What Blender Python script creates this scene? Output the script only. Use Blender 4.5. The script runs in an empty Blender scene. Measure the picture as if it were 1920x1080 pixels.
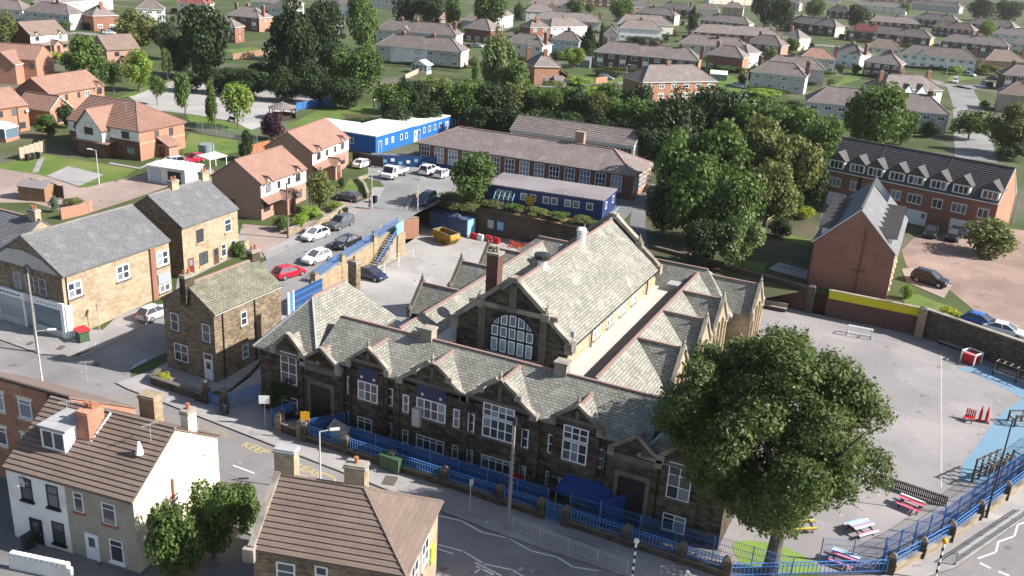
import bpy, bmesh, math, random
import numpy as np
from mathutils import Vector, Matrix
from mathutils.geometry import delaunay_2d_cdt
random.seed(11)
sc = bpy.context.scene
COL = sc.collection
rad = math.radians

# ---------------------------------------------------------------- camera, sky, sun, exposure
cam_data = bpy.data.cameras.new('camera')
cam = bpy.data.objects.new('camera', cam_data)
COL.objects.link(cam)
cam_data.sensor_width = 36.0
cam_data.lens = 36.0 * 1752.84 / 1920.0
cam_data.clip_start = 0.5
cam_data.clip_end = 6000.0
CR, CU, CF = (0.8975336, 0.4372592, 0.0569019), (-0.2007525, 0.2903144, 0.9356366), (-0.3925963, 0.8511885, -0.3483479)
cam.matrix_world = Matrix(((CR[0], CU[0], -CF[0], 0), (CR[1], CU[1], -CF[1], 0), (CR[2], CU[2], -CF[2], 40.0), (0, 0, 0, 1)))
sc.camera = cam

SUN_AZ, SUN_EL = rad(17), rad(36)           # azimuth from +x towards +y
sun_data = bpy.data.lights.new('sun', 'SUN')
sun_data.energy = 5.0
sun_data.angle = rad(0.55)
sun_data.color = (1.0, 0.965, 0.91)
sun = bpy.data.objects.new('sun', sun_data)
COL.objects.link(sun)
sv = Vector((math.cos(SUN_EL) * math.cos(SUN_AZ), math.cos(SUN_EL) * math.sin(SUN_AZ), math.sin(SUN_EL)))
sun.rotation_euler = sv.to_track_quat('Z', 'Y').to_euler()
sun.location = sv * 300

world = bpy.data.worlds.new('World')
sc.world = world
world.use_nodes = True
wn = world.node_tree
bg = wn.nodes['Background']
sky = wn.nodes.new('ShaderNodeTexSky')
sky.sky_type = 'NISHITA'
sky.sun_disc = False
sky.sun_elevation = SUN_EL
sky.sun_rotation = rad(90) - SUN_AZ
sky.air_density = 1.0
sky.dust_density = 1.6
wn.links.new(sky.outputs[0], bg.inputs[0])
bg.inputs[1].default_value = 0.085
sc.view_settings.view_transform = 'Standard'
sc.view_settings.look = 'None'
sc.view_settings.exposure = 0.95
sc.view_settings.gamma = 1.0
sc.render.engine = 'CYCLES'
sc.cycles.max_bounces = 6
sc.cycles.diffuse_bounces = 3
sc.cycles.glossy_bounces = 2
sc.cycles.transmission_bounces = 3
sc.cycles.transparent_max_bounces = 6
sc.cycles.use_denoising = True

# ---------------------------------------------------------------- terrain
Y0, Y1, GP = 57.0, 122.0, 3.1               # the land climbs from the front road to the estate behind
def g0(y):
    return GP * min(1.0, max(0.0, (y - Y0) / (Y1 - Y0)))

# ---------------------------------------------------------------- materials
MATS = {}
def _new(name, rough=0.85, spec=0.25):
    m = bpy.data.materials.new(name); m.use_nodes = True
    nt = m.node_tree; b = nt.nodes['Principled BSDF']
    b.inputs['Roughness'].default_value = rough
    b.inputs['Specular IOR Level'].default_value = spec
    MATS[name] = m
    return m, nt, b
def _n(nt, t, **kw):
    n = nt.nodes.new(t)
    for k, v in kw.items(): setattr(n, k, v)
    return n
def _mix(nt, fac, a, b, mode='MIX'):
    n = _n(nt, 'ShaderNodeMix', data_type='RGBA', blend_type=mode)
    for s, x in ((0, fac), (6, a), (7, b)):
        if isinstance(x, (int, float)): n.inputs[s].default_value = x
        elif isinstance(x, (tuple, list)): n.inputs[s].default_value = (*x[:3], 1)
        else: nt.links.new(x, n.inputs[s])
    return n.outputs[2]
def _noise(nt, co, scale, detail=4, rough=0.6, lo=0.35, hi=0.65):
    n = _n(nt, 'ShaderNodeTexNoise'); n.inputs['Scale'].default_value = scale
    n.inputs['Detail'].default_value = detail; n.inputs['Roughness'].default_value = rough
    if co is not None: nt.links.new(co, n.inputs['Vector'])
    r = _n(nt, 'ShaderNodeMapRange'); r.inputs[1].default_value = lo; r.inputs[2].default_value = hi
    nt.links.new(n.outputs['Fac'], r.inputs[0])
    return r.outputs[0]
def _co(nt, kind='Object'):
    return _n(nt, 'ShaderNodeTexCoord').outputs[kind]
def _bump(nt, b, h, strength, dist=0.02):
    n = _n(nt, 'ShaderNodeBump'); n.inputs['Strength'].default_value = strength; n.inputs['Distance'].default_value = dist
    nt.links.new(h, n.inputs['Height']); nt.links.new(n.outputs[0], b.inputs['Normal'])
def _vary(nt, col, amount):
    oi = _n(nt, 'ShaderNodeObjectInfo'); r = _n(nt, 'ShaderNodeMapRange')
    r.inputs[3].default_value = 1 - amount; r.inputs[4].default_value = 1 + amount
    nt.links.new(oi.outputs['Random'], r.inputs[0])
    h = _n(nt, 'ShaderNodeHueSaturation'); nt.links.new(r.outputs[0], h.inputs['Value']); nt.links.new(col, h.inputs['Color'])
    return h.outputs[0]
def plain(name, c, rough=0.6, spec=0.3, metal=0.0):
    m, nt, b = _new(name, rough, spec)
    b.inputs['Base Color'].default_value = (*c, 1); b.inputs['Metallic'].default_value = metal
    return m
def mottled(name, c1, c2, scale=0.6, rough=0.9, bump=0.2, fine=9.0, vary=0.0, c3=None, s3=0.08, uv=False, spec=0.2, worn=0.0):
    m, nt, b = _new(name, rough, spec)
    co = _co(nt, 'UV' if uv else 'Object')
    col = _mix(nt, _noise(nt, co, scale), c1, c2)
    fn = _noise(nt, co, fine, 3, 0.7, 0.2, 0.8)
    col = _mix(nt, 0.35, col, _mix(nt, fn, (0.55, 0.55, 0.55), (1.35, 1.35, 1.35)), 'MULTIPLY')
    if c3: col = _mix(nt, _noise(nt, co, s3, 3, 0.5, 0.5, 0.66), col, c3)
    if worn:                                   # relaid patches, seams, hairline cracks and spills
        v = _n(nt, 'ShaderNodeTexVoronoi'); v.distance = 'CHEBYCHEV'; v.inputs['Scale'].default_value = .16; v.inputs['Randomness'].default_value = .8; nt.links.new(co, v.inputs['Vector'])
        sx = _n(nt, 'ShaderNodeSeparateColor'); nt.links.new(v.outputs['Color'], sx.inputs[0])
        r = _n(nt, 'ShaderNodeMapRange'); r.inputs[3].default_value = 1 - worn; r.inputs[4].default_value = 1 + worn * .6; nt.links.new(sx.outputs[0], r.inputs[0])
        hs = _n(nt, 'ShaderNodeHueSaturation'); nt.links.new(r.outputs[0], hs.inputs['Value']); nt.links.new(col, hs.inputs['Color']); col = hs.outputs[0]
        w = _n(nt, 'ShaderNodeTexVoronoi'); w.feature = 'DISTANCE_TO_EDGE'; w.inputs['Scale'].default_value = .22
        dn = _n(nt, 'ShaderNodeTexNoise'); dn.inputs['Scale'].default_value = .9; nt.links.new(co, dn.inputs['Vector']); av = _n(nt, 'ShaderNodeVectorMath', operation='ADD'); nt.links.new(co, av.inputs[0]); nt.links.new(dn.outputs['Color'], av.inputs[1]); nt.links.new(av.outputs[0], w.inputs['Vector'])
        cr = _n(nt, 'ShaderNodeMapRange'); cr.inputs[1].default_value = .0; cr.inputs[2].default_value = .016; cr.inputs[3].default_value = .2; cr.inputs[4].default_value = 0; nt.links.new(w.outputs['Distance'], cr.inputs[0])
        col = _mix(nt, cr.outputs[0], col, tuple(x * .45 for x in c1))
        col = _mix(nt, _noise(nt, co, .7, 2, .4, .68, .74), col, tuple(x * .62 for x in c1))
        col = _mix(nt, _noise(nt, co, 1.7, 2, .4, .72, .75), col, tuple(min(.6, x * 1.5) for x in c1))
    if vary: col = _vary(nt, col, vary)
    nt.links.new(col, b.inputs['Base Color'])
    if bump: _bump(nt, b, fn, bump)
    return m
def masonry(name, c1, c2, mortar, bw, bh, ms=0.012, rough=0.92, bump=0.5, dirt=(0.5, 0.5, 0.5), dirt_amt=0.5, off=0.5, vary=0.06, soft=0.1, blotch=None, streak=0.35, bdist=0.015):
    """coursed stone, brick, slate or tile laid in the UV plane (metres)"""
    m, nt, b = _new(name, rough, 0.2)
    co = _co(nt, 'UV')
    t = _n(nt, 'ShaderNodeTexBrick'); t.offset = off
    for k, v in (('Scale', 1.0), ('Mortar Size', ms), ('Mortar Smooth', soft), ('Bias', 0.0), ('Brick Width', bw), ('Row Height', bh)):
        t.inputs[k].default_value = v
    t.inputs['Color1'].default_value = (*c1, 1); t.inputs['Color2'].default_value = (*c2, 1); t.inputs['Mortar'].default_value = (*mortar, 1)
    nt.links.new(co, t.inputs['Vector'])
    col = t.outputs['Color']
    big = _noise(nt, co, 0.35, 5, 0.65, 0.3, 0.7)
    col = _mix(nt, dirt_amt, col, _mix(nt, big, dirt, (1.25, 1.25, 1.25)), 'MULTIPLY')
    fine = _noise(nt, co, 5.0, 4, 0.7, 0.25, 0.75)
    col = _mix(nt, streak, col, _mix(nt, fine, (0.6, 0.6, 0.6), (1.3, 1.3, 1.3)), 'MULTIPLY')
    if blotch: col = _mix(nt, _noise(nt, co, 0.55, 5, 0.7, 0.52, 0.75), col, blotch)
    if vary: col = _vary(nt, col, vary)
    nt.links.new(col, b.inputs['Base Color'])
    inv = _n(nt, 'ShaderNodeMath', operation='SUBTRACT'); inv.inputs[0].default_value = 1.0
    nt.links.new(t.outputs['Fac'], inv.inputs[1])
    mx = _n(nt, 'ShaderNodeMath', operation='ADD'); nt.links.new(inv.outputs[0], mx.inputs[0])
    ml = _n(nt, 'ShaderNodeMath', operation='MULTIPLY'); nt.links.new(fine, ml.inputs[0]); ml.inputs[1].default_value = 0.6
    nt.links.new(ml.outputs[0], mx.inputs[1])
    _bump(nt, b, mx.outputs[0], bump, bdist)
    return m
def leafmat(name, c1, c2, trans=0.35, scale=0.9):
    m, nt, b = _new(name, 0.55, 0.25)
    co = _co(nt, 'Object')
    col = _mix(nt, _noise(nt, co, scale, 3, 0.6, 0.35, 0.65), c1, c2)
    at = _n(nt, 'ShaderNodeAttribute'); at.attribute_name = 'shade'
    col = _mix(nt, 1.0, col, at.outputs['Color'], 'MULTIPLY')
    col = _vary(nt, col, 0.14)
    nt.links.new(col, b.inputs['Base Color'])
    tr = _n(nt, 'ShaderNodeBsdfTranslucent')
    tc = _mix(nt, 1.0, col, (1.0, 1.15, 0.55), 'MULTIPLY'); nt.links.new(tc, tr.inputs['Color'])
    ms = _n(nt, 'ShaderNodeMixShader'); ms.inputs[0].default_value = trans
    nt.links.new(b.outputs[0], ms.inputs[1]); nt.links.new(tr.outputs[0], ms.inputs[2])
    nt.links.new(ms.outputs[0], nt.nodes['Material Output'].inputs['Surface'])
    return m
def glassy(name, c, rough=0.08):
    m, nt, b = _new(name, rough, 0.6)
    co = _co(nt, 'Object')
    oi = _n(nt, 'ShaderNodeObjectInfo')
    v = _n(nt, 'ShaderNodeMath', operation='POWER'); nt.links.new(oi.outputs['Random'], v.inputs[0]); v.inputs[1].default_value = 3.0
    col = _mix(nt, v.outputs[0], c, tuple(min(0.5, x * 5 + 0.12) for x in c))
    nt.links.new(col, b.inputs['Base Color'])
    return m

# stone, brick, render
masonry('soot_stone', (0.135, 0.108, 0.075), (0.034, 0.029, 0.025), (0.035, 0.030, 0.026), 0.62, 0.27, 0.016, dirt=(0.4, 0.39, 0.38), dirt_amt=0.75, blotch=(0.15, 0.12, 0.08), vary=0, streak=.6, bump=.8)
masonry('buff_stone', (0.47, 0.375, 0.265), (0.34, 0.265, 0.18), (0.28, 0.22, 0.155), 0.5, 0.19, 0.012, dirt=(0.6, 0.58, 0.55), dirt_amt=0.6, blotch=(0.20, 0.145, 0.09), vary=0)
masonry('grit_stone', (0.38, 0.295, 0.20), (0.17, 0.13, 0.09), (0.14, 0.108, 0.075), 0.42, 0.15, 0.014, dirt=(0.42, 0.4, 0.38), dirt_amt=0.7, blotch=(0.10, 0.075, 0.05), vary=0, bump=0.8)
masonry('pale_stone', (0.50, 0.41, 0.28), (0.39, 0.31, 0.20), (0.30, 0.24, 0.17), 0.6, 0.25, 0.012, dirt=(0.55, 0.52, 0.5), dirt_amt=0.5, vary=0)
masonry('wall_stone', (0.16, 0.13, 0.095), (0.075, 0.062, 0.048), (0.06, 0.05, 0.04), 0.45, 0.18, 0.015, dirt=(0.4, 0.4, 0.38), dirt_amt=0.7, vary=0, bump=0.8)
masonry('sand_wall', (0.42, 0.33, 0.215), (0.30, 0.225, 0.14), (0.22, 0.17, 0.12), 0.42, 0.16, 0.014, dirt=(0.55, 0.52, 0.5), dirt_amt=0.6, vary=0, bump=0.7)
masonry('red_brick', (0.32, 0.13, 0.085), (0.25, 0.098, 0.066), (0.25, 0.165, 0.13), 0.225, 0.075, 0.012, dirt=(0.65, 0.62, 0.6), dirt_amt=0.4, vary=0.1)
masonry('old_brick', (0.47, 0.17, 0.09), (0.30, 0.10, 0.06), (0.42, 0.30, 0.23), 0.24, 0.085, 0.014, dirt=(0.55, 0.5, 0.5), dirt_amt=0.5, vary=0, blotch=(0.55, 0.33, 0.24))
masonry('estate_brick', (0.43, 0.255, 0.185), (0.36, 0.205, 0.15), (0.38, 0.27, 0.21), 0.225, 0.075, 0.012, dirt=(0.7, 0.68, 0.66), dirt_amt=0.35, vary=0.04)
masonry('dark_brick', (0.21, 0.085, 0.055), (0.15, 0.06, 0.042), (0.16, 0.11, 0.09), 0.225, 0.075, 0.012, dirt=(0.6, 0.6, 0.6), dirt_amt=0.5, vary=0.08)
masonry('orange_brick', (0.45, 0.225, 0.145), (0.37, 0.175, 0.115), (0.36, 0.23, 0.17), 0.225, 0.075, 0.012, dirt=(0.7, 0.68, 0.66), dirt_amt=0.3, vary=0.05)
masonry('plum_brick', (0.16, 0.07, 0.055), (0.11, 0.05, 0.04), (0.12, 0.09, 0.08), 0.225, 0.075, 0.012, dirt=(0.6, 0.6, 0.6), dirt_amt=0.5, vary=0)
mottled('white_render', (0.72, 0.71, 0.68), (0.80, 0.79, 0.76), 0.5, vary=0.06, c3=(0.62, 0.60, 0.56), s3=0.4, uv=True)
mottled('grey_render', (0.47, 0.45, 0.41), (0.54, 0.52, 0.475), 0.5, vary=0.06, c3=(0.40, 0.385, 0.35), s3=0.4, uv=True)
mottled('cream_render', (0.66, 0.60, 0.49), (0.73, 0.67, 0.56), 0.5, vary=0.06, uv=True)
mottled('drab_render', (0.33, 0.295, 0.235), (0.38, 0.34, 0.275), 0.6, c3=(0.27, 0.235, 0.19), s3=0.5, uv=True)
mottled('sand_render', (0.70, 0.61, 0.46), (0.76, 0.68, 0.53), 0.4, c3=(0.62, 0.52, 0.38), s3=0.3, uv=True)
mottled('blue_render', (0.42, 0.48, 0.52), (0.46, 0.52, 0.56), 0.5, uv=True)
# roofs
masonry('stone_slate', (0.315, 0.303, 0.262), (0.22, 0.213, 0.182), (0.10, 0.096, 0.082), 0.42, 0.26, 0.022, dirt=(0.68, 0.7, 0.66), dirt_amt=0.5, blotch=(0.37, 0.355, 0.305), vary=0, bump=0.9, streak=0.6, bdist=0.03)
masonry('blue_slate', (0.20, 0.20, 0.205), (0.155, 0.155, 0.165), (0.085, 0.085, 0.09), 0.3, 0.22, 0.014, dirt=(0.75, 0.75, 0.75), dirt_amt=0.4, blotch=(0.26, 0.25, 0.235), vary=0, bump=0.5, streak=0.3, bdist=0.02)
masonry('shaded_slate', (0.165, 0.14, 0.135), (0.11, 0.095, 0.09), (0.06, 0.05, 0.05), 0.35, 0.2, 0.018, dirt=(0.6, 0.6, 0.6), dirt_amt=0.5, vary=0, bump=0.6)  # roof slate darkened to stand for a slope in shade
masonry('mossy_slate', (0.255, 0.245, 0.185), (0.17, 0.165, 0.13), (0.075, 0.07, 0.055), 0.45, 0.22, 0.02, dirt=(0.6, 0.6, 0.55), dirt_amt=0.6, blotch=(0.30, 0.28, 0.19), vary=0, bump=0.7, bdist=0.03)
masonry('grey_tile', (0.215, 0.178, 0.168), (0.175, 0.145, 0.137), (0.105, 0.088, 0.084), 0.3, 0.3, 0.02, dirt=(0.75, 0.74, 0.73), dirt_amt=0.45, blotch=(0.27, 0.235, 0.205), vary=0.14, bump=0.5, bdist=0.02)
masonry('brown_tile', (0.20, 0.150, 0.125), (0.17, 0.127, 0.107), (0.13, 0.095, 0.08), 2.4, 0.36, 0.012, dirt=(0.78, 0.76, 0.75), dirt_amt=0.4, vary=0.08, bump=0.5, bdist=0.02)
masonry('rose_tile', (0.33, 0.20, 0.155), (0.28, 0.165, 0.13), (0.16, 0.09, 0.072), 0.3, 0.3, 0.025, dirt=(0.75, 0.74, 0.73), dirt_amt=0.4, vary=0.05, bump=0.5, bdist=0.02)
masonry('maroon_tile', (0.27, 0.085, 0.08), (0.22, 0.07, 0.065), (0.13, 0.05, 0.05), 0.3, 0.3, 0.02, vary=0.05)
masonry('char_tile', (0.125, 0.115, 0.115), (0.10, 0.092, 0.095), (0.055, 0.05, 0.052), 0.3, 0.3, 0.02, dirt=(0.8, 0.8, 0.8), dirt_amt=0.3, vary=0.03, bump=0.5, bdist=0.02)
mottled('felt_roof', (0.23, 0.205, 0.215), (0.26, 0.235, 0.24), 0.3, c3=(0.19, 0.17, 0.175), s3=0.15)
mottled('white_roof', (0.70, 0.70, 0.66), (0.78, 0.78, 0.73), 0.3, c3=(0.60, 0.60, 0.55), s3=0.15)
mottled('ridge_tile', (0.33, 0.19, 0.165), (0.30, 0.225, 0.195), 1.5)
mottled('grey_ridge', (0.21, 0.18, 0.165), (0.26, 0.23, 0.21), 1.5)
mottled('coping', (0.36, 0.32, 0.265), (0.25, 0.22, 0.18), 1.2, c3=(0.15, 0.13, 0.105), s3=0.5)
mottled('dark_coping', (0.17, 0.145, 0.115), (0.11, 0.095, 0.078), 1.2)
mottled('lead', (0.30, 0.30, 0.31), (0.38, 0.37, 0.37), 0.8, rough=0.6)
mottled('pale_gutter', (0.55, 0.49, 0.43), (0.48, 0.42, 0.37), 0.6)
mottled('terracotta', (0.40, 0.16, 0.09), (0.32, 0.12, 0.07), 2.0)
# ground
mottled('asphalt', (0.225, 0.207, 0.207), (0.255, 0.235, 0.233), 0.25, fine=14, c3=(0.19, 0.178, 0.18), s3=0.12, bump=0.15, worn=0.14)
mottled('street_tar', (0.225, 0.22, 0.215), (0.25, 0.243, 0.237), 0.3, fine=14, c3=(0.19, 0.186, 0.184), s3=0.12, bump=0.15, worn=0.12)
mottled('yard_tar', (0.345, 0.325, 0.308), (0.31, 0.292, 0.278), 0.18, fine=12, c3=(0.385, 0.362, 0.342), s3=0.10, bump=0.12, worn=0.1)
mottled('play_tar', (0.27, 0.25, 0.248), (0.235, 0.218, 0.216), 0.15, fine=12, c3=(0.31, 0.282, 0.275), s3=0.09, bump=0.12, worn=0.12)
mottled('paving', (0.32, 0.298, 0.29), (0.275, 0.257, 0.25), 0.5, fine=10, c3=(0.36, 0.335, 0.325), s3=0.25, bump=0.12, worn=0.16)
mottled('kerb_stone', (0.34, 0.315, 0.29), (0.26, 0.24, 0.225), 1.0)
mottled('block_paving', (0.295, 0.205, 0.17), (0.25, 0.172, 0.145), 0.4, fine=16, c3=(0.33, 0.24, 0.20), s3=0.12, worn=.15)
mottled('rose_drive', (0.33, 0.25, 0.215), (0.29, 0.22, 0.19), 0.3, fine=12, c3=(0.37, 0.29, 0.25), s3=0.1, worn=.12)
mottled('lawn', (0.115, 0.165, 0.035), (0.085, 0.135, 0.03), 0.35, fine=7, c3=(0.15, 0.175, 0.05), s3=0.15, bump=0.4)
mottled('garden', (0.048, 0.070, 0.022), (0.078, 0.098, 0.034), 0.08, fine=2.5, c3=(0.13, 0.115, 0.085), s3=0.045, bump=0.4)
mottled('scrub', (0.05, 0.066, 0.024), (0.075, 0.07, 0.04), 0.2, fine=4, c3=(0.10, 0.085, 0.055), s3=0.1, bump=0.5)  # planting soil; also laid by the wood to paint in its shadow
mottled('bark_soil', (0.24, 0.155, 0.085), (0.17, 0.115, 0.065), 0.5, fine=8)
mottled('blue_ground', (0.145, 0.25, 0.335), (0.17, 0.275, 0.355), 0.3, fine=12)
mottled('green_ground', (0.19, 0.27, 0.06), (0.16, 0.235, 0.05), 0.4, fine=12)
mottled('front_yard', (0.155, 0.15, 0.15), (0.19, 0.18, 0.175), 0.2, fine=12, worn=0.12)
plain('line_white', (0.72, 0.71, 0.68), 0.8)
plain('line_faint', (0.42, 0.37, 0.345), 0.85)
mottled('line_yellow', (0.50, 0.38, 0.13), (0.40, 0.32, 0.15), 2.0)
mottled('worn_yellow', (0.36, 0.29, 0.16), (0.24, 0.21, 0.15), 2.5)
mottled('iron_cover', (0.10, 0.085, 0.075), (0.14, 0.11, 0.09), 4.0)
# joinery, metal, paint
plain('white_paint', (0.78, 0.78, 0.76), 0.5)
plain('upvc', (0.80, 0.80, 0.79), 0.4)
plain('grey_frame', (0.50, 0.50, 0.49), 0.6)
plain('brown_frame', (0.085, 0.05, 0.038), 0.5)
plain('black_paint', (0.018, 0.018, 0.02), 0.4)
plain('dark_metal', (0.035, 0.035, 0.04), 0.5)
plain('grey_metal', (0.36, 0.36, 0.36), 0.45, 0.5, 0.3)
plain('galv', (0.44, 0.44, 0.43), 0.5, 0.5, 0.2)
plain('blue_paint', (0.075, 0.20, 0.47), 0.45)
plain('blue_cladding', (0.020, 0.125, 0.40), 0.5)
plain('navy_cladding', (0.022, 0.040, 0.135), 0.5)
mottled('navy_steel', (0.055, 0.085, 0.185), (0.085, 0.115, 0.21), 0.8, rough=0.55)
plain('blue_board', (0.020, 0.062, 0.175), 0.55)
plain('panel_navy', (0.028, 0.038, 0.095), 0.5)
plain('deep_blue', (0.010, 0.018, 0.040), 0.5)
mottled('grey_pole', (0.30, 0.275, 0.25), (0.22, 0.20, 0.185), 2.0)
plain('pale_blue', (0.22, 0.47, 0.62), 0.5)
plain('blue_canvas', (0.012, 0.045, 0.19), 0.7)
mottled('skip_yellow', (0.42, 0.26, 0.02), (0.30, 0.17, 0.02), 1.4, rough=0.55, c3=(0.14, 0.075, 0.03), s3=0.8)
plain('yellow_paint', (0.60, 0.50, 0.02), 0.6)
plain('sign_amber', (0.72, 0.37, 0.01), 0.5)
plain('red_paint', (0.55, 0.02, 0.03), 0.45)
plain('pink_paint', (0.72, 0.20, 0.33), 0.5)
plain('orange_mesh', (0.72, 0.10, 0.02), 0.6)
plain('lime_paint', (0.45, 0.62, 0.04), 0.5)
plain('bin_green', (0.055, 0.105, 0.055), 0.5)
plain('shed_green', (0.19, 0.25, 0.24), 0.7)
mottled('timber', (0.30, 0.19, 0.11), (0.23, 0.145, 0.085), 1.5)
mottled('pale_timber', (0.42, 0.34, 0.27), (0.35, 0.28, 0.22), 1.5)
mottled('dark_timber', (0.06, 0.045, 0.036), (0.085, 0.06, 0.048), 1.5)
mottled('pole_wood', (0.13, 0.10, 0.08), (0.18, 0.145, 0.12), 2.0)
mottled('bark', (0.16, 0.135, 0.11), (0.09, 0.075, 0.062), 2.0, bump=0.8)
plain('shutter_grey', (0.30, 0.32, 0.34), 0.6)
plain('red_door', (0.17, 0.03, 0.025), 0.5)
plain('solar', (0.02, 0.025, 0.045), 0.15, 0.6)
plain('tyre', (0.015, 0.015, 0.016), 0.8)
plain('alloy', (0.40, 0.40, 0.41), 0.35, 0.5, 0.6)
plain('lamp_glass', (0.75, 0.75, 0.72), 0.2, 0.6)
plain('tail_red', (0.35, 0.012, 0.012), 0.3, 0.5)
plain('skin', (0.48, 0.30, 0.22), 0.6)
plain('dark_cloth', (0.03, 0.03, 0.038), 0.9)
plain('signal_white', (0.82, 0.82, 0.80), 0.5)
plain('marine', (0.025, 0.10, 0.14), 0.5)
glassy('glass', (0.030, 0.036, 0.045))
glassy('sky_glass', (0.10, 0.16, 0.21))
glassy('car_glass', (0.016, 0.018, 0.022))
plain('lit_glass', (0.30, 0.40, 0.46), 0.12, 0.6)
for nm, c in (('white', (0.74, 0.74, 0.74)), ('black', (0.012, 0.012, 0.015)), ('grey', (0.085, 0.088, 0.10)), ('navy', (0.018, 0.030, 0.075)),
              ('red', (0.46, 0.012, 0.035)), ('silver', (0.48, 0.49, 0.51)), ('teal', (0.20, 0.26, 0.28)), ('blue', (0.02, 0.10, 0.36))):
    m = plain('car_' + nm, c, 0.28, 0.5); m.node_tree.nodes['Principled BSDF'].inputs['Coat Weight'].default_value = 0.6
# leaves
leafmat('leaf_ash', (0.072, 0.105, 0.034), (0.125, 0.158, 0.056))
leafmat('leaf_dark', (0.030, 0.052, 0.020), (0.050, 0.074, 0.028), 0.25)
leafmat('leaf_mid', (0.078, 0.127, 0.034), (0.132, 0.186, 0.053))
leafmat('leaf_pale', (0.139, 0.194, 0.074), (0.194, 0.232, 0.101))
leafmat('leaf_lime', (0.194, 0.279, 0.046), (0.256, 0.333, 0.070))
leafmat('leaf_olive', (0.136, 0.155, 0.053), (0.194, 0.202, 0.078))
leafmat('leaf_plum', (0.043, 0.019, 0.034), (0.078, 0.031, 0.053), 0.2)
leafmat('leaf_gold', (0.310, 0.341, 0.039), (0.388, 0.388, 0.054))
leafmat('leaf_blue', (0.116, 0.163, 0.132), (0.155, 0.202, 0.155), 0.2)

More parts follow.
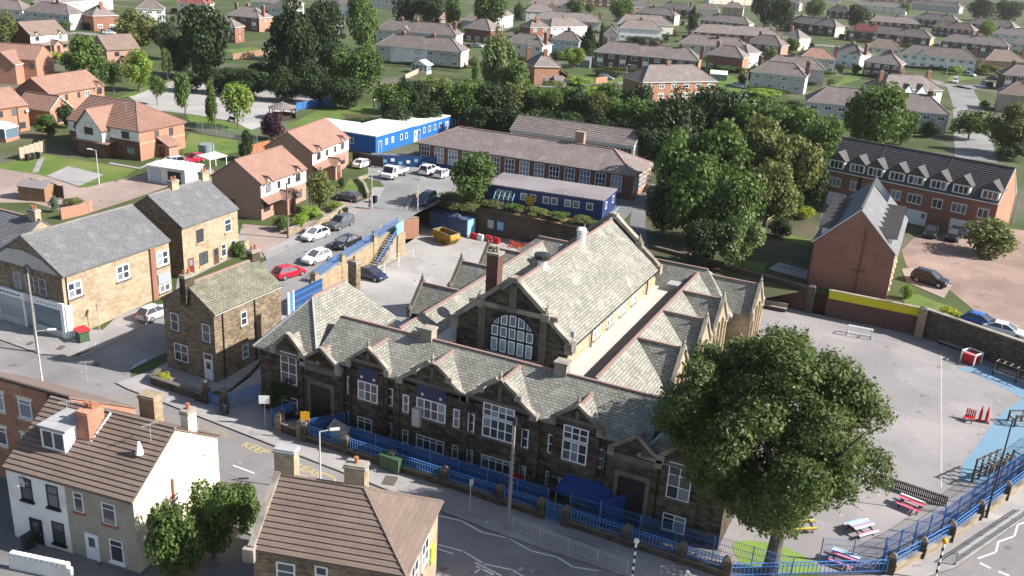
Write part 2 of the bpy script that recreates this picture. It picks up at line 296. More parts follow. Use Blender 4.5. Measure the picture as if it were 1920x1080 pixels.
# ---------------------------------------------------------------- mesh helpers
class MB:
    def __init__(s): s.v, s.f, s.m = [], [], []
    def poly(s, pts, m=0):
        n = len(s.v); s.v += [tuple(p) for p in pts]; s.f.append(tuple(range(n, n + len(pts)))); s.m.append(m); return s
    def box(s, x0, y0, z0, x1, y1, z1, m=0):
        n = len(s.v)
        s.v += [(x0, y0, z0), (x1, y0, z0), (x1, y1, z0), (x0, y1, z0), (x0, y0, z1), (x1, y0, z1), (x1, y1, z1), (x0, y1, z1)]
        for q in ((0, 3, 2, 1), (4, 5, 6, 7), (0, 1, 5, 4), (1, 2, 6, 5), (2, 3, 7, 6), (3, 0, 4, 7)):
            s.f.append(tuple(n + k for k in q)); s.m.append(m)
        return s
    def prism(s, pts, z0, z1, m=0, mt=None):
        n = len(s.v); k = len(pts)
        z0 = z0 if isinstance(z0, (list, tuple)) else [z0] * k
        z1 = z1 if isinstance(z1, (list, tuple)) else [z1] * k
        s.v += [(p[0], p[1], z) for p, z in zip(pts, z0)] + [(p[0], p[1], z) for p, z in zip(pts, z1)]
        s.f.append(tuple(n + k - 1 - i for i in range(k))); s.m.append(m)
        s.f.append(tuple(n + k + i for i in range(k))); s.m.append(m if mt is None else mt)
        for i in range(k):
            j = (i + 1) % k; s.f.append((n + i, n + j, n + k + j, n + k + i)); s.m.append(m)
        return s
    def slab(s, pts, t, m=0, mb=None):
        """sloped plate: polygon pts as the top, dropped by t for the underside"""
        n = len(s.v); k = len(pts); mb = m if mb is None else mb
        s.v += [tuple(p) for p in pts] + [(p[0], p[1], p[2] - t) for p in pts]
        s.f.append(tuple(n + i for i in range(k))); s.m.append(m)
        s.f.append(tuple(n + 2 * k - 1 - i for i in range(k))); s.m.append(mb)
        for i in range(k):
            j = (i + 1) % k; s.f.append((n + i, n + k + i, n + k + j, n + j)); s.m.append(mb)
        return s
    def bar(s, a, b, w, h=None, m=0):
        """square bar from a to b, w wide, h deep"""
        h = w if h is None else h
        a, b = Vector(a), Vector(b); d = (b - a).normalized()
        up = Vector((0, 0, 1)) if abs(d.z) < 0.95 else Vector((0, 1, 0))
        r = d.cross(up).normalized(); u = r.cross(d)
        n = len(s.v)
        for p in (a, b):
            for sx, sy in ((-1, -1), (1, -1), (1, 1), (-1, 1)): s.v.append(tuple(p + r * sx * w / 2 + u * sy * h / 2))
        for q in ((0, 1, 2, 3), (7, 6, 5, 4), (0, 4, 5, 1), (1, 5, 6, 2), (2, 6, 7, 3), (3, 7, 4, 0)):
            s.f.append(tuple(n + k for k in q)); s.m.append(m)
        return s
    def tube(s, a, b, r0, r1=None, n=8, m=0, cap=True):
        r1 = r0 if r1 is None else r1
        a, b = Vector(a), Vector(b); d = (b - a).normalized()
        up = Vector((0, 0, 1)) if abs(d.z) < 0.95 else Vector((0, 1, 0))
        r = d.cross(up).normalized(); u = r.cross(d); k = len(s.v)
        for p, q in ((a, r0), (b, r1)):
            for i in range(n):
                t = 2 * math.pi * i / n; s.v.append(tuple(p + r * math.cos(t) * q + u * math.sin(t) * q))
        for i in range(n):
            j = (i + 1) % n; s.f.append((k + i, k + j, k + n + j, k + n + i)); s.m.append(m)
        if cap:
            s.f.append(tuple(k + n - 1 - i for i in range(n))); s.m.append(m)
            s.f.append(tuple(k + n + i for i in range(n))); s.m.append(m)
        return s
    def lathe(s, prof, c=(0, 0), n=12, m=0):
        k = len(s.v)
        for r, z in prof:
            for i in range(n):
                t = 2 * math.pi * i / n; s.v.append((c[0] + r * math.cos(t), c[1] + r * math.sin(t), z))
        for q in range(len(prof) - 1):
            for i in range(n):
                j = (i + 1) % n; s.f.append((k + q * n + i, k + q * n + j, k + (q + 1) * n + j, k + (q + 1) * n + i)); s.m.append(m)
        s.f.append(tuple(k + n - 1 - i for i in range(n))); s.m.append(m)
        e = k + (len(prof) - 1) * n; s.f.append(tuple(e + i for i in range(n))); s.m.append(m)
        return s
    def courses(s, pts, h=0.3, t=0.05, m=0):
        """a roof plane laid as stepped courses; pts counter-clockwise seen from above, first edge is the eave"""
        P = [Vector(p) for p in pts]
        nrm = (P[1] - P[0]).cross(P[2] - P[1]).normalized()
        if nrm.z < 0: nrm = -nrm
        e = Vector((nrm.y, -nrm.x, 0)).normalized() if abs(nrm.z) < 0.999 else Vector((1, 0, 0))
        e = Vector((-nrm.y, nrm.x, 0)).normalized(); up = nrm.cross(e)
        if up.z < 0: up = -up; e = -e
        O = P[0]; Q = [((p - O).dot(e), (p - O).dot(up)) for p in P]
        lo = min(q[1] for q in Q); hi = max(q[1] for q in Q); k = max(1, round((hi - lo) / h)); h = (hi - lo) / k
        def clip(poly, c, keep):
            out = []
            for i in range(len(poly)):
                a, b = poly[i], poly[(i + 1) % len(poly)]
                ia, ib = keep * (a[1] - c) >= -1e-9, keep * (b[1] - c) >= -1e-9
                if ia: out.append(a)
                if ia != ib:
                    w = (c - a[1]) / (b[1] - a[1]); out.append((a[0] + w * (b[0] - a[0]), c))
            return out
        for i in range(k):
            a, b = lo + i * h, lo + (i + 1) * h
            pl = clip(clip(Q, a, 1), b, -1)
            if len(pl) < 3: continue
            W = lambda q, off: O + e * q[0] + up * q[1] + nrm * off
            s.poly([W(q, t * (1 - (q[1] - a) / h)) for q in pl], m)
            base = [q for q in pl if abs(q[1] - a) < 1e-6]
            if len(base) >= 2:
                x0, x1 = min(q[0] for q in base), max(q[0] for q in base)
                s.poly([W((x0, a), -0.02), W((x1, a), -0.02), W((x1, a), t), W((x0, a), t)], m)
        return s
    def mesh(s, name, mats, smooth=False, uv=True):
        me = bpy.data.meshes.new(name)
        me.from_pydata(s.v, [], s.f)
        for x in (mats if isinstance(mats, (list, tuple)) else [mats]): me.materials.append(MATS[x])
        me.polygons.foreach_set('material_index', s.m)
        if smooth: me.polygons.foreach_set('use_smooth', [True] * len(s.f))
        if uv:
            L = me.uv_layers.new(name='uv'); out = []
            for f in s.f:
                a, b, c = (Vector(s.v[f[i]]) for i in (0, 1, 2))
                n = (b - a).cross(c - b)
                if n.length < 1e-12 and len(f) > 3: n = (c - b).cross(Vector(s.v[f[3]]) - c)
                n = n.normalized() if n.length > 1e-12 else Vector((0, 0, 1))
                if abs(n.z) > 0.98: out += [x for i in f for x in s.v[i][:2]]
                else:
                    e = Vector((-n.y, n.x, 0)).normalized(); up = n.cross(e)
                    if up.z < 0: up = -up
                    for i in f:
                        p = s.v[i]; out += (p[0] * e.x + p[1] * e.y, p[0] * up.x + p[1] * up.y + p[2] * up.z)
            L.data.foreach_set('uv', out)
        me.update()
        return me
    def build(s, name, mats, parent=None, loc=(0, 0, 0), rz=0.0, smooth=False, uv=True):
        return put(name, s.mesh(name, mats, smooth, uv), parent, loc, rz)
def put(name, me, parent=None, loc=(0, 0, 0), rz=0.0):
    o = bpy.data.objects.new(name, me); COL.objects.link(o)
    o.location = loc; o.rotation_euler = (0, 0, rz)
    if parent is not None: o.parent = parent
    return o
def tag(o, label=None, cat=None, group=None, kind=None):
    for k, v in (('label', label), ('category', cat), ('group', group), ('kind', kind)):
        if v: o[k] = v
    return o
def thing(name, label, cat, loc=(0, 0, 0), rz=0.0, group=None):
    o = bpy.data.objects.new(name, None); COL.objects.link(o)
    o.empty_display_size = 0.3; o.location = loc; o.rotation_euler = (0, 0, rz)
    return tag(o, label, cat, group)
def inside(p, poly):
    c = False; n = len(poly)
    for i in range(n):
        a, b = poly[i], poly[i - 1]
        if (a[1] > p[1]) != (b[1] > p[1]) and p[0] < (b[0] - a[0]) * (p[1] - a[1]) / (b[1] - a[1]) + a[0]: c = not c
    return c
def region(poly, holes=(), cuts=(Y0, Y1)):
    vs, es = [], []
    for pl in (poly, *holes):
        n = len(vs); vs += [Vector(p[:2]) for p in pl]; es += [(n + i, n + (i + 1) % len(pl)) for i in range(len(pl))]
    xs = [v.x for v in vs]; ys = [v.y for v in vs]
    for c in cuts:
        if min(ys) < c < max(ys):
            n = len(vs); vs += [Vector((min(xs) - 1, c)), Vector((max(xs) + 1, c))]; es.append((n, n + 1))
    r = delaunay_2d_cdt(vs, es, [], 0, 1e-4)
    V = [tuple(v) for v in r[0]]; T = []
    for t in r[2]:
        c = (sum(V[i][0] for i in t) / 3, sum(V[i][1] for i in t) / 3)
        if inside(c, poly) and not any(inside(c, h) for h in holes): T.append(tuple(t))
    return V, T
def sheet(name, poly, dz, mat, z=None, kind='structure', holes=(), skirt=0.0):
    """a ground sheet; z fixed, or following the slope of the land"""
    V, T = region(poly, holes, () if z is not None else (Y0, Y1))
    used = sorted({i for t in T for i in t}); ix = {o: n for n, o in enumerate(used)}
    H = lambda p: (z if z is not None else g0(p[1])) + dz
    mb = MB(); mb.v = [(V[i][0], V[i][1], H(V[i])) for i in used]
    for t in T:
        a, b, c = (V[i] for i in t)
        if (b[0] - a[0]) * (c[1] - a[1]) - (b[1] - a[1]) * (c[0] - a[0]) < 0: t = t[::-1]
        mb.f.append(tuple(ix[i] for i in t)); mb.m.append(0)
    if skirt:
        for i in range(len(poly)):
            a, b = poly[i - 1], poly[i]
            mb.poly([(a[0], a[1], H(a) - skirt), (b[0], b[1], H(b) - skirt), (b[0], b[1], H(b)), (a[0], a[1], H(a))])
    o = mb.build(name, mat)
    return tag(o, kind=kind) if kind else o
def strip(pts, w, side=0.0):
    """outline of a band of width w along a polyline; side shifts it sideways"""
    P = [Vector(p[:2]) for p in pts]; L, Rr = [], []
    for i, p in enumerate(P):
        d = (P[min(i + 1, len(P) - 1)] - P[max(i - 1, 0)]).normalized(); n = Vector((-d.y, d.x))
        L.append(tuple(p + n * (w / 2 + side))); Rr.append(tuple(p - n * (w / 2 - side)))
    return L + Rr[::-1]

# ---------------------------------------------------------------- windows and doors
WC = {}
def window(parent, x, z, y=0.0, rz=0.0, w=1.2, h=1.2, cols=2, tr=0.0, frame='upvc', sill=None, lintel=None, glass='glass', each=False, t=0.07, name='window', rows=None, deep=0.05, label=None):
    """x, z: middle of the lower edge; local wall faces -y; tr: height share of a transom; rows: equal rows of lights"""
    key = (round(w, 2), round(h, 2), cols, tr, frame, sill, lintel, glass, each, t, rows, deep)
    if key not in WC:
        mb = MB(); a, b = -w / 2, w / 2
        mats = [frame, sill or frame, lintel or frame]
        y0, y1 = -deep, 0.03
        mb.box(a, y0, 0, a + t, y1, h); mb.box(b - t, y0, 0, b, y1, h); mb.box(a + t, y0, 0, b - t, y1, t); mb.box(a + t, y0, h - t, b - t, y1, h)
        zs = [t, h - t]
        if tr: zs = [t, h * tr, h - t]
        if rows: zs = [t + (h - 2 * t) * i / rows for i in range(rows + 1)]
        xs = [a + t + (w - 2 * t) * i / cols for i in range(cols + 1)]
        for q in xs[1:-1]: mb.box(q - t * .45, y0 + .006, t, q + t * .45, y1, h - t)
        for q in zs[1:-1]: mb.box(a + t, y0 + .012, q - t * .4, b - t, y1, q + t * .4)
        if sill: mb.box(a - .1, -.16, -.14, b + .1, .03, 0, 1)
        if lintel: mb.box(a - .15, -.035, h, b + .15, .03, h + .2, 2)
        fm = mb.mesh(name, mats)
        panes = []
        if each:
            for i in range(cols):
                for j in range(len(zs) - 1):
                    k = ('p', round(xs[i + 1] - xs[i], 3), round(zs[j + 1] - zs[j], 3), glass)
                    if k not in WC:
                        ww, hh = (xs[i + 1] - xs[i]) / 2, zs[j + 1] - zs[j]
                        WC[k] = MB().poly([(-ww, -.012, 0), (ww, -.012, 0), (ww, -.012, hh), (-ww, -.012, hh)]).mesh('pane', glass)
                    panes.append(((xs[i] + xs[i + 1]) / 2, zs[j], WC[k]))
        else:
            panes.append((0, 0, MB().poly([(a + t / 2, -.012, t / 2), (b - t / 2, -.012, t / 2), (b - t / 2, -.012, h - t / 2), (a + t / 2, -.012, h - t / 2)]).mesh('pane', glass)))
        WC[key] = (fm, panes)
    fm, panes = WC[key]
    o = put(name, fm, parent, (x, y, z), rz)
    for px, pz, me in panes: put('pane', me, o, (px, 0, pz))
    return o
DC = {}
def door(parent, x, z, y=0.0, rz=0.0, w=0.95, h=2.05, mat='white_paint', frame='upvc', fan=0.0):
    key = (w, h, mat, frame, fan)
    if key not in DC:
        mb = MB(); a, b = -w / 2, w / 2
        mb.box(a, -.04, 0, b, .03, h); mb.box(a - .07, -.06, 0, a, .03, h + .07 + fan, 1); mb.box(b, -.06, 0, b + .07, .03, h + .07 + fan, 1); mb.box(a, -.06, h, b, .03, h + .07, 1)
        if fan: mb.box(a, -.06, h + fan, b, .03, h + fan + .07, 1)
        g = MB().box(a + .2, -.05, h * .55, b - .2, -.038, h * .9)
        if fan: g.box(a, -.03, h + .07, b, -.01, h + fan)
        hd = MB().box(b - .14, -.10, h * .48, b - .06, -.04, h * .52)
        DC[key] = (mb.mesh('door', [mat, frame]), g.mesh('pane', 'glass'), hd.mesh('handle', 'grey_metal'))
    d, g, hd = DC[key]
    o = put('door', d, parent, (x, y, z), rz); put('pane', g, o); put('handle', hd, o)
    return o
CHC = {}
def chimney(parent, x, y, z0, z1, w=0.9, d=0.6, mat='old_brick', pots=2, rz=0.0, cap='coping'):
    key = (round(z1 - z0, 2), w, d, mat, pots, cap)
    if key not in CHC:
        h = z1 - z0; mb = MB()
        mb.box(-w / 2, -d / 2, 0, w / 2, d / 2, h - .28); mb.box(-w / 2 - .07, -d / 2 - .07, h - .28, w / 2 + .07, d / 2 + .07, h - .12, 1); mb.box(-w / 2 - .02, -d / 2 - .02, h - .12, w / 2 + .02, d / 2 + .02, h, 1)
        pm = MB().lathe([(.13, 0), (.12, .3), (.15, .34), (.15, .42), (.10, .42)], n=8).mesh('chimney_pot', 'terracotta')
        CHC[key] = (mb.mesh('chimney', [mat, cap]), pm)
    m, pm = CHC[key]
    o = put('chimney', m, parent, (x, y, z0), rz)
    for i in range(pots):
        put('chimney_pot', pm, o, ((i - (pots - 1) / 2) * w / max(pots, 1) * .9, 0, z1 - z0 - .01))
    return o

# ---------------------------------------------------------------- houses
def roof_planes(W, D, e, rise, kind, x0=0.0, y0=0.0):
    x1, y1, r = x0 + W, y0 + D, e + rise
    a, b, c, d = (x0, y0, e), (x1, y0, e), (x1, y1, e), (x0, y1, e)
    ym, xm = (y0 + y1) / 2, (x0 + x1) / 2
    if kind == 'gable': p, q = (x0, ym, r), (x1, ym, r); return [[a, b, q, p], [c, d, p, q]], [(p, q)]
    if kind == 'gabley': p, q = (xm, y0, r), (xm, y1, r); return [[b, c, q, p], [d, a, p, q]], [(p, q)]
    if kind == 'hipr': p, q = (x0, ym, r), (x1 - D / 2, ym, r); return [[a, b, q, p], [b, c, q], [c, d, p, q]], [(p, q), (q, b), (q, c)]
    if kind == 'hipl': p, q = (x0 + D / 2, ym, r), (x1, ym, r); return [[a, b, q, p], [c, d, p, q], [d, a, p]], [(p, q), (p, a), (p, d)]
    if W >= D: p, q = (x0 + D / 2, ym, r), (x1 - D / 2 + .01, ym, r); return [[a, b, q, p], [b, c, q], [c, d, p, q], [d, a, p]], [(p, q), (p, a), (q, b), (q, c), (p, d)]
    p, q = (xm, y0 + W / 2, r), (xm, y1 - W / 2, r)
    return [[a, b, p], [b, c, q, p], [c, d, q], [d, a, p, q]], [(p, q), (p, a), (p, b), (q, c), (q, d)]
def house(name, label, x1, y1, x2, y2, zb, D=8.0, eave=5.0, kind='hip', rise=None, pitch=36, wall='grey_render', roof='grey_tile', oh=0.35,
          cols=4, floors=2, side=1, frame='upvc', chim=((0.5, 0.5),), cat='house', group=None, door_at=None, step=0.0, ridge='grey_ridge', cmat='red_brick',
          panels=False, ww=1.25, wh=1.1, sidewall=None, lside=0, gutter=True, base=2.0, sill=None, plinth=None, zf=(0.95, 3.35), doorm='white_paint', ft=.07, chh=1.0, lintel=None, wrap=0):
    W = math.hypot(x2 - x1, y2 - y1); rz = math.atan2(y2 - y1, x2 - x1)
    r = thing(name, label, cat, (x1, y1, zb), rz, group)
    rise = math.tan(rad(pitch)) * (D if kind != 'gabley' else W) / 2 if rise is None else rise
    vx = oh if kind in ('hip', 'gabley') else 0.08
    vxl = oh if kind in ('hip', 'gabley', 'hipl') else 0.08
    vxr = oh if kind in ('hip', 'gabley', 'hipr') else 0.08
    vy = oh if kind != 'gabley' else 0.08
    w0, w1, d0, d1 = vxl, W - vxr, vy, D - vy
    mb = MB()
    mats = [wall, sidewall or wall, plinth or wall]
    mb.poly([(w0, d0, -base), (w1, d0, -base), (w1, d0, eave), (w0, d0, eave)] if kind != 'gabley' else [(w0, d0, -base), (w1, d0, -base), (w1, d0, eave), (W / 2, d0, eave + rise - .15), (w0, d0, eave)], 0)
    mb.poly([(w1, d1, -base), (w0, d1, -base), (w0, d1, eave), (w1, d1, eave)] if kind != 'gabley' else [(w1, d1, -base), (w0, d1, -base), (w0, d1, eave), (W / 2, d1, eave + rise - .15), (w1, d1, eave)], 0)
    gr = kind in ('gable', 'hipl'); gl = kind in ('gable', 'hipr')
    mb.poly([(w1, d0, -base), (w1, d1, -base), (w1, d1, eave)] + ([(w1, D / 2, eave + rise - .15)] if gr else []) + [(w1, d0, eave)], 1)
    mb.poly([(w0, d1, -base), (w0, d0, -base), (w0, d0, eave)] + ([(w0, D / 2, eave + rise - .15)] if gl else []) + [(w0, d1, eave)], 1)
    if plinth: mb.box(w0 - .03, d0 - .03, -base, w1 + .03, d1 + .03, 0.6, 2)
    if wrap: mb.box(w0 - .04, d0 - .04, wrap, w1 + .04, d1 + .04, wrap + .18, 1)
    mb.build('wall', mats, r)
    planes, ridges = roof_planes(W, D, eave, rise, kind)
    mb = MB()
    for p in planes:
        if step:
            mb.courses([(a[0], a[1], a[2] + .02) for a in p], step, 0.085 if step > .33 else .045)
            mb.slab([(a[0], a[1], a[2] - .01) for a in p], .13, 1)
        else: mb.slab(p, .14, 0, 1)
    ro = mb.build('roof', [roof, 'white_paint' if gutter else roof], r)
    mb = MB()
    for a, b in ridges: mb.bar((a[0], a[1], a[2] + .03), (b[0], b[1], b[2] + .03), .24, .16)
    mb.build('ridge_tiles', ridge, ro)
    for c in chim:
        cx, cy = c[0] * W, c[1] * D
        top = eave + rise + chh + (c[2] if len(c) > 2 else 0)
        chimney(r, cx, cy, eave + .2, top, 1.15, 0.7, cmat, 2)
    fh = [z for z in zf[:floors]]
    def row(n, L, place, fronts):
        for k in range(n):
            f = (k + .5) / n
            for fi, z in enumerate(fh):
                if door_at is not None and fronts and fi == 0 and k == door_at: continue
                place(f, z, fi, k)
    L = w1 - w0
    if panels:
        for k in range(cols):
            f = (k + .5) / cols
            window(r, w0 + f * L, zf[1], d0, 0, 1.9, 1.2, 2, 0, frame, glass='glass', t=.12)
            if k % 2 == 0: MB().box(-.98, -.05, 0, .98, .02, 1.1).build('bay_panel', 'white_paint', r, (w0 + f * L, d0, zf[1] - 1.2))
            if door_at is not None and k == door_at: door(r, w0 + f * L, 0, d0, 0, mat=doorm)
            else: window(r, w0 + f * L, zf[0] - .1, d0, 0, 1.9, 1.2, 2, 0, frame, glass='glass', t=.12)
    elif cols:
        row(cols, L, lambda f, z, fi, k: window(r, w0 + f * L, z, d0, 0, ww, wh, 2, .68, frame, sill, lintel, t=ft), True)
        if door_at is not None: door(r, w0 + (door_at + .5) / cols * L, 0, d0, 0, mat=doorm)
    if side: row(side, d1 - d0, lambda f, z, fi, k: window(r, w1, z, d0 + f * (d1 - d0), math.pi / 2, 0.9, 1.0, 1, .68, frame, sill, lintel), False)
    if lside: row(lside, d1 - d0, lambda f, z, fi, k: window(r, w0, z, d0 + f * (d1 - d0), -math.pi / 2, 0.9, 1.0, 1, .68, frame, sill, lintel), False)
    return r, W, (w0, w1, d0, d1), rise
def cross_gable(r, x, y, w, e, rise, depth, wall, roof, ridge='grey_ridge', h=1.0, name='gable_front', oh=.15, back=None, trim='white_paint'):
    """a gable standing forward of a roof: front at y, running back by depth; e eave level, h wall height below the eave"""
    a, b = x - w / 2, x + w / 2
    mb = MB(); mb.poly([(a, y, e - h), (b, y, e - h), (b, y, e), (x, y, e + rise - .1), (a, y, e)])
    mb.poly([(b, y, e - h), (b, y + depth, e - h), (b, y + depth, e), (b, y, e)]); mb.poly([(a, y + depth, e - h), (a, y, e - h), (a, y, e), (a, y + depth, e)])
    g = mb.build(name, wall, r)
    k = rise / (w / 2); mb = MB()
    lo = e - k * oh
    P = (x, y - oh, e + rise); Q = (x, y + depth, e + rise)
    mb.slab([(b + oh, y - oh, lo), (b + oh, y + depth, lo), Q, P], .12, 0, 1); mb.slab([(a - oh, y + depth, lo), (a - oh, y - oh, lo), P, Q], .12, 0, 1)
    mb.bar((x, y - oh, e + rise + .04), (x, y + depth, e + rise + .04), .22, .14, 2)
    mb.build('gable_roof', [roof, trim, ridge], g)
    return g

# ---------------------------------------------------------------- trees and shrubs
def crown_mesh(name, mat, n, leaf, seed, shape='round', base=0.22, lobes=26, lump=(.22, .38), fill=.55):
    """crown 1 m high and 1 m wide, made of many leaf-sized faces in lobes; placed by scaling"""
    g = np.random.default_rng(seed)
    zc, rz_, rx = (1 + base) / 2, (1 - base) / 2, .5
    C, Rr = [], []
    while len(C) < lobes:
        p = g.uniform(-1, 1, 3); q = np.linalg.norm(p)
        if q > 1 or q < .25: continue
        rr = g.uniform(*lump)
        if shape == 'cone':
            t = (p[2] + 1) / 2; s = (1 - t) * .95 + .05; c = np.array([p[0] * rx * s * .8, p[1] * rx * s * .8, base + t * (1 - base) * .95]); rr *= (.35 + s * .7)
        elif shape == 'column':
            c = np.array([p[0] * rx * .6, p[1] * rx * .6, zc + p[2] * rz_ * .85]); rr *= .85
        elif shape == 'flat':
            c = np.array([p[0] * rx * .85, p[1] * rx * .85, base + (.35 + .45 * abs(p[2])) * (1 - base)]); rr *= .8
        else:
            c = np.array([p[0] * rx * .72, p[1] * rx * .72, zc + p[2] * rz_ * .78])
        C.append(c); Rr.append(rr * .5)
    C, Rr = np.array(C), np.array(Rr)
    pr = Rr ** 2; pr = pr / pr.sum()
    k = g.choice(len(C), n, p=pr)
    d = g.normal(size=(n, 3)); d[:, 2] += .25; d /= np.linalg.norm(d, axis=1)[:, None]
    rr = Rr[k] * (fill + (1 - fill) * g.uniform(0, 1, n) ** .6) * g.choice([1, 1, 1, 1.18], n)
    P = C[k] + d * rr[:, None]
    P[:, 2] = np.clip(P[:, 2], 0.0, 1.2)
    nn = d * .75 + g.normal(size=(n, 3)) * .55 + np.array([0, 0, .35]); nn /= np.linalg.norm(nn, axis=1)[:, None]
    t = np.cross(nn, g.normal(size=(n, 3))); t /= np.linalg.norm(t, axis=1)[:, None]
    b = np.cross(nn, t)
    s = leaf * g.uniform(.6, 1.35, n)[:, None]
    V = np.stack([P - t * s, P + b * s * .62, P + t * s, P - b * s * .62], 1).reshape(-1, 3)
    me = bpy.data.meshes.new(name)
    me.vertices.add(4 * n); me.vertices.foreach_set('co', V.ravel())
    me.loops.add(4 * n); me.loops.foreach_set('vertex_index', np.arange(4 * n))
    me.polygons.add(n); me.polygons.foreach_set('loop_start', np.arange(0, 4 * n, 4)); me.polygons.foreach_set('loop_total', np.full(n, 4))
    me.materials.append(MATS[mat])
    A = me.attributes.new('shade', 'FLOAT_COLOR', 'POINT')
    sh = np.repeat(g.uniform(.7, 1.3, n), 4); wm = np.repeat(g.uniform(.9, 1.12, n), 4)
    A.data.foreach_set('color', np.stack([sh * wm, sh, sh * .95, np.ones(4 * n)], 1).ravel().astype(np.float32))
    me.update(); me.validate()
    return me
def limb_mesh(name, seed, top=.7, r0=.035, base=.2, n_limbs=7, spread=.36):
    g = random.Random(seed); mb = MB()
    mb.tube((0, 0, -.03), (0, 0, base), r0 * 1.25, r0 * .9, 8); mb.tube((0, 0, base), (g.uniform(-.03, .03), g.uniform(-.03, .03), top), r0 * .9, r0 * .25, 6)
    for i in range(n_limbs):
        a = i * 2.4 + g.uniform(-.4, .4); z = base * .8 + (top - base) * i / n_limbs * .7
        p = (0, 0, z); q = (math.cos(a) * spread * .55, math.sin(a) * spread * .55, z + .12); e = (math.cos(a) * spread, math.sin(a) * spread, z + .26)
        mb.tube(p, q, r0 * .5, r0 * .33, 5); mb.tube(q, e, r0 * .33, r0 * .08, 5)
    return mb.mesh(name, 'bark', uv=False)
TREES = {}
def proto(kind, mat, v):
    key = (kind, mat, v)
    if key not in TREES:
        sd = 31 * v + sum(map(ord, kind + mat))
        if kind == 'broad': c = crown_mesh('crown', mat, 5200, .030, sd, 'round', .17, 34); t = limb_mesh('trunk', sd)
        elif kind == 'dense': c = crown_mesh('crown', mat, 6000, .030, sd, 'round', .04, 42, (.2, .36), .7); t = limb_mesh('trunk', sd, base=.1)
        elif kind == 'cone': c = crown_mesh('crown', mat, 4200, .032, sd, 'cone', .02, 46, (.25, .42), .6); t = limb_mesh('trunk', sd, .85, .03, .05, 5, .12)
        elif kind == 'column': c = crown_mesh('crown', mat, 3200, .035, sd, 'column', .2, 24, (.26, .45)); t = limb_mesh('trunk', sd, .8, .028, .2, 6, .2)
        elif kind == 'young': c = crown_mesh('crown', mat, 2300, .036, sd, 'round', .27, 20, (.24, .4)); t = limb_mesh('trunk', sd, .75, .02, .27, 6, .26)
        else: c = crown_mesh('crown', mat, 2600, .042, sd, 'flat' if kind == 'low' else 'round', .0, 22, (.3, .5), .65); t = limb_mesh('trunk', sd, .6, .03, .05, 6, .3)
        TREES[key] = (c, t)
    return TREES[key]
def tree(name, label, x, y, z, h, w, kind='broad', mat='leaf_mid', v=0, cat='tree', group=None, trunk=True):
    c, t = proto(kind, mat, v)
    r = thing(name, label, cat, (x, y, z), random.uniform(0, 6.28), group)
    o = put('crown', c, r); o.scale = (w, w, h)
    if trunk:
        o = put('trunk', t, r); q = min(w, h * .8); o.scale = (q, q, h)
    return r

# ---------------------------------------------------------------- vehicles
CARS = {}
def loft(mb, secs, m=0, cap=True):
    n = len(secs[0]); k = len(mb.v)
    for s_ in secs: mb.v += s_
    for i in range(len(secs) - 1):
        for j in range(n):
            q = (j + 1) % n
            mb.f.append((k + i * n + j, k + (i + 1) * n + j, k + (i + 1) * n + q, k + i * n + q)); mb.m.append(m)
    if cap:
        mb.f.append(tuple(k + j for j in range(n))); mb.m.append(m)
        e = k + (len(secs) - 1) * n; mb.f.append(tuple(e + n - 1 - j for j in range(n))); mb.m.append(m)
SHAPES = {  # length, width, height, belt, then cabin x: base rear, roof rear, roof front, base front; bonnet height, stern height
    'hatch': (4.05, 1.76, 1.48, .93, .03, .16, .50, .74, .84, .90), 'saloon': (4.5, 1.80, 1.44, .92, .10, .26, .55, .76, .84, .93),
    'suv': (4.45, 1.86, 1.68, 1.05, .02, .09, .52, .73, 1.0, 1.0), 'estate': (4.6, 1.80, 1.50, .94, .01, .08, .54, .75, .86, .92), 'mpv': (4.4, 1.80, 1.66, .98, .01, .08, .56, .82, .88, .95),
    'van': (4.9, 1.92, 1.95, 1.05, .005, .02, .66, .86, .98, 1.02)}
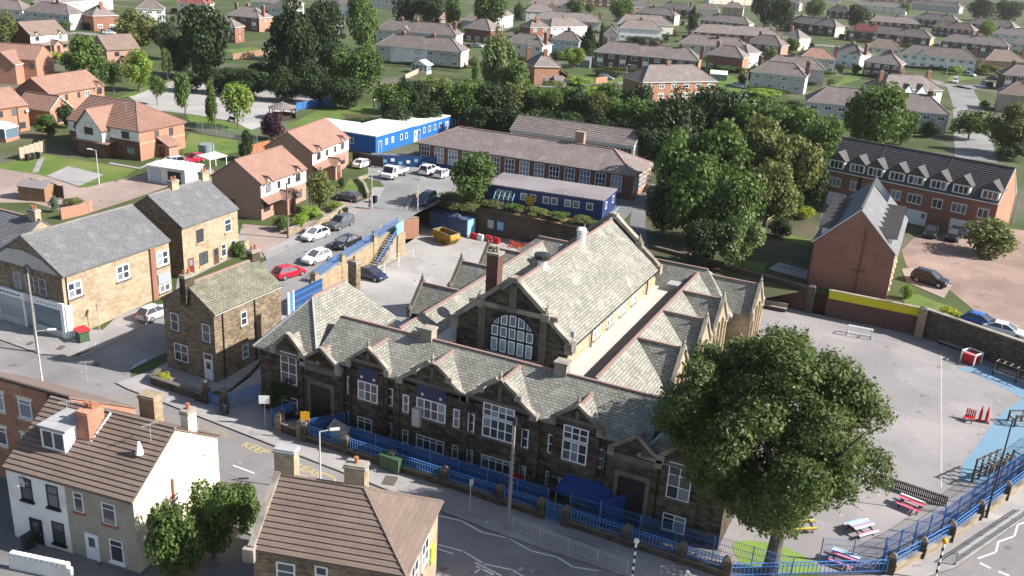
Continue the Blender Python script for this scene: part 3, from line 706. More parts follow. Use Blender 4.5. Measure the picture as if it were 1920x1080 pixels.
def car(label, x, y, z, deg, shape='hatch', paint='white', group=None, dirx=1):
    L, W, H, belt, cr, rr, rf, cf, bon, stern = SHAPES[shape]
    key = (shape, paint)
    if key not in CARS:
        hw = W / 2
        def sec(fx, zb, zt, f):
            xx = (fx - .5) * L; a = hw * f
            return [(xx, -a * .90, zb), (xx, a * .90, zb), (xx, a, zb + .16), (xx, a, (zb + zt) / 2 + .05), (xx, a * .97, zt - .10), (xx, a * .86, zt), (xx, -a * .86, zt), (xx, -a * .97, zt - .10), (xx, -a, (zb + zt) / 2 + .05), (xx, -a, zb + .16)]
        b = MB()
        loft(b, [sec(0, .38, stern * .72, .84), sec(.02, .28, stern * .9, .93), sec(.07, .22, stern, .98), sec(.25, .2, belt, 1), sec(.6, .2, belt, 1), sec(cf, .2, belt * .98, 1), sec(cf + (1 - cf) * .35, .2, bon, .98), sec(cf + (1 - cf) * .8, .22, bon * .88, .93), sec(.985, .28, bon * .74, .86), sec(1, .36, bon * .6, .76)])
        X = lambda f: (f - .5) * L
        rw, bw = hw * .70, hw * .86
        zr = H - .05
        rp = [(X(rr), -rw, zr), (X(rf), -rw, zr), (X(rf), rw, zr), (X(rr), rw, zr)]
        mid = [(X(rr + .06), -rw * .8, H), (X(rf - .05), -rw * .8, H), (X(rf - .05), rw * .8, H), (X(rr + .06), rw * .8, H)]
        b.poly(mid)
        for i in range(4): b.poly([rp[i], rp[(i + 1) % 4], mid[(i + 1) % 4], mid[i]])
        bp = [(X(cr), -bw, belt), (X(cf), -bw, belt), (X(cf), bw, belt), (X(cr), bw, belt)]
        for i in range(4): b.bar(bp[i], rp[i], .09)
        for s_ in (-1, 1): b.bar((X((cr + cf) / 2 + .02), s_ * bw, belt), (X((rr + rf) / 2 + .02), s_ * rw, zr), .07)
        for q in ((X(.30), 0), ):
            pass
        body = b.mesh('body', 'car_' + paint, uv=False)
        E = .93
        def ins(p, q, t): return tuple(a + (c - a) * t for a, c in zip(p, q))
        ws = MB().poly([bp[1], bp[2], rp[2], rp[1]]).mesh('windscreen', 'car_glass', uv=False)
        rw_ = MB().poly([bp[3], bp[0], rp[0], rp[3]]).mesh('rear_window', 'car_glass', uv=False)
        sw = [MB().poly([bp[0], bp[1], rp[1], rp[0]]).mesh('side_window', 'car_glass', uv=False), MB().poly([bp[2], bp[3], rp[3], rp[2]]).mesh('side_window', 'car_glass', uv=False)]
        R = .32 if shape not in ('suv', 'van') else .36
        ty = MB(); ty.tube((0, -.11, 0), (0, .11, 0), R, R, 14); tyre = ty.mesh('wheel', 'tyre', uv=False)
        rm = MB(); rm.tube((0, -.118, 0), (0, .118, 0), R * .62, R * .62, 10); rim = rm.mesh('rim', 'alloy', uv=False)
        hl = MB().box(-.10, -.17, -.07, .05, .17, .08).mesh('headlight', 'lamp_glass', uv=False)
        tl = MB().box(-.04, -.13, -.16, .06, .13, .16).mesh('tail_light', 'tail_red', uv=False)
        mr = MB().box(-.07, -.09, -.06, .07, .09, .06).mesh('door_mirror', 'car_' + paint, uv=False)
        npl = MB().box(-.01, -.26, -.055, .01, .26, .055).mesh('number_plate', 'signal_white', uv=False)
        CARS[key] = (body, ws, rw_, sw, tyre, rim, hl, tl, mr, R, npl)
    body, ws, rw_, sw, tyre, rim, hl, tl, mr, R, npl = CARS[key]
    r = thing('parked_' + ('van' if shape == 'van' else 'car'), label, 'van' if shape == 'van' else 'car', (x, y, z), rad(deg), group)
    put('body', body, r); put('windscreen', ws, r); put('rear_window', rw_, r)
    for m_ in sw: put('side_window', m_, r)
    for sx in (-.30, .305):
        for sy in (-1, 1):
            o = put('wheel', tyre, r, (sx * L, sy * (W / 2 - .10), R)); put('rim', rim, o)
    for sy in (-1, 1):
        put('headlight', hl, r, (L * .465, sy * W * .33, bon * .72)); put('tail_light', tl, r, (-L * .488, sy * W * .37, stern * .82)); put('door_mirror', mr, r, ((cf - .54) * L, sy * (W / 2 + .05), belt + .05))
    put('number_plate', npl, r, (L * .5 - .01, 0, .45)); put('number_plate', npl, r, (-L * .5 + .012, 0, .55))
    return r

# ================================================================ the ground
PLOT = [(-56.0, 55.2), (-54.6, 58.5), (-55.2, 62.0), (-60.5, 78.2), (-63.87,83.29), (-64.83,89.91), (-65.43,97.81), (-66.20,104.79), (-66.99,111.69), (-71.6, 118.6), (-40.0, 118.9), (-34.0, 115.5), (-11.66,110.87), (0.82,111.00), (11.65,105.73), (15.50,103.02), (60, 95), (60, 55.0)]
g_poly = [(-1400, -150), (1400, -150), (1400, 2400), (-1400, 2400)]
sheet('ground', g_poly, 0.0, 'garden', holes=(PLOT,))
# school grounds: level in front and to the east, a lower yard behind on the west
EAST = [(-46.0, 55.2), (-46.0, 92.0), (-40.0, 100.0), (-40.0, 118.8), (-34.0, 115.5), (-11.66,110.87), (0.82,111.00), (11.65,105.73), (15.50,103.02), (60, 95), (60, 55.0)]
sheet('playground', EAST, 0.0, 'play_tar', z=0.0)
def yz(p): return -1.0 * min(1.0, max(0.0, (p[1] - 64.0) / 12.0))
WEST = [(-56.0, 55.2), (-54.6, 58.5), (-55.2, 62.0), (-60.5, 78.2), (-63.87,83.29), (-64.83,89.91), (-65.43,97.81), (-66.20,104.79), (-66.99,111.69), (-71.6, 118.6), (-40.0, 118.8), (-40.0, 100.0), (-46.0, 92.0), (-46.0, 55.2)]
V, T = region(WEST, (), (64.0, 76.0))
mb = MB(); mb.v = [(v[0], v[1], yz(v)) for v in V]
for t in T:
    a, b, c = (V[i] for i in t)
    mb.f.append(tuple(t) if (b[0] - a[0]) * (c[1] - a[1]) - (b[1] - a[1]) * (c[0] - a[0]) > 0 else tuple(t[::-1])); mb.m.append(0)
tag(mb.build('school_yard', 'yard_tar'), kind='structure')
YZ = -1.0

KERB_N = [(-320, 69), (-130, 58.6), (-80.8, 55.1), (-74.7, 54.85), (-64.2, 54.3), (-62.4, 54.0), (-57.9, 53.76), (-50.0, 53.26), (-38.0, 52.5), (-22.8, 51.5), (-13.8, 51.6), (-7.0, 52.4), (-1.0, 55.6), (6.2, 64.53), (10.84, 74.25), (20.0, 94.0), (20.6, 95.2)]
ROAD_S = [(30.0, 95.2), (27.0, 88.0), (19.0, 70.0), (12.0, 57.0), (14.0, 44.0), (-5.0, 43.9), (-38.0, 44.8), (-62.0, 46.4), (-80.0, 47.5), (-130, 51.0), (-320, 61.0)]
road = sheet('road', KERB_N + ROAD_S, 0.02, 'asphalt', z=0.0)
STREET_L = [(-71.58,56.70), (-71.26,58.64), (-72.01,67.37), (-73.00,85.77), (-73.33,92.23), (-74.12,106.05), (-75.30,114.19), (-77.62,119.18), (-80.23,121.63), (-82.60,121.86)]
STREET_R = [(-87.30,128.78), (-88.26,138.49), (-80.91,137.19), (-71.53,133.11), (-67.28,122.65), (-66.69,115.69), (-66.99,111.69), (-66.20,104.79), (-65.43,97.81), (-64.83,89.91), (-63.87,83.29), (-62.88,76.71), (-63.5, 68.5), (-65.2, 60.5), (-65.4, 57.1), (-62.4, 54.3)]
street = sheet('street', [(-74.9, 54.6)] + STREET_L + STREET_R, 0.03, 'street_tar')
# pavements with kerbs
PAVE = [p for p in KERB_N if -65 < p[0] < 21] + [(16.5, 92.0), (11.3, 81.0), (5.5, 67.9), (2.0, 61.2), (-3.0, 56.2), (-8.0, 55.15), (-55.9, 55.15), (-56.2, 57.6), (-63.6, 57.4)]
sheet('pavement', PAVE, 0.13, 'paving', z=0.0, skirt=0.13)
SHOPPAVE = [(-130, 58.8), (-80.8, 55.25), (-74.9, 55.0), (-72.6, 56.0), (-71.44,58.80), (-72.21,67.57), (-72.36,69.41), (-76.2, 66.5), (-74.2, 61.8), (-83, 58.2), (-130, 64)]
sheet('pavement', SHOPPAVE, 0.11, 'paving', skirt=0.12)
sheet('pavement', STREET_L[3:8] + [(-79.13,118.21), (-76.49,113.43), (-76.71,108.43), (-75.46,93.52), (-75.11,87.51)], 0.12, 'paving', skirt=0.12)
for nm, pts, z, w in (('kerb', [p for p in KERB_N if -65 < p[0] < 21], 0.0, .16), ('kerb', [(-130, 58.7), (-80.8, 55.15), (-74.9, 54.95)], 0.0, .16)):
    sheet(nm, strip(pts, w, .08), 0.145, 'kerb_stone', z=z, skirt=0.14)
sheet('kerb', strip([(-71.58,56.70), (-71.26,58.64), (-72.01,67.37), (-72.16,69.20)], .16, -.08), 0.135, 'kerb_stone', skirt=.13)
sheet('kerb', strip(STREET_L[3:8], .16, .08), 0.14, 'kerb_stone', skirt=.13)
# far side of the main road
sheet('pavement', [(-320, 60.9), (-130, 50.9), (-80, 47.4), (-62, 46.3), (-38, 44.7), (-5, 43.8), (-5, 41.8), (-38, 42.6), (-62, 44.2), (-80, 45.3), (-130, 48.6), (-320, 58.6)], 0.12, 'paving', z=0.0, skirt=.12)

def lettering(name, txt, size, mat, parent, ax='CENTER', off=0.0):
    cu = bpy.data.curves.new(name, 'FONT'); cu.align_y = 'CENTER' if ax == 'CENTER' else 'BOTTOM_BASELINE'; cu.body = txt; cu.size = size; cu.align_x = ax; cu.offset = off
    t = bpy.data.objects.new(name, cu); COL.objects.link(t); bpy.context.view_layer.update()
    me = bpy.data.meshes.new_from_object(t); bpy.data.objects.remove(t); me.materials.clear(); me.materials.append(MATS[mat])
    return put(name, me, parent)
def mark(pts, w, mat='line_white', parent=None, z=0.0, dz=0.03, name='road_marking'):
    o = sheet(name, strip(pts, w), dz, mat, z=z, kind=None); o.parent = parent or road
    return o
for a, b in (((-30.92,51.82), (-28.67,51.38)), ((-28.61,51.34), (-26.76,51.66)), ((-26.66,51.64), (-24.78,51.16)), ((-24.75,51.18), (-22.91,51.52)), ((-22.81,51.51), (-20.85,51.00)), ((-20.76,50.99), (-18.97,51.27)), ((-18.88,51.25), (-17.54,50.81)), ((-17.47,50.85), (-15.89,51.31)),
             ((-26.75,48.31), (-24.92,48.55)), ((-24.82,48.53), (-23.16,48.07)), ((-23.01,48.02), (-21.06,48.43)), ((-21.00,48.39), (-19.25,47.98)), ((7.62,66.64), (8.78,68.19)), ((8.82,68.28), (9.00,69.82)), ((9.04,69.84), (10.07,71.22)), ((10.11,71.32), (10.36,73.06)), ((10.40,73.17), (11.60,74.70)),
             ((-45.83,49.02), (-43.66,48.97)), ((-41.99,48.91), (-40.47,48.86)), ((-26.51,47.89), (-25.35,47.95)), ((-23.63,47.86), (-21.40,47.50)), ((-23.37,47.54), (-21.92,47.33)), ((-30.91,51.50), (-30.75,52.08)), ((-23.09,46.85), (-22.95,47.52))):
    mark((a, b), 0.13)
for a, b in (((7.77,66.15), (8.46,65.86)), ((8.98,65.74), (9.66,65.59))): mark((a, b), 0.2)
Yz = [(-62.29,51.80), (-60.84,53.57), (-59.44,51.83), (-57.80,53.45), (-56.20,51.80), (-55.17,52.79), (-53.85,52.60)]
for a, b in zip(Yz, Yz[1:]): mark((a, b), 0.14, 'worn_yellow')
Yz = [(-39.66,51.76), (-38.04,51.65), (-37.04,50.67), (-35.68,52.19), (-34.16,50.54), (-32.72,51.99), (-31.39,50.48), (-31.28,52.10)]
for a, b in zip(Yz, Yz[1:]): mark((a, b), 0.16, 'line_yellow')
for a, b in (((-49.82,52.30), (-48.10,52.22)), ((-44.74,51.98), (-42.84,51.89))): mark((a, b), 0.12, 'worn_yellow')
for txt, a, b, m_ in (('SCHOOL', (-53.18,52.03), (-49.84,51.88), 'worn_yellow'), ('KEEP', (-47.42,51.63), (-44.67,51.44), 'line_yellow'), ('CLEAR', (-42.45,51.27), (-39.31,50.97), 'line_yellow')):
    o = lettering('road_lettering', txt, .95, m_, road, 'LEFT', .012)
    d = Vector((b[0] - a[0], b[1] - a[1], 0))
    o.location = (a[0], a[1], 0.032); o.rotation_euler = (0, 0, math.atan2(d.y, d.x))
    wd = {'SCHOOL': 3.35, 'KEEP': 2.3, 'CLEAR': 2.75}[txt] * .95
    o.scale = (d.length / wd, 1.25, 1)
mark(((-69.05,60.90), (-69.45,65.30)), .12, parent=street, z=0.1, dz=.06)
mark(((-65.51,57.36), (-66.19,62.47)), .1, parent=street, z=0.08, dz=.06); mark(((-65.24,56.98), (-65.77,61.98)), .1, parent=street, z=0.08, dz=.06)
for p, w, l in (((-77.64,56.04), .5, .7), ((-74.41,56.94), .6, .9), ((-34.04,53.36), 1.0, 1.3), ((-54.70,57.70), .6, .6), ((-68.76,56.10), .6, .6), ((-74.33,92.35), .6, .5)):
    z = g0(p[1]); tag(MB().box(-w / 2, -l / 2, 0, w / 2, l / 2, .012).build('manhole_cover', 'iron_cover', None, (p[0], p[1], z + (.142 if p[1] < 60 else .045)), .3), kind='structure')

sheet('forecourt', [(-63.6, 57.5), (-56.1, 57.5), (-54.8, 58.6), (-55.4, 62), (-60.5, 78), (-62.6, 80), (-63.6, 70)], 0.04, 'paving')
sheet('back_lane', [(-120, 47.5), (-62, 44.1), (-38, 42.5), (-5, 41.7), (10, 41), (10, -20), (-120, -20)], 0.01, 'front_yard', z=0.0)
sheet('wood_shade_floor', [(-52.02,164.80), (-44.93,189.71), (-18.63,176.29), (-16.17,147.59), (-14.66,126.11), (-12.29,111.01), (-16.40,105.77), (-25.39,108.03), (-32.62,112.18)], 0.02, 'scrub')  # wood floor and gap beside it coloured dark, painting in the wood's shadow
sheet('forecourt', [(-73.94,71.49), (-76.61,75.62), (-77.23,88.00), (-82.37,91.92), (-80.75,84.94), (-80.46,78.75)], 0.03, 'paving')
# courts, lawns, drives behind and beside
sheet('car_park', [(-166.33,150.84), (-174.56,174.28), (-157.05,181.03), (-133.63,177.46), (-125.84,157.03), (-120.86,138.80), (-129.00,143.59), (-140.72,143.48), (-150.05,141.94)], 0.03, 'yard_tar')
sheet('estate_drive', [(-130.25,87.42), (-134.65,96.07), (-128.15,96.69), (-115.44,94.74), (-113.04,103.75), (-114.02,114.41), (-106.12,112.66), (-99.95,107.09), (-105.25,103.65), (-104.82,92.91), (-105.05,85.73), (-115.18,86.30), (-122.37,81.72)], 0.02, 'rose_drive')
sheet('driveway', [(-84.48,94.67), (-80.77,95.69), (-76.81,101.60), (-74.40,91.11), (-73.23,86.06), (-77.04,86.77), (-80.85,89.47)], 0.025, 'rose_drive')
sheet('lawn', [(-140.56,96.73), (-135.71,96.88), (-134.80,104.57), (-127.65,105.33), (-116.08,106.10), (-113.94,101.41), (-114.80,95.15), (-125.71,96.16), (-133.61,95.28), (-135.71,93.17)], 0.035, 'lawn')
sheet('parking_bay', [(-124.38,96.33), (-126.11,101.72), (-117.81,101.33), (-115.99,95.03)], 0.05, 'paving')
sheet('garden_path', strip([(-133.65,102.91), (-127.27,96.56)], .9), 0.055, 'paving')
sheet('garden_path', strip([(-122.35,106.50), (-116.06,106.86), (-117.20,112.29)], .9), 0.055, 'paving')
sheet('lawn', [(-127.32,129.52), (-117.19,130.92), (-110.48,123.29), (-110.46,116.78), (-112.51,112.25), (-121.54,122.21)], 0.03, 'lawn')
sheet('lawn', [(-141.09,143.13), (-127.54,141.94), (-117.92,138.06), (-117.30,134.65), (-134.45,136.95)], 0.05, 'lawn')
sheet('lawn', [(-163.75,145.53), (-175.80,170.32), (-177.23,177.89), (-164.16,151.05)], 0.05, 'lawn')
sheet('lawn', [(-118.11,144.85), (-125.29,166.33), (-118.86,177.37), (-111.16,177.46), (-109.89,164.01), (-111.18,157.26), (-114.14,151.46)], 0.03, 'lawn')
sheet('lawn', [(-81.62,113.31), (-85.05,120.25), (-81.77,118.88), (-78.88,116.38), (-77.42,112.83), (-79.10,111.14)], 0.06, 'lawn')
sheet('flower_bed', [(-118.61,164.87), (-110.40,171.95), (-107.77,169.33), (-114.26,160.68)], 0.06, 'scrub')
sheet('driveway', [(-79.65,105.40), (-79.15,109.88), (-74.74,110.28), (-73.26,109.45), (-74.44,105.85), (-74.99,100.61)], 0.05, 'rose_drive')
sheet('court', [(-3.44,134.21), (-2.03,144.34), (10.84,157.20), (17.40,158.68), (14.73,107.90), (10.17,112.90), (6.28,114.80), (2.84,121.03), (-2.22,126.96)], 0.03, 'block_paving')
sheet('driveway', [(-2.75,125.32), (-0.98,127.84), (3.39,122.40), (2.73,117.17), (-1.72,120.28)], 0.06, 'rose_drive')
sheet('lawn', [(-1.83,114.45), (-0.23,116.89), (4.02,114.34), (2.48,110.85), (-1.05,112.21)], 0.06, 'lawn')
sheet('patio', [(-17.86,115.69), (-17.17,118.92), (-12.97,118.01), (-12.90,114.55)], 0.05, 'paving')
sheet('lawn', [(-18.28,132.36), (-15.19,131.55), (-14.81,128.28), (-18.66,128.41)], 0.05, 'lawn')
sheet('lawn', [(-21.30,117.30), (-18.27,117.60), (-18.26,114.39), (-21.36,114.64)], 0.05, 'lawn')
sheet('path', strip([(-34.17,113.52), (-38.15,124.00), (-41.65,135.59), (-43.72,148.69)], 2.2), 0.03, 'front_yard')
sheet('bank', [(-66.96,121.76), (-61.40,119.97), (-53.04,120.80), (-43.79,120.68), (-42.92,117.48), (-52.56,117.95), (-61.35,118.19)], 0.05, 'bark_soil')
sheet('forecourt', [(-92.74,130.36), (-88.72,139.21), (-85.82,141.70), (-41.65,135.59), (-40.48,124.90), (-64.44,125.71), (-86.45,135.68)], 0.02, 'front_yard')
# estate roads and greens
for pts, w in (([(-102.15,234.24), (-96.32,259.13), (-82.86,265.05), (-73.58,258.18)], 7), ([(4.88,212.94), (1.66,297.31), (-1.66,342.67), (-12.17,356.74), (-21.94,349.36)], 8), ([(-1.66,342.67), (9.50,363.09), (24.39,370.78)], 7),
               ([(-199.83,297.97), (-165.90,318.04), (-127.09,328.16)], 6), ([(-271.39,199.56), (-266.22,224.90), (-248.89,228.84)], 6), ([(-72.40,259.43), (-53.08,260.28), (-32.11,228.61)], 6), ([(-116.26,432.84), (-76.88,453.95), (-26.84,462.95), (27.57,444.38)], 7), ([(-169.99,498.34), (-107.74,529.63), (-31.62,528.12)], 7), ([(-128.69,678.92), (-43.66,692.51), (37.25,668.95)], 7)):
    sheet('estate_road', strip(pts, w), 0.03, 'street_tar')
for pl in ([(-99.84,243.57), (-102.07,271.80), (-90.04,269.24), (-90.86,257.72)], [(-67.30,271.84), (-70.74,308.05), (-62.13,300.60), (-57.25,268.76)], [(-7.39,344.63), (-5.45,383.59), (3.47,381.92), (-2.24,364.23)], [(-132.77,218.40), (-123.77,222.82), (-128.75,228.67), (-134.89,224.66)], [(-36.79,304.76), (-37.96,366.13), (-32.38,383.80), (-32.36,334.05)], [(-207.03,227.18), (-208.61,241.18), (-199.28,237.73), (-199.06,222.92)]):
    sheet('lawn', pl, 0.045, 'lawn')
# playground surfaces and lines
pg = lambda pts, m_, dz, nm: sheet(nm, pts, dz, m_, z=0.0)
pg([(6.12,78.69), (6.30,81.29), (7.26,85.05), (8.47,90.15), (9.50,94.25), (11.74,99.66), (13.44,100.32), (12.88,87.20), (10.25,83.69), (8.56,80.26), (7.36,78.28), (6.55,77.80)], 'blue_ground', .008, 'safety_surface')
pg([(5.21,102.82), (7.51,105.89), (10.10,104.74), (13.47,101.03), (13.27,96.23), (11.47,98.66), (9.06,100.78), (7.03,102.45)], 'blue_ground', .008, 'safety_surface')
pg([(-5.4 + 3.0 * math.cos(t) * (1 + .12 * math.sin(3 * t)), 58.6 + 2.2 * math.sin(t)) for t in [i * .35 for i in range(18)]], 'green_ground', .012, 'safety_surface')
pl_ = bpy.data.objects['playground']
for pts, w in (([(-3.90,106.60), (3.40,106.85)], .12), ([(3.45,106.88), (4.79,75.80)], .13), ([(0.12,96.09), (3.82,96.02)], .07), ([(1.25,87.71), (4.18,87.84)], .07), ([(1.66,85.21), (4.30,85.01)], .07), ([(-16.08,100.17), (-6.68,106.40)], .07), ([(-9.50,106.96), (-6.63,106.99)], .08)):
    mark(pts, w, 'line_faint', pl_, dz=.01, name='pitch_line')
pg([(-43.5, 55.3), (-9, 55.3), (-9, 58.2), (-43.5, 58.2)], 'front_yard', .01, 'front_yard')

# ================================================================ the school
SX, SY = -29.8, 58.0
S = thing('school', 'long soot-blackened stone school with pale slate roofs and a tall gabled hall', 'school', (SX, SY, 0))
FE, FR, RY = 6.5, 8.85, 3.45                              # front eave and ridge
# walls
mb = MB()
mb.box(-14.2, 0, -1.2, 14.2, 5.8, FE)
for s_ in (-1, 1):
    a, b = sorted((s_ * 14.2, s_ * 20.5)); mb.box(a, -.2, -1.2, b, 11.3, 6.2)
mb.box(-12.4, 5.8, -1.2, -5.15, 33.0, 6.0); mb.box(5.15, 5.8, -1.2, 12.3, 33.0, 6.0); mb.box(-12.0, 30.4, -1.2, 12.9, 36.4, 6.2)
mb.build('wall', 'soot_stone', S)
mb = MB()                                      # the hall: dark front, pale sides
mb.poly([(-5.15, 7, 0), (5.15, 7, 0), (5.15, 7, 9.7), (0, 7, 13.9), (-5.15, 7, 9.7)], 0)
mb.poly([(5.15, 30.4, 0), (-5.15, 30.4, 0), (-5.15, 30.4, 9.7), (0, 30.4, 13.9), (5.15, 30.4, 9.7)], 0)
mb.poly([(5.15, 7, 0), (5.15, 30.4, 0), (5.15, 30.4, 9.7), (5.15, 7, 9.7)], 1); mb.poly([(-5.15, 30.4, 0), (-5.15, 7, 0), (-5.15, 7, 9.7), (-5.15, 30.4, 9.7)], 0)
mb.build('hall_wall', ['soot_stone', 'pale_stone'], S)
# main roofs
def roof_part(planes, mat='stone_slate', t=.14, ridges=(), rm='ridge_tile', name='roof', crest=True):
    mb = MB()
    for p in planes: mb.slab(p, t)
    o = mb.build(name, mat, S)
    if ridges:
        mb = MB()
        for a, b in ridges:
            A, B = Vector(a), Vector(b); n = max(1, int((B - A).length / .45)) if crest else 1
            for i in range(n):
                p, q = A + (B - A) * (i / n), A + (B - A) * ((i + .9) / n if crest else 1)
                mb.bar((p.x, p.y, p.z + .04), (q.x, q.y, q.z + .04), .22, .15)
        mb.build('ridge_tiles', rm, o)
    return o
roof_part([[(-14.6, -.3, FE), (14.6, -.3, FE), (14.6, RY, FR), (-14.6, RY, FR)], [(14.6, 6.9, FE), (-14.6, 6.9, FE), (-14.6, RY, FR), (14.6, RY, FR)]], ridges=[((-14.4, RY, FR), (14.4, RY, FR))])
roof_part([[(5.45, 7.35, 9.45), (5.45, 30.1, 9.45), (0, 30.1, 13.8), (0, 7.35, 13.8)], [(-5.45, 30.1, 9.45), (-5.45, 7.35, 9.45), (0, 7.35, 13.8), (0, 30.1, 13.8)]], ridges=[((0, 7.4, 13.8), (0, 30.0, 13.8))], name='hall_roof')
# pavilions
for s_ in (-1, 1):
    xa, xb = s_ * 14.0, s_ * 20.9; xm = s_ * 17.5
    a, b = min(xa, xb), max(xa, xb); y0, y1, e, rr = -.6, 11.7, 6.0, 10.0
    p, q = (xm, 3.4, rr), (xm, 8.2, rr)
    roof_part([[(a, y0, e), (b, y0, e), p], [(b, y0, e), (b, y1, e), q, p], [(b, y1, e), (a, y1, e), q], [(a, y1, e), (a, y0, e), p, q]], ridges=[(p, q)], name='pavilion_roof', crest=False)
    mb = MB()
    for c in ((a, y0, e), (b, y0, e)): mb.bar(p, c, .2, .14)
    mb.build('hip_lead', 'lead', S)
# wings: inner slope to the gutter, outer slope
for s_ in (-1, 1):
    R1, R2 = (s_ * 8.85, RY, 8.9), (s_ * 8.85, 33.5, 8.9)
    inn = [(s_ * 6.85, RY, 7.55), (s_ * 6.85, 33.5, 7.55), R2, R1]; out = [(s_ * 12.75, RY, 5.95), (s_ * 12.75, 33.5, 5.95), R2, R1]
    if s_ > 0: inn = inn[::-1]
    else: out = out[::-1]
    roof_part([inn], 'shaded_slate' if s_ > 0 else 'stone_slate', name='wing_roof'); roof_part([out], ridges=[((s_ * 8.85, 3.8, 8.9), (s_ * 8.85, 33.2, 8.9))], name='wing_roof')  # east inner slope turns from the sun; its shade is put into the slate
    MB().box(min(s_ * 5.15, s_ * 6.95), 4.6, 6.3, max(s_ * 5.15, s_ * 6.95), 30.4, 7.6).build('gutter_ledge', 'pale_gutter', S)
# cross range behind
p, q = (-9.5, 33.5, 9.3), (9.7, 33.5, 9.3)
roof_part([[(-13.2, 30.0, 6.0), (13.4, 30.0, 6.0), q, p], [(13.4, 30.0, 6.0), (13.4, 37.0, 6.0), q], [(13.4, 37.0, 6.0), (-13.2, 37.0, 6.0), p, q], [(-13.2, 37.0, 6.0), (-13.2, 30.0, 6.0), p]], ridges=[(p, q)], name='cross_roof', crest=False)
MB().box(6.6, 29.6, 6.0, 7.8, 31.0, 8.3).build('roof_hatch', 'lead', S)
# east-side gables with buttressed ends
def side_gable(s_, yc, hw, zr, ze, xi, xo, wall):
    mb = MB(); x = s_ * xo
    mb.poly([(x, yc - hw, -1.2), (x, yc + hw, -1.2), (x, yc + hw, ze), (x, yc, zr + .1), (x, yc - hw, ze)])
    for d in (-1, 1): mb.poly([(x, yc + d * hw, -1.2), (s_ * 9, yc + d * hw, -1.2), (s_ * 9, yc + d * hw, ze), (x, yc + d * hw, ze)])
    o = mb.build('gable_wall', wall, S)
    r1, r2 = (s_ * xi, yc, zr), (s_ * (xo - .05), yc, zr)
    k = (zr - ze) / hw; xb = s_ * (xi + .3)
    P = [[(s_ * (xo - .05), yc - hw - .1, ze - k * .1), r2, r1, (s_ * xi, yc - hw - .1, ze - k * .1)], [(s_ * (xo - .05), yc + hw + .1, ze - k * .1), (s_ * xi, yc + hw + .1, ze - k * .1), r1, r2]]
    if s_ < 0: P = [p[::-1] for p in P]
    roof_part(P, ridges=[(r1, r2)], name='gable_roof')
    cm = 'coping' if s_ > 0 else 'dark_coping'
    for d in (-1, 1):
        MB().bar((x, yc + d * (hw + .15), ze + .05), (x, yc, zr + .28), .34, .26).build('coping', cm, S)
        MB().lathe([(.26, ze - .5), (.26, ze + .25), (.33, ze + .3), (.05, ze + .75)], (x, yc + d * (hw + .15)), 8).build('pinnacle', cm, S)
    MB().lathe([(.2, zr + .2), (.12, zr + .5), (.16, zr + .62), (.05, zr + .8), (.02, zr + 1.05)], (x, yc), 8).build('finial', cm, S)
    for d in (-.55, -.2, .2, .55) if s_ > 0 else ():
        MB().box(x - .02, yc + d * hw * 1.5 - .14, -1.2, x + .22, yc + d * hw * 1.5 + .14, ze - .2 if abs(d) > .5 else ze + .6).build('buttress', 'pale_stone', S)
    return o
for yc in (13.3, 20.7, 27.0): side_gable(1, yc, 2.45, 8.85, 6.2, 8.75, 13.0, 'buff_stone')
side_gable(1, 33.5, 2.3, 8.8, 6.3, 9.7, 15.2, 'buff_stone')
for yc in (17.2, 25.2, 31.4): side_gable(-1, yc, 2.2, 7.7, 5.4, 10.2, 14.7, 'soot_stone')
for yc in (17.0, 23.9, 30.2):
    for z in (2.4, 4.4): window(S, 12.3, z - .4, yc - .2, math.pi / 2, .7, 1.3, 1, .5, sill='coping')

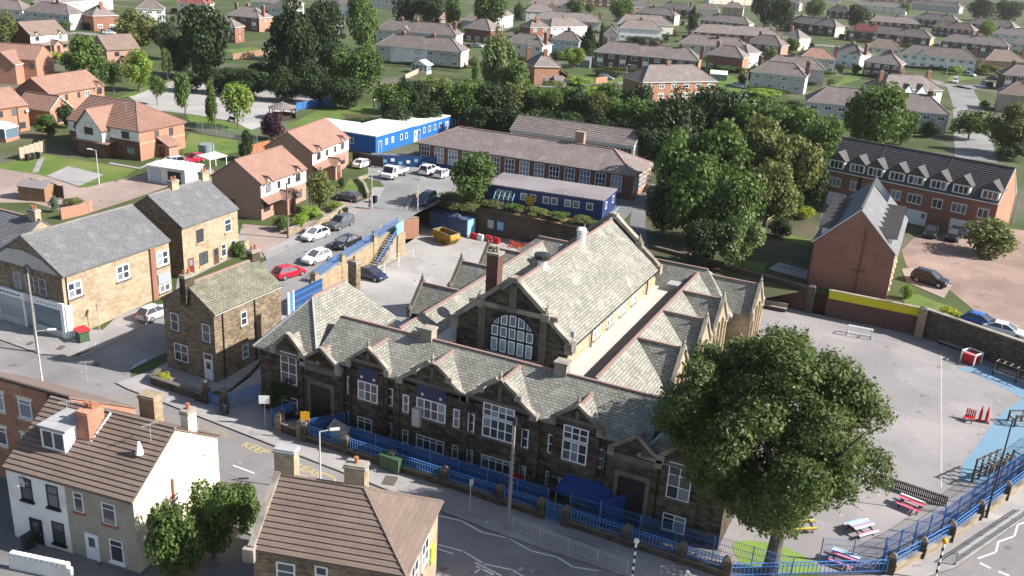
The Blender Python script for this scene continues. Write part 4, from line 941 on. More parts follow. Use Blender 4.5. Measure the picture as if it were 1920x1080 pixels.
# gabled bays of the front
def bay(xc, w, apex, foot, rows, blue, out=.3, step_=True, z_win=3.75, lights=4, ww=2.7, low=True):
    yf = -out
    mb = MB(); a, b = xc - w / 2, xc + w / 2
    mb.poly([(a, yf, -.6), (b, yf, -.6), (b, yf, foot), (xc, yf, apex), (a, yf, foot)])
    mb.poly([(b, yf, -.6), (b, .2, -.6), (b, .2, foot), (b, yf, foot)]); mb.poly([(a, .2, -.6), (a, yf, -.6), (a, yf, foot), (a, .2, foot)])
    mb.build('bay_wall', 'soot_stone', S)
    k = (apex - foot) / (w / 2)
    yr = RY - (FR - apex + .12) / (FR - FE) * (RY + .3) + .1    # where the bay ridge runs into the main roof
    P, Q = (xc, yf + .1, apex - .12), (xc, yr, apex - .12)
    lo = foot - .12; yb = -.3 + (foot - .12 - FE) / (FR - FE) * (RY + .3)
    roof_part([[(b, yf + .1, lo), (b, max(yb, yf + .15), lo), Q, P], [(a, max(yb, yf + .15), lo), (a, yf + .1, lo), P, Q]], ridges=[(P, Q)], name='bay_roof')
    for d in (-1, 1):                          # stepped coping stones
        mb = MB()
        E, A = Vector((xc + d * w / 2, yf, foot)), Vector((xc, yf, apex))
        up = Vector((0, 0, .18))
        if step_:
            mb.bar(E + up * .4, E + (A - E) * .42 + up * .4, .42, .26); mb.bar(E + (A - E) * .50 + up * 1.9, A + up * 1.9 - (A - E) * .12, .46, .28)
            p = E + (A - E) * .46; mb.box(p.x - .28, yf - .25, p.z - .1, p.x + .28, yf + .3, p.z + .42)
            mb.box(E.x - .3, yf - .25, foot - .35, E.x + .3, yf + .35, foot + .12)
        else:
            mb.bar(E + up, A + up, .36, .24); mb.box(E.x - .24, yf - .2, foot - .5, E.x + .24, yf + .3, foot + .15)
        mb.build('coping', 'coping', S)
    MB().lathe([(.16, apex + .1), (.1, apex + .4), (.15, apex + .55), (.03, apex + .9)], (xc, yf), 8).build('finial', 'coping', S)
    MB().box(a + .2, yf - .07, foot + .05, b - .2, yf + .05, foot + .35).build('string_course', 'dark_coping', S)
    MB().box(xc - .14, yf - .06, foot + .4, xc + .14, yf + .05, apex - .3).build('king_post', 'dark_coping', S)
    g_ = 'glass'
    window(S, xc, z_win, yf, 0, ww, 1.72, lights, .5, each=True, t=.1, glass='lit_glass' if blue == 2 else g_, sill='dark_coping')
    if blue == 1:
        MB().box(xc - ww / 2, yf - .05, 5.5, xc + ww / 2, yf + .02, 6.75).build('blind_panel', 'panel_navy', S)
        for d in (-.3, .32): MB().box(xc + d * ww - .1, yf - .08, 5.75, xc + d * ww + .1, yf - .05, 5.95).build('flood_lamp', 'signal_white', S)
    else:
        window(S, xc, 5.55, yf, 0, ww, 1.15, lights, 0, rows=2, each=True, glass=g_, t=.1)
    if low: window(S, xc - (.3 if lights == 3 else 0), .9, yf, 0, ww - .1 if lights == 4 else ww - .5, 1.22, lights if lights == 4 else 2, .72, each=True, frame='grey_frame', sill='dark_coping', t=.09)
    for d in (-1, 1):
        xs = xc + d * (ww / 2 + .98)
        window(S, xs, 3.75, yf if abs(xs - xc) < w / 2 - .3 else 0, 0, .58, 1.6, 1, .5, sill='dark_coping', t=.09)
        window(S, xs, .95, yf if abs(xs - xc) < w / 2 - .3 else 0, 0, .55, 1.2, 1, .7, frame='grey_frame', sill='dark_coping')
bay(-9.25, 3.7, 8.4, 7.0, 1, 1, step_=False, lights=3, ww=1.95, low=True)
bay(-3.25, 5.9, 8.65, 6.65, 2, 1)
bay(2.72, 5.9, 8.75, 6.65, 2, 0)
bay(9.1, 3.7, 8.35, 7.0, 2, 0, step_=False, lights=3, ww=2.0)
# buttresses, plinth and bands along the front
for x in (-12.0, -6.45, -.25, 5.9, 12.0): MB().box(x - .3, -.42, -1, x + .3, .05, 5.6).box(x - .22, -.32, 5.6, x + .22, .05, 6.2).build('buttress', 'soot_stone', S)
MB().box(-14.2, -.12, 2.75, 14.2, .02, 2.95).build('string_course', 'dark_coping', S)
for x in (-10.9, -7.7, .35, 4.9, 11.4): MB().tube((x, -.4, -.5), (x, -.4, 6.3), .06).build('downpipe', 'dark_metal', S)
# entrances with small gables, pavilion windows
for s_ in (-1, 1):
    xc = s_ * 13.8
    mb = MB(); mb.poly([(xc - 1.8, -.5, -.6), (xc + 1.8, -.5, -.6), (xc + 1.8, -.5, 6.0), (xc, -.5, 7.3), (xc - 1.8, -.5, 6.0)])
    for d in (-1, 1): mb.poly([(xc + d * 1.8, -.5, -.6), (xc + d * 1.8, .3, -.6), (xc + d * 1.8, .3, 6.0), (xc + d * 1.8, -.5, 6.0)])
    mb.build('porch_wall', 'soot_stone', S)
    roof_part([[(xc + 1.9, -.45, 5.85), (xc + 1.9, .6, 5.85), (xc, 1.0, 7.2), (xc, -.45, 7.2)], [(xc - 1.9, .6, 5.85), (xc - 1.9, -.45, 5.85), (xc, -.45, 7.2), (xc, 1.0, 7.2)]], ridges=[((xc, -.4, 7.2), (xc, .9, 7.2))], name='porch_roof')
    for d in (-1, 1): MB().bar((xc + d * 1.85, -.5, 6.1), (xc, -.5, 7.5), .34, .24).box(xc + d * 1.8 - .25, -.75, 5.5, xc + d * 1.8 + .25, -.2, 6.15).build('coping', 'coping', S)
    MB().box(xc - 1.7, -.6, 5.2, xc + 1.7, -.5, 5.75).build('carved_frieze', 'dark_coping', S)
    MB().prism([(xc - 1.05, -.54), (xc + 1.05, -.54), (xc + 1.05, -.49), (xc - 1.05, -.49)], 0, 3.9).build('doorway_shade', 'black_paint', S)  # black panel on the porch, painting the dark inside the entrance
    mb = MB(); mb.box(xc - 1.35, -.62, 0, xc - 1.05, -.48, 4.1); mb.box(xc + 1.05, -.62, 0, xc + 1.35, -.48, 4.1); mb.box(xc - 1.35, -.63, 4.0, xc + 1.35, -.48, 4.4)
    mb.build('door_surround', 'dark_coping', S)
    xp = s_ * 17.2
    mb = MB(); mb.poly([(xp - 1.45, -.45, -.6), (xp + 1.45, -.45, -.6), (xp + 1.45, -.45, 6.5), (xp, -.45, 7.75), (xp - 1.45, -.45, 6.5)])
    for d in (-1, 1): mb.poly([(xp + d * 1.45, -.45, -.6), (xp + d * 1.45, 0, -.6), (xp + d * 1.45, 0, 6.5), (xp + d * 1.45, -.45, 6.5)])
    mb.build('bay_wall', 'soot_stone', S)
    roof_part([[(xp + 1.5, -.4, 6.4), (xp + 1.5, .4, 6.4), (xp, 1.4, 7.65), (xp, -.4, 7.65)], [(xp - 1.5, .4, 6.4), (xp - 1.5, -.4, 6.4), (xp, -.4, 7.65), (xp, 1.4, 7.65)]], name='bay_roof')
    for d in (-1, 1): MB().bar((xp + d * 1.5, -.45, 6.55), (xp, -.45, 7.95), .44, .3).box(xp + d * 1.5 - .28, -.75, 5.9, xp + d * 1.5 + .28, -.2, 6.6).build('coping', 'coping', S)
    window(S, xp, 3.3, -.45, 0, 1.7, 2.9, 2, 0, rows=3, each=True, sill='dark_coping')
    window(S, xp, .6, -.45, 0, 1.7, 1.4, 2, .7, each=True, sill='dark_coping')
# hall front: arched window, bands, copings
def cclip(poly, clip):
    for i in range(len(clip)):
        a, b = clip[i], clip[(i + 1) % len(clip)]; out = []
        f = lambda p: (b[0] - a[0]) * (p[1] - a[1]) - (b[1] - a[1]) * (p[0] - a[0])
        for j in range(len(poly)):
            p, q = poly[j], poly[(j + 1) % len(poly)]
            if f(p) >= 0: out.append(p)
            if (f(p) >= 0) != (f(q) >= 0):
                w = f(p) / (f(p) - f(q)); out.append((p[0] + w * (q[0] - p[0]), p[1] + w * (q[1] - p[1])))
        poly = out
        if len(poly) < 3: return []
    return poly
AX, AW, AB, AS, AT = .12, 2.12, 7.45, 9.15, 11.15
def arch(g):
    return [(AX - AW + g, AB + g), (AX + AW - g, AB + g)] + [(AX + (AW - g) * math.cos(t), AS + (AT - AS - g) * math.sin(t)) for t in [math.pi * i / 14 for i in range(15)]]
A_ = arch(0); mb = MB(); n = len(A_)
mb.poly([(p[0], 6.93, p[1]) for p in A_]); 
for i in range(n): p, q = A_[i], A_[(i + 1) % n]; mb.poly([(p[0], 6.93, p[1]), (p[0], 7.02, p[1]), (q[0], 7.02, q[1]), (q[0], 6.93, q[1])])
aw = mb.build('arched_window', 'deep_blue', S)
mb = MB()
inner = arch(.1)
for i in range(5):
    for z0, z1 in ((7.55, 8.75), (8.95, 9.85), (10.05, 11.1)):
        x0 = AX - AW + .12 + i * (2 * AW - .24) / 5; x1 = x0 + (2 * AW - .24) / 5
        sash = cclip([(x0 + .09, z0), (x1 - .09, z0), (x1 - .09, z1), (x0 + .09, z1)], inner)
        if len(sash) < 3: continue
        cx = sum(p[0] for p in sash) / len(sash); cz = sum(p[1] for p in sash) / len(sash)
        sh = MB(); sh.poly([(p[0], 6.905, p[1]) for p in sash])
        o = sh.build('sash', 'upvc', aw)
        gl = [(cx + (p[0] - cx) * .70, cz + (p[1] - cz) * .80) for p in sash]
        MB().poly([(p[0], 6.895, p[1]) for p in gl]).build('pane', 'lit_glass' if z0 < 8 else 'sky_glass', aw)
MB().box(AX - 2.4, 6.75, 7.2, AX + 2.4, 7.0, 7.45).build('window_sill', 'coping', S)
MB().box(-4.0, 6.86, 11.35, 4.1, 7.02, 11.75).build('string_course', 'coping', S)
MB().box(-3.1, 6.9, 6, -2.45, 7.02, 11.35).build('pilaster', 'dark_coping', S); MB().box(2.55, 6.9, 6, 3.2, 7.02, 11.35).build('pilaster', 'dark_coping', S); MB().box(-.35, 6.9, 11.75, .35, 7.02, 13.7).build('pilaster', 'dark_coping', S)
for yy in (7.05, 30.4):
    for d in (-1, 1):
        mb = MB()
        E, A, u_ = Vector((d * 5.3, yy, 9.6)), Vector((0, yy, 13.85)), Vector((0, 0, .22))
        mb.bar(E + u_, E + (A - E) * .38 + u_, .62, .3); mb.bar(E + (A - E) * .46 + u_ * 2.2, A + u_ * 2.2, .66, .34)
        p = E + (A - E) * .42; mb.box(p.x - .35, yy - .4, p.z - .15, p.x + .35, yy + .4, p.z + .5); mb.box(E.x - .35, yy - .4, 8.9, E.x + .35, yy + .45, 9.85)
        mb.lathe([(.24, p.z + .5), (.30, p.z + .6), (.1, p.z + 1.0), (.04, p.z + 1.3)], (p.x, yy), 8)
        mb.build('coping', 'coping', S)
    MB().box(-.45, yy - .38, 14.0, .45, yy + .4, 14.4).build('apex_stone', 'coping', S)
for i in range(4):
    for d in (-.42, .42):
        window(S, 5.15, 7.85, 13.6 + i * 3.33 + d, math.pi / 2, .6, 1.5, 1, .5, sill='coping', lintel='coping', t=.11)
for y in (12.0, 27.2): MB().tube((5.3, y, 7.6), (5.3, y, 9.4), .07).build('downpipe', 'dark_metal', S)
MB().box(5.3, 7.3, 9.25, 5.5, 30.2, 9.42).build('gutter', 'dark_metal', S)
# stacks and ventilators
mb = MB(); mb.box(-3.3, 8.4, 9.5, -2.25, 9.4, 15.3, 0); mb.box(-3.38, 8.32, 15.3, -2.17, 9.48, 15.5, 1)
o = mb.build('chimney', ['plum_brick', 'coping'], S)
for d in (0, .6): MB().lathe([(.16, 0), (.13, .45), (.18, .5), (.1, .55)], n=8).build('chimney_pot', 'coping', o, (-3.0 + d * .7, 8.9, 15.49))
for x, y in ((-5.9, 3.6), (6.1, 3.6)): MB().box(x - .5, y - .45, 8.0, x + .5, y + .45, 9.6).box(x - .58, y - .53, 9.6, x + .58, y + .53, 9.78).build('chimney', 'coping', S)
for y, dk in ((12.5, 1), (21.5, 0)):
    mb = MB(); mb.lathe([(.45, 13.4), (.42, 14.3), (.5, 14.35)], (0, y), 8, 0); mb.lathe([(.75 if dk else .45, 14.5), (.75 if dk else .5, 14.85), (.3, 15.0)], (0, y), 10, 1)
    mb.build('roof_ventilator', ['white_paint', 'dark_metal' if dk else 'white_paint'], S)
MB().box(-14.2, 9.6, 3.2, -11.2, 12.6, 3.5).build('flat_roof', 'pale_gutter', S)
chimney(S, -17.5, 9.6, 8.6, 11.6, .9, .7, 'grit_stone', 1)
mb = MB(); mb.box(-4.75, -.75, 3.0, -4.05, -.32, 4.55); mb.build('air_unit', 'galv', S)
o = MB().tube((5.6, 6.6, 9.3), (5.6, 6.6, 11.0), .05).box(5.45, 6.45, 10.6, 5.75, 6.75, 11.1).build('mast', 'galv', S)

# ================================================================ houses near the camera and beside the school
# stone house between the street and the school drive
r, W, (w0, w1, d0, d1), rise = house('stone_house', 'dark gritstone house beside the school gates with mossy slate roof', -56.42,59.04,-56.25,68.30,0.32, D=6.6, eave=6.7, kind='gable', pitch=33, wall='grit_stone', roof='mossy_slate', oh=.2, cols=0, side=0, chim=((.02, .5), (.97, .5)), cmat='soot_stone', ridge='ridge_tile', step=.26, gutter=False, base=1.2)
for f, z in ((.42, 4.3), (.42, .9)): window(r, W * f, z, d0, 0, .8, 1.35, 1, .5, sill='coping', lintel='coping')
for x, z, w, c in ((d1 - 1.35, 3.9, .95, 1), (d0 + 1.0, 3.7, .95, 1), (d1 - 1.9, .9, 1.7, 2)): window(r, w0, z, x, -math.pi / 2, w, 1.75, c, .52, sill='dark_coping', lintel='dark_coping')
door(r, w0, -.1, d0 + .95, -math.pi / 2, .9, 2.0, 'white_paint', fan=.55)
for x in (.12, .58): MB().tube((W * x, d0 - .08, -.8), (W * x, d0 - .08, 6.5), .06).build('downpipe', 'dark_metal', r)
MB().box(0.1, .02, 6.5, W - .1, .16, 6.62).build('gutter', 'white_paint', r)

# corner shop and its neighbours
r, W, (w0, w1, d0, d1), rise = house('corner_shop', 'stone corner shop with white shopfront and long grey slate roof', -75.25,58.66,-75.37,72.87,0.42, D=10.6, eave=6.4, kind='gable', pitch=31, wall='buff_stone', sidewall='grit_stone', roof='blue_slate', oh=.25, cols=0, side=0, chim=(), ridge='grey_ridge', step=.24, gutter=False, cat='shop', base=1.5)
for f, z in ((.10, 3.75), (.53, 3.75), (.92, 3.75)): window(r, W * f, z, d0, 0, 1.75, 1.7, 2, .5, sill='dark_coping', each=True, t=.16)
window(r, W * .92, .7, d0, 0, 1.6, 1.6, 2, .5, sill='dark_coping', each=True, t=.11); MB().box(-.9, -.12, 0, .9, .02, 1.2).build('shutter', 'shutter_grey', r, (W * .92, d0, 1.7))
MB().box(W * .815 - .35, d0 - .22, -1, W * .815 + .35, d0 + .1, 6.3).build('pier', 'red_brick', r)
MB().tube((.5, d0 - .08, -.5), (.5, d0 - .08, 6.2), .06).build('downpipe', 'dark_metal', r)
MB().poly([(w0 - .03, d0 + .3, 6.35), (w0 - .03, d1 - .3, 6.35), (w0 - .03, 7.6, 7.9), (w0 - .03, 5.3, 8.05), (w0 - .03, 3.0, 7.6)][::-1]).build('gable_render', 'grey_render', r)
for y in (3.1, 4.9, 6.7): window(r, w0, 3.7, y, -math.pi / 2, 1.0 if y != 4.9 else 1.2, 1.8, 1, .45, frame='grey_frame', sill='dark_coping')
mb = MB(); mb.poly([(w0 - .05, 4.9 + .75 * math.cos(t), 5.6 + 1.1 * math.sin(t)) for t in [math.pi * i / 8 for i in range(9)]][::-1]); mb.build('arch_head', 'dark_coping', r)
mb = MB(); mb.box(w0 - .25, .3, 2.75, w0 + .02, 10.3, 3.5); sf = mb.build('shop_fascia', 'white_paint', r)
for a, b in ((.3, .75), (4.55, 4.75), (5.9, 6.1), (9.85, 10.3)): MB().box(w0 - .22, a, -.5, w0 + .02, b, 2.75).build('shopfront_post', 'white_paint', r)
for a, b, m_ in ((.75, 4.55, 'sky_glass'), (6.1, 9.85, 'sky_glass'), (4.75, 5.9, 'glass')): MB().box(w0 - .06, a, .5 if m_ != 'glass' else 0, w0 + .01, b, 2.7).build('shop_window', m_, r)
for a, b in ((.75, 4.55), (6.1, 9.85)): MB().box(w0 - .2, a, -.5, w0 + .02, b, .5).build('stall_riser', 'grey_render', r)
for i in range(7): MB().box(w0 - .262, 6.4 + i * .5, 3.02, w0 - .25, 6.75 + i * .5, 3.18).build('fascia_lettering', 'black_paint', sf)
for i in range(6): MB().box(w0 - .262, 1.1 + i * .5, 3.0, w0 - .25, 1.45 + i * .5, 3.12).build('fascia_lettering', 'grey_metal', sf)
mb = MB(); mb.tube((w0 - .26, 5.3, 3.15), (w0 - .25, 5.3, 3.15), .45, .45, 16); mb.build('round_sign', 'grey_frame', sf)
MB().box(.03, .12, -.6, .75, .42, 3.2).build('white_quoin', 'white_paint', r)
r, W, _, _ = house('terraced_house', 'terraced house with grey slate roof left of the corner shop', -98.88,60.08,-84.95,59.92,0.14, D=9, eave=6.2, kind='gable', pitch=35, wall='buff_stone', roof='blue_slate', oh=.2, cols=4, side=0, chim=((.93, .5),), cmat='pale_stone', ridge='ridge_tile', step=.24, gutter=False, base=1.5)
# stone semis up the street
r, W, (w0, w1, d0, d1), rise = house('stone_semi', 'pair of buff stone semis facing the street with slate roof and two stacks', -76.83,76.16,-77.32,86.10,1.15, D=9.5, eave=6.0, kind='gable', pitch=33, wall='buff_stone', sidewall='grit_stone', roof='blue_slate', oh=.2, cols=0, side=0, chim=((.42, .5), (.95, .5)), cmat='pale_stone', ridge='grey_ridge', step=.24, gutter=False, base=1.5)
for f, z, w in ((.30, 3.5, 1.2), (.80, 3.5, 1.2), (.34, .6, 1.5), (.70, .6, .9), (.88, .6, .9)): window(r, W * f, z, d0, 0, w, 1.6, 1 if w < 1.4 else 2, .6, frame='upvc' if f > .5 else 'brown_frame', sill='pale_stone', lintel='pale_stone')
door(r, W * .12, 0, d0, 0, mat='red_door', frame='pale_stone'); door(r, W * .56, 0, d0, 0, mat='brown_frame', frame='pale_stone')
house('flat_annexe', 'flat-roofed link between the corner shop and stone semis', -79.05,76.59,-80.60,80.12,1.02, D=8, eave=4.2, kind='gable', rise=.3, wall='grit_stone', roof='felt_roof', oh=.1, cols=0, side=0, chim=(), gutter=False)

# terrace in the near corner: white house, drab house, taller brick house
r, W, (w0, w1, d0, d1), rise = house('end_terrace', 'rendered end terrace with brown tiled roof, flat dormer and sandy gable', -52.09,34.40,-41.85,35.67,0.00, D=9.2, eave=5.5, kind='gable', pitch=33, wall='drab_render', sidewall='sand_render', roof='brown_tile', oh=.2, cols=0, side=0, chim=(), ridge='brown_tile', step=.36, gutter=False, base=1.5)
half = W * .47
MB().box(w0 - .02, d0 - .04, -1.5, half, d0 + .1, 5.35).build('painted_front', 'white_render', r)
for f, z, w, h_, fr in ((.16, 3.3, .95, 1.7, 'black_paint'), (.37, 3.3, .95, 1.7, 'black_paint'), (.38, .5, 1.0, 1.7, 'black_paint')): window(r, W * f, z, d0 - .04, 0, w, h_, 1, .6, frame=fr, sill='black_paint')
for f, z, w, h_ in ((.57, 3.5, .75, 1.5), (.80, 3.2, 1.05, 1.6), (.83, .4, 1.05, 1.7)): window(r, W * f, z, d0, 0, w, h_, 1, .72, sill='white_paint' if z < 1 else 'terracotta')
door(r, W * .20, -.2, d0 - .04, 0, .9, 2.1, 'black_paint', 'black_paint'); door(r, W * .64, -.1, d0, 0, .9, 2.05)
window(r, w1, 3.0, 4.2, math.pi / 2, .6, .8, 1, .6, t=.09); window(r, w1, 4.8, 7.3, math.pi / 2, .35, .3, 1, 0, t=.07)
MB().tube((w1 + .08, 3.9, -.5), (w1 + .08, 3.9, 5.0), .09).build('downpipe', 'terracotta', r)
chimney(r, W - .35, 6.4, 7.0, 9.0, .6, .9, 'sand_render', 1)
# dormer with flat felt roof, brick stack, rubble stack
dx0, dx1 = W * .18, W * .38
mb = MB(); mb.box(dx0, 1.7, 5.6, dx1, 4.6, 8.15); mb.build('dormer', 'white_paint', r)
MB().box(dx0 - .12, 1.55, 8.15, dx1 + .12, 4.7, 8.3).build('dormer_roof', 'lead', r)
window(r, (dx0 + dx1) / 2, 6.65, 1.7, 0, dx1 - dx0 - .15, 1.4, 2, 0, each=True, t=.1, deep=.1)
chimney(r, W * .435, 3.4, 6.5, 9.3, .95, 1.5, 'old_brick', 2, cap='old_brick'); chimney(r, W * .52, 8.2, 5.5, 8.3, 1.3, .9, 'sand_wall', 0, cap='sand_wall')
MB().bar((W * .475, .9, 5.95), (W * .505, 4.5, 8.55), .12, .1).build('party_verge', 'white_paint', r)
mb = MB(); mb.lathe([(.28, 7.3), (.2, 7.7), (.08, 8.2)], (W * .87, 2.6), 8); mb.build('cowl', 'white_paint', r)
# aerials and dishes
def aerial(parent, x, y, z, h=1.5, rz=.4):
    mb = MB(); mb.tube((0, 0, 0), (0, 0, h), .02, .02, 5); mb.bar((-.5, 0, h), (.55, 0, h + .1), .025)
    for i in range(6): mb.bar((-.4 + i * .17, -.25, h + .03 * i / 2), (-.4 + i * .17, .25, h + .03 * i / 2), .015)
    return mb.build('aerial', 'galv', parent, (x, y, z), rz)
def dish(parent, x, y, z, rz=0):
    mb = MB()
    n, R = 14, .35
    mb.v = [(0, .12, 0)] + [(R * math.cos(2 * math.pi * i / n), 0, R * math.sin(2 * math.pi * i / n)) for i in range(n)]
    for i in range(n): mb.f.append((0, 1 + i, 1 + (i + 1) % n)); mb.m.append(0)
    mb.bar((0, .1, -.05), (0, .35, -.25), .05); mb.bar((0, .05, -.3), (0, -.35, -.1), .03)
    return mb.build('satellite_dish', 'grey_frame', parent, (x, y, z), rz)
aerial(r, W * .33, 2.6, 8.3); aerial(r, W * .90, 3.4, 7.9, 1.2, 1.0); dish(r, W * .52, 9.0, 6.9, 2.6); dish(r, W * .17, d0 - .4, 4.9, -.3)
bt = (-62.62,38.56,-51.44,39.44,0.00)
r = thing('brick_terrace', 'tall red brick terrace at the edge above the white painted house', 'house', (bt[0], bt[1], 0), math.atan2(bt[3] - bt[1], bt[2] - bt[0])); W = math.hypot(bt[2] - bt[0], bt[3] - bt[1]); d0 = .1
mb = MB(); mb.prism([(0, .1), (W, .1), (W, 6), (0, 6)], -1.5, [8.55, 8.55, 5.0, 5.0]); mb.build('wall', 'old_brick', r)
MB().slab([(-.1, -.05, 8.75), (W + .1, -.05, 8.75), (W + .1, 6.3, 4.95), (-.1, 6.3, 4.95)], .14).build('roof', 'brown_tile', r)
for x, z in ((W * .615, 5.9), (W * .38, 5.9), (W * .60, 3.0), (W * .36, 3.0)): window(r, x, z, d0, 0, 1.25, 1.5, 1, .75, sill='sand_render', lintel='sand_render', t=.11)
window(r, W * .80, 3.6, d0, 0, .7, 1.2, 1, .7, lintel='sand_render')
MB().tube((W * .83, d0 - .08, -.5), (W * .83, d0 - .08, 8.4), .08).build('downpipe', 'dark_metal', r)
MB().box(.0, .02, 8.45, W, .2, 8.65).build('gutter', 'dark_metal', r); aerial(r, W * .98, 2.0, 8.9)
# garden wall and steps in front of the white house
wl = thing('garden_wall', 'white rendered garden wall with pierced blocks in the near corner', 'wall', ((-49.44,32.19)[0], (-49.44,32.19)[1], 0), math.atan2((-45.68,33.06)[1] - (-49.44,32.19)[1], (-45.68,33.06)[0] - (-49.44,32.19)[0]))
MB().box(0, -.12, 0, 4.6, .12, 1.0).build('wall_body', 'white_render', wl)
for i in range(11): MB().box(.2 + i * .39, -.17, 1.0, .5 + i * .39, .17, 1.3).build('pierced_block', 'white_render', wl)

# house at the bottom edge
r, W, (w0, w1, d0, d1), rise = house('corner_house', 'dark stone house at the bottom edge with brown tiled hipped roof', -32.53,35.78,-23.15,38.28,0.00, D=7.9, eave=5.4, kind='hipr', pitch=35, wall='grit_stone', sidewall='buff_stone', roof='brown_tile', oh=.25, cols=0, side=0, chim=(), ridge='brown_tile', step=.36, gutter=False, base=1.5)
for f, z in ((.22, 3.1), (.45, 3.3), (.75, 3.1)): window(r, W * f, z, d0, 0, 1.2 if f != .45 else .8, 1.6, 1, .6, sill='coping', t=.1)
for y in (2.3, 4.6): window(r, w1, 2.8, y, math.pi / 2, 1.5, 1.9, 2, .5, sill='coping', lintel='coping', each=True, t=.1)
MB().box(w1, d0 + 5.6, 1.9, w1 + .12, d0 + 6.3, 3.2).build('green_sign', 'lime_paint', r)
chimney(r, .55, 4.3, 7.0, 10.0, 1.3, .8, 'buff_stone', 0, cap='lead'); chimney(r, W * .52, 4.4, 7.0, 9.6, 1.3, .8, 'buff_stone', 1)
mb = MB()
for d in (0, 1):
    A, B = Vector((.12, 0 if d == 0 else 7.9, 5.5)), Vector((.12, 3.95, 8.3)); mb.bar(A + Vector((0, 0, .12)), B + Vector((0, 0, .12)), .4, .2)
mb.build('verge_coping', 'coping', r); MB().box(-.3, -.35, 4.7, .4, .35, 5.6).build('kneeler', 'coping', r)
aerial(r, W * .60, 4.2, 8.2, 1.0)

# estate houses on the left
def estate(label, tok, D=8.5, eave=5.0, **k):
    a = dict(kind='gable', pitch=34, wall='estate_brick', roof='rose_tile', ridge='rose_tile', oh=.3, cols=0, side=0, chim=(), frame='brown_frame', group='brick estate houses', gutter=False)
    a.update(k)
    return house('estate_house', label, *tok, D=D, eave=eave, **a)
def dormer_gable(r, x, d0, e, w=2.2, panel='white_render', roof='rose_tile'):
    cross_gable(r, x, d0 - .1, w, e, w * .42, 2.6, panel, roof, roof, .6, 'gable_dormer', .18, trim='dark_timber')
    window(r, x, e - 1.3, d0 - .1, 0, 1.2, 1.15, 2, 0, 'brown_frame')
def porch(r, x, d0, w=2.0, dep=1.4, wall='estate_brick', roof='rose_tile'):
    cross_gable(r, x, d0 - dep, w, 2.3, w * .4, dep + .3, wall, roof, roof, 2.6, 'porch', .2, trim='dark_timber')
    door(r, x, 0, d0 - dep, 0, .9, 2.0, 'red_door', 'brown_frame')
# big house with white gable
r, W, (w0, w1, d0, d1), rise = estate('large brick estate house with white gable and arched window behind the lamp', (-134.64,109.20,-118.77,109.76,2.50), D=11.0, kind='hipr', pitch=32, step=.34, sidewall='orange_brick', wall='dark_brick')
MB().box(w0 - .02, d0 - .05, 3.2, W * .22, d0, 4.85).build('render_panel', 'white_render', r); MB().box(W * .58, d0 - .05, 3.2, w1 - .1, d0, 4.85).build('render_panel', 'white_render', r)
cross_gable(r, W * .40, d0 - 1.6, W * .36, 4.7, W * .19, 6.5, 'white_render', 'rose_tile', 'rose_tile', 2.3, 'white_gable', .3, trim='dark_timber')
MB().box(W * .22, d0 - 1.55, 0, W * .58, d0, 2.45).build('lower_bay', 'dark_brick', r); MB().slab([(W * .16, d0 - 2.0, 2.4), (W * .66, d0 - 2.0, 2.4), (W * .66, d0, 2.9), (W * .16, d0, 2.9)], .1).build('lean_roof', 'rose_tile', r)
window(r, W * .40, 3.5, d0 - 1.6, 0, 1.9, 1.2, 3, 0, 'brown_frame')
mb = MB(); [mb.bar((W * .40 + .75 * math.cos(t), d0 - 1.64, 4.75 + .85 * math.sin(t)), (W * .40 + .75 * math.cos(t + .4), d0 - 1.64, 4.75 + .85 * math.sin(t + .4)), .1) for t in [i * .393 for i in range(8)]]; mb.build('arch_head', 'grey_frame', r)
for x, z, w in ((.13, 3.5, 1.2), (.80, 3.4, 1.6), (.86, .9, 1.8), (.30, .6, 1.4), (.48, .6, 1.6)): window(r, W * x, z, d0 - (1.55 if .25 < x < .55 else .05), 0, w, 1.2, 3, 0, 'brown_frame')
door(r, W * .18, 0, d0, 0, mat='red_door', frame='brown_frame'); door(r, W * .70, 0, d0, 0, mat='red_door', frame='brown_frame')
for y in (.38, .68): window(r, w1, 3.2, 11 * y, math.pi / 2, .9, 1.3, 1, .5, 'brown_frame')
mb = MB(); mb.box(w1, 4.2, -.5, w1 + 2.4, 6.4, 2.3); mb.build('side_porch', 'estate_brick', r)
MB().slab([(w1 + 2.7, 3.9, 2.2), (w1 + 2.7, 6.7, 2.2), (w1, 6.7, 3.5), (w1, 3.9, 3.5)], .12).build('side_porch_roof', 'rose_tile', r); door(r, w1 + .9, -.1, 4.2, 0, mat='red_door', frame='brown_frame')
MB().box(w1 + .01, d0, 2.75, w1 + .04, d1, 2.95).build('string_course', 'pale_stone', r); aerial(r, W * .66, 3.0, 7.2)
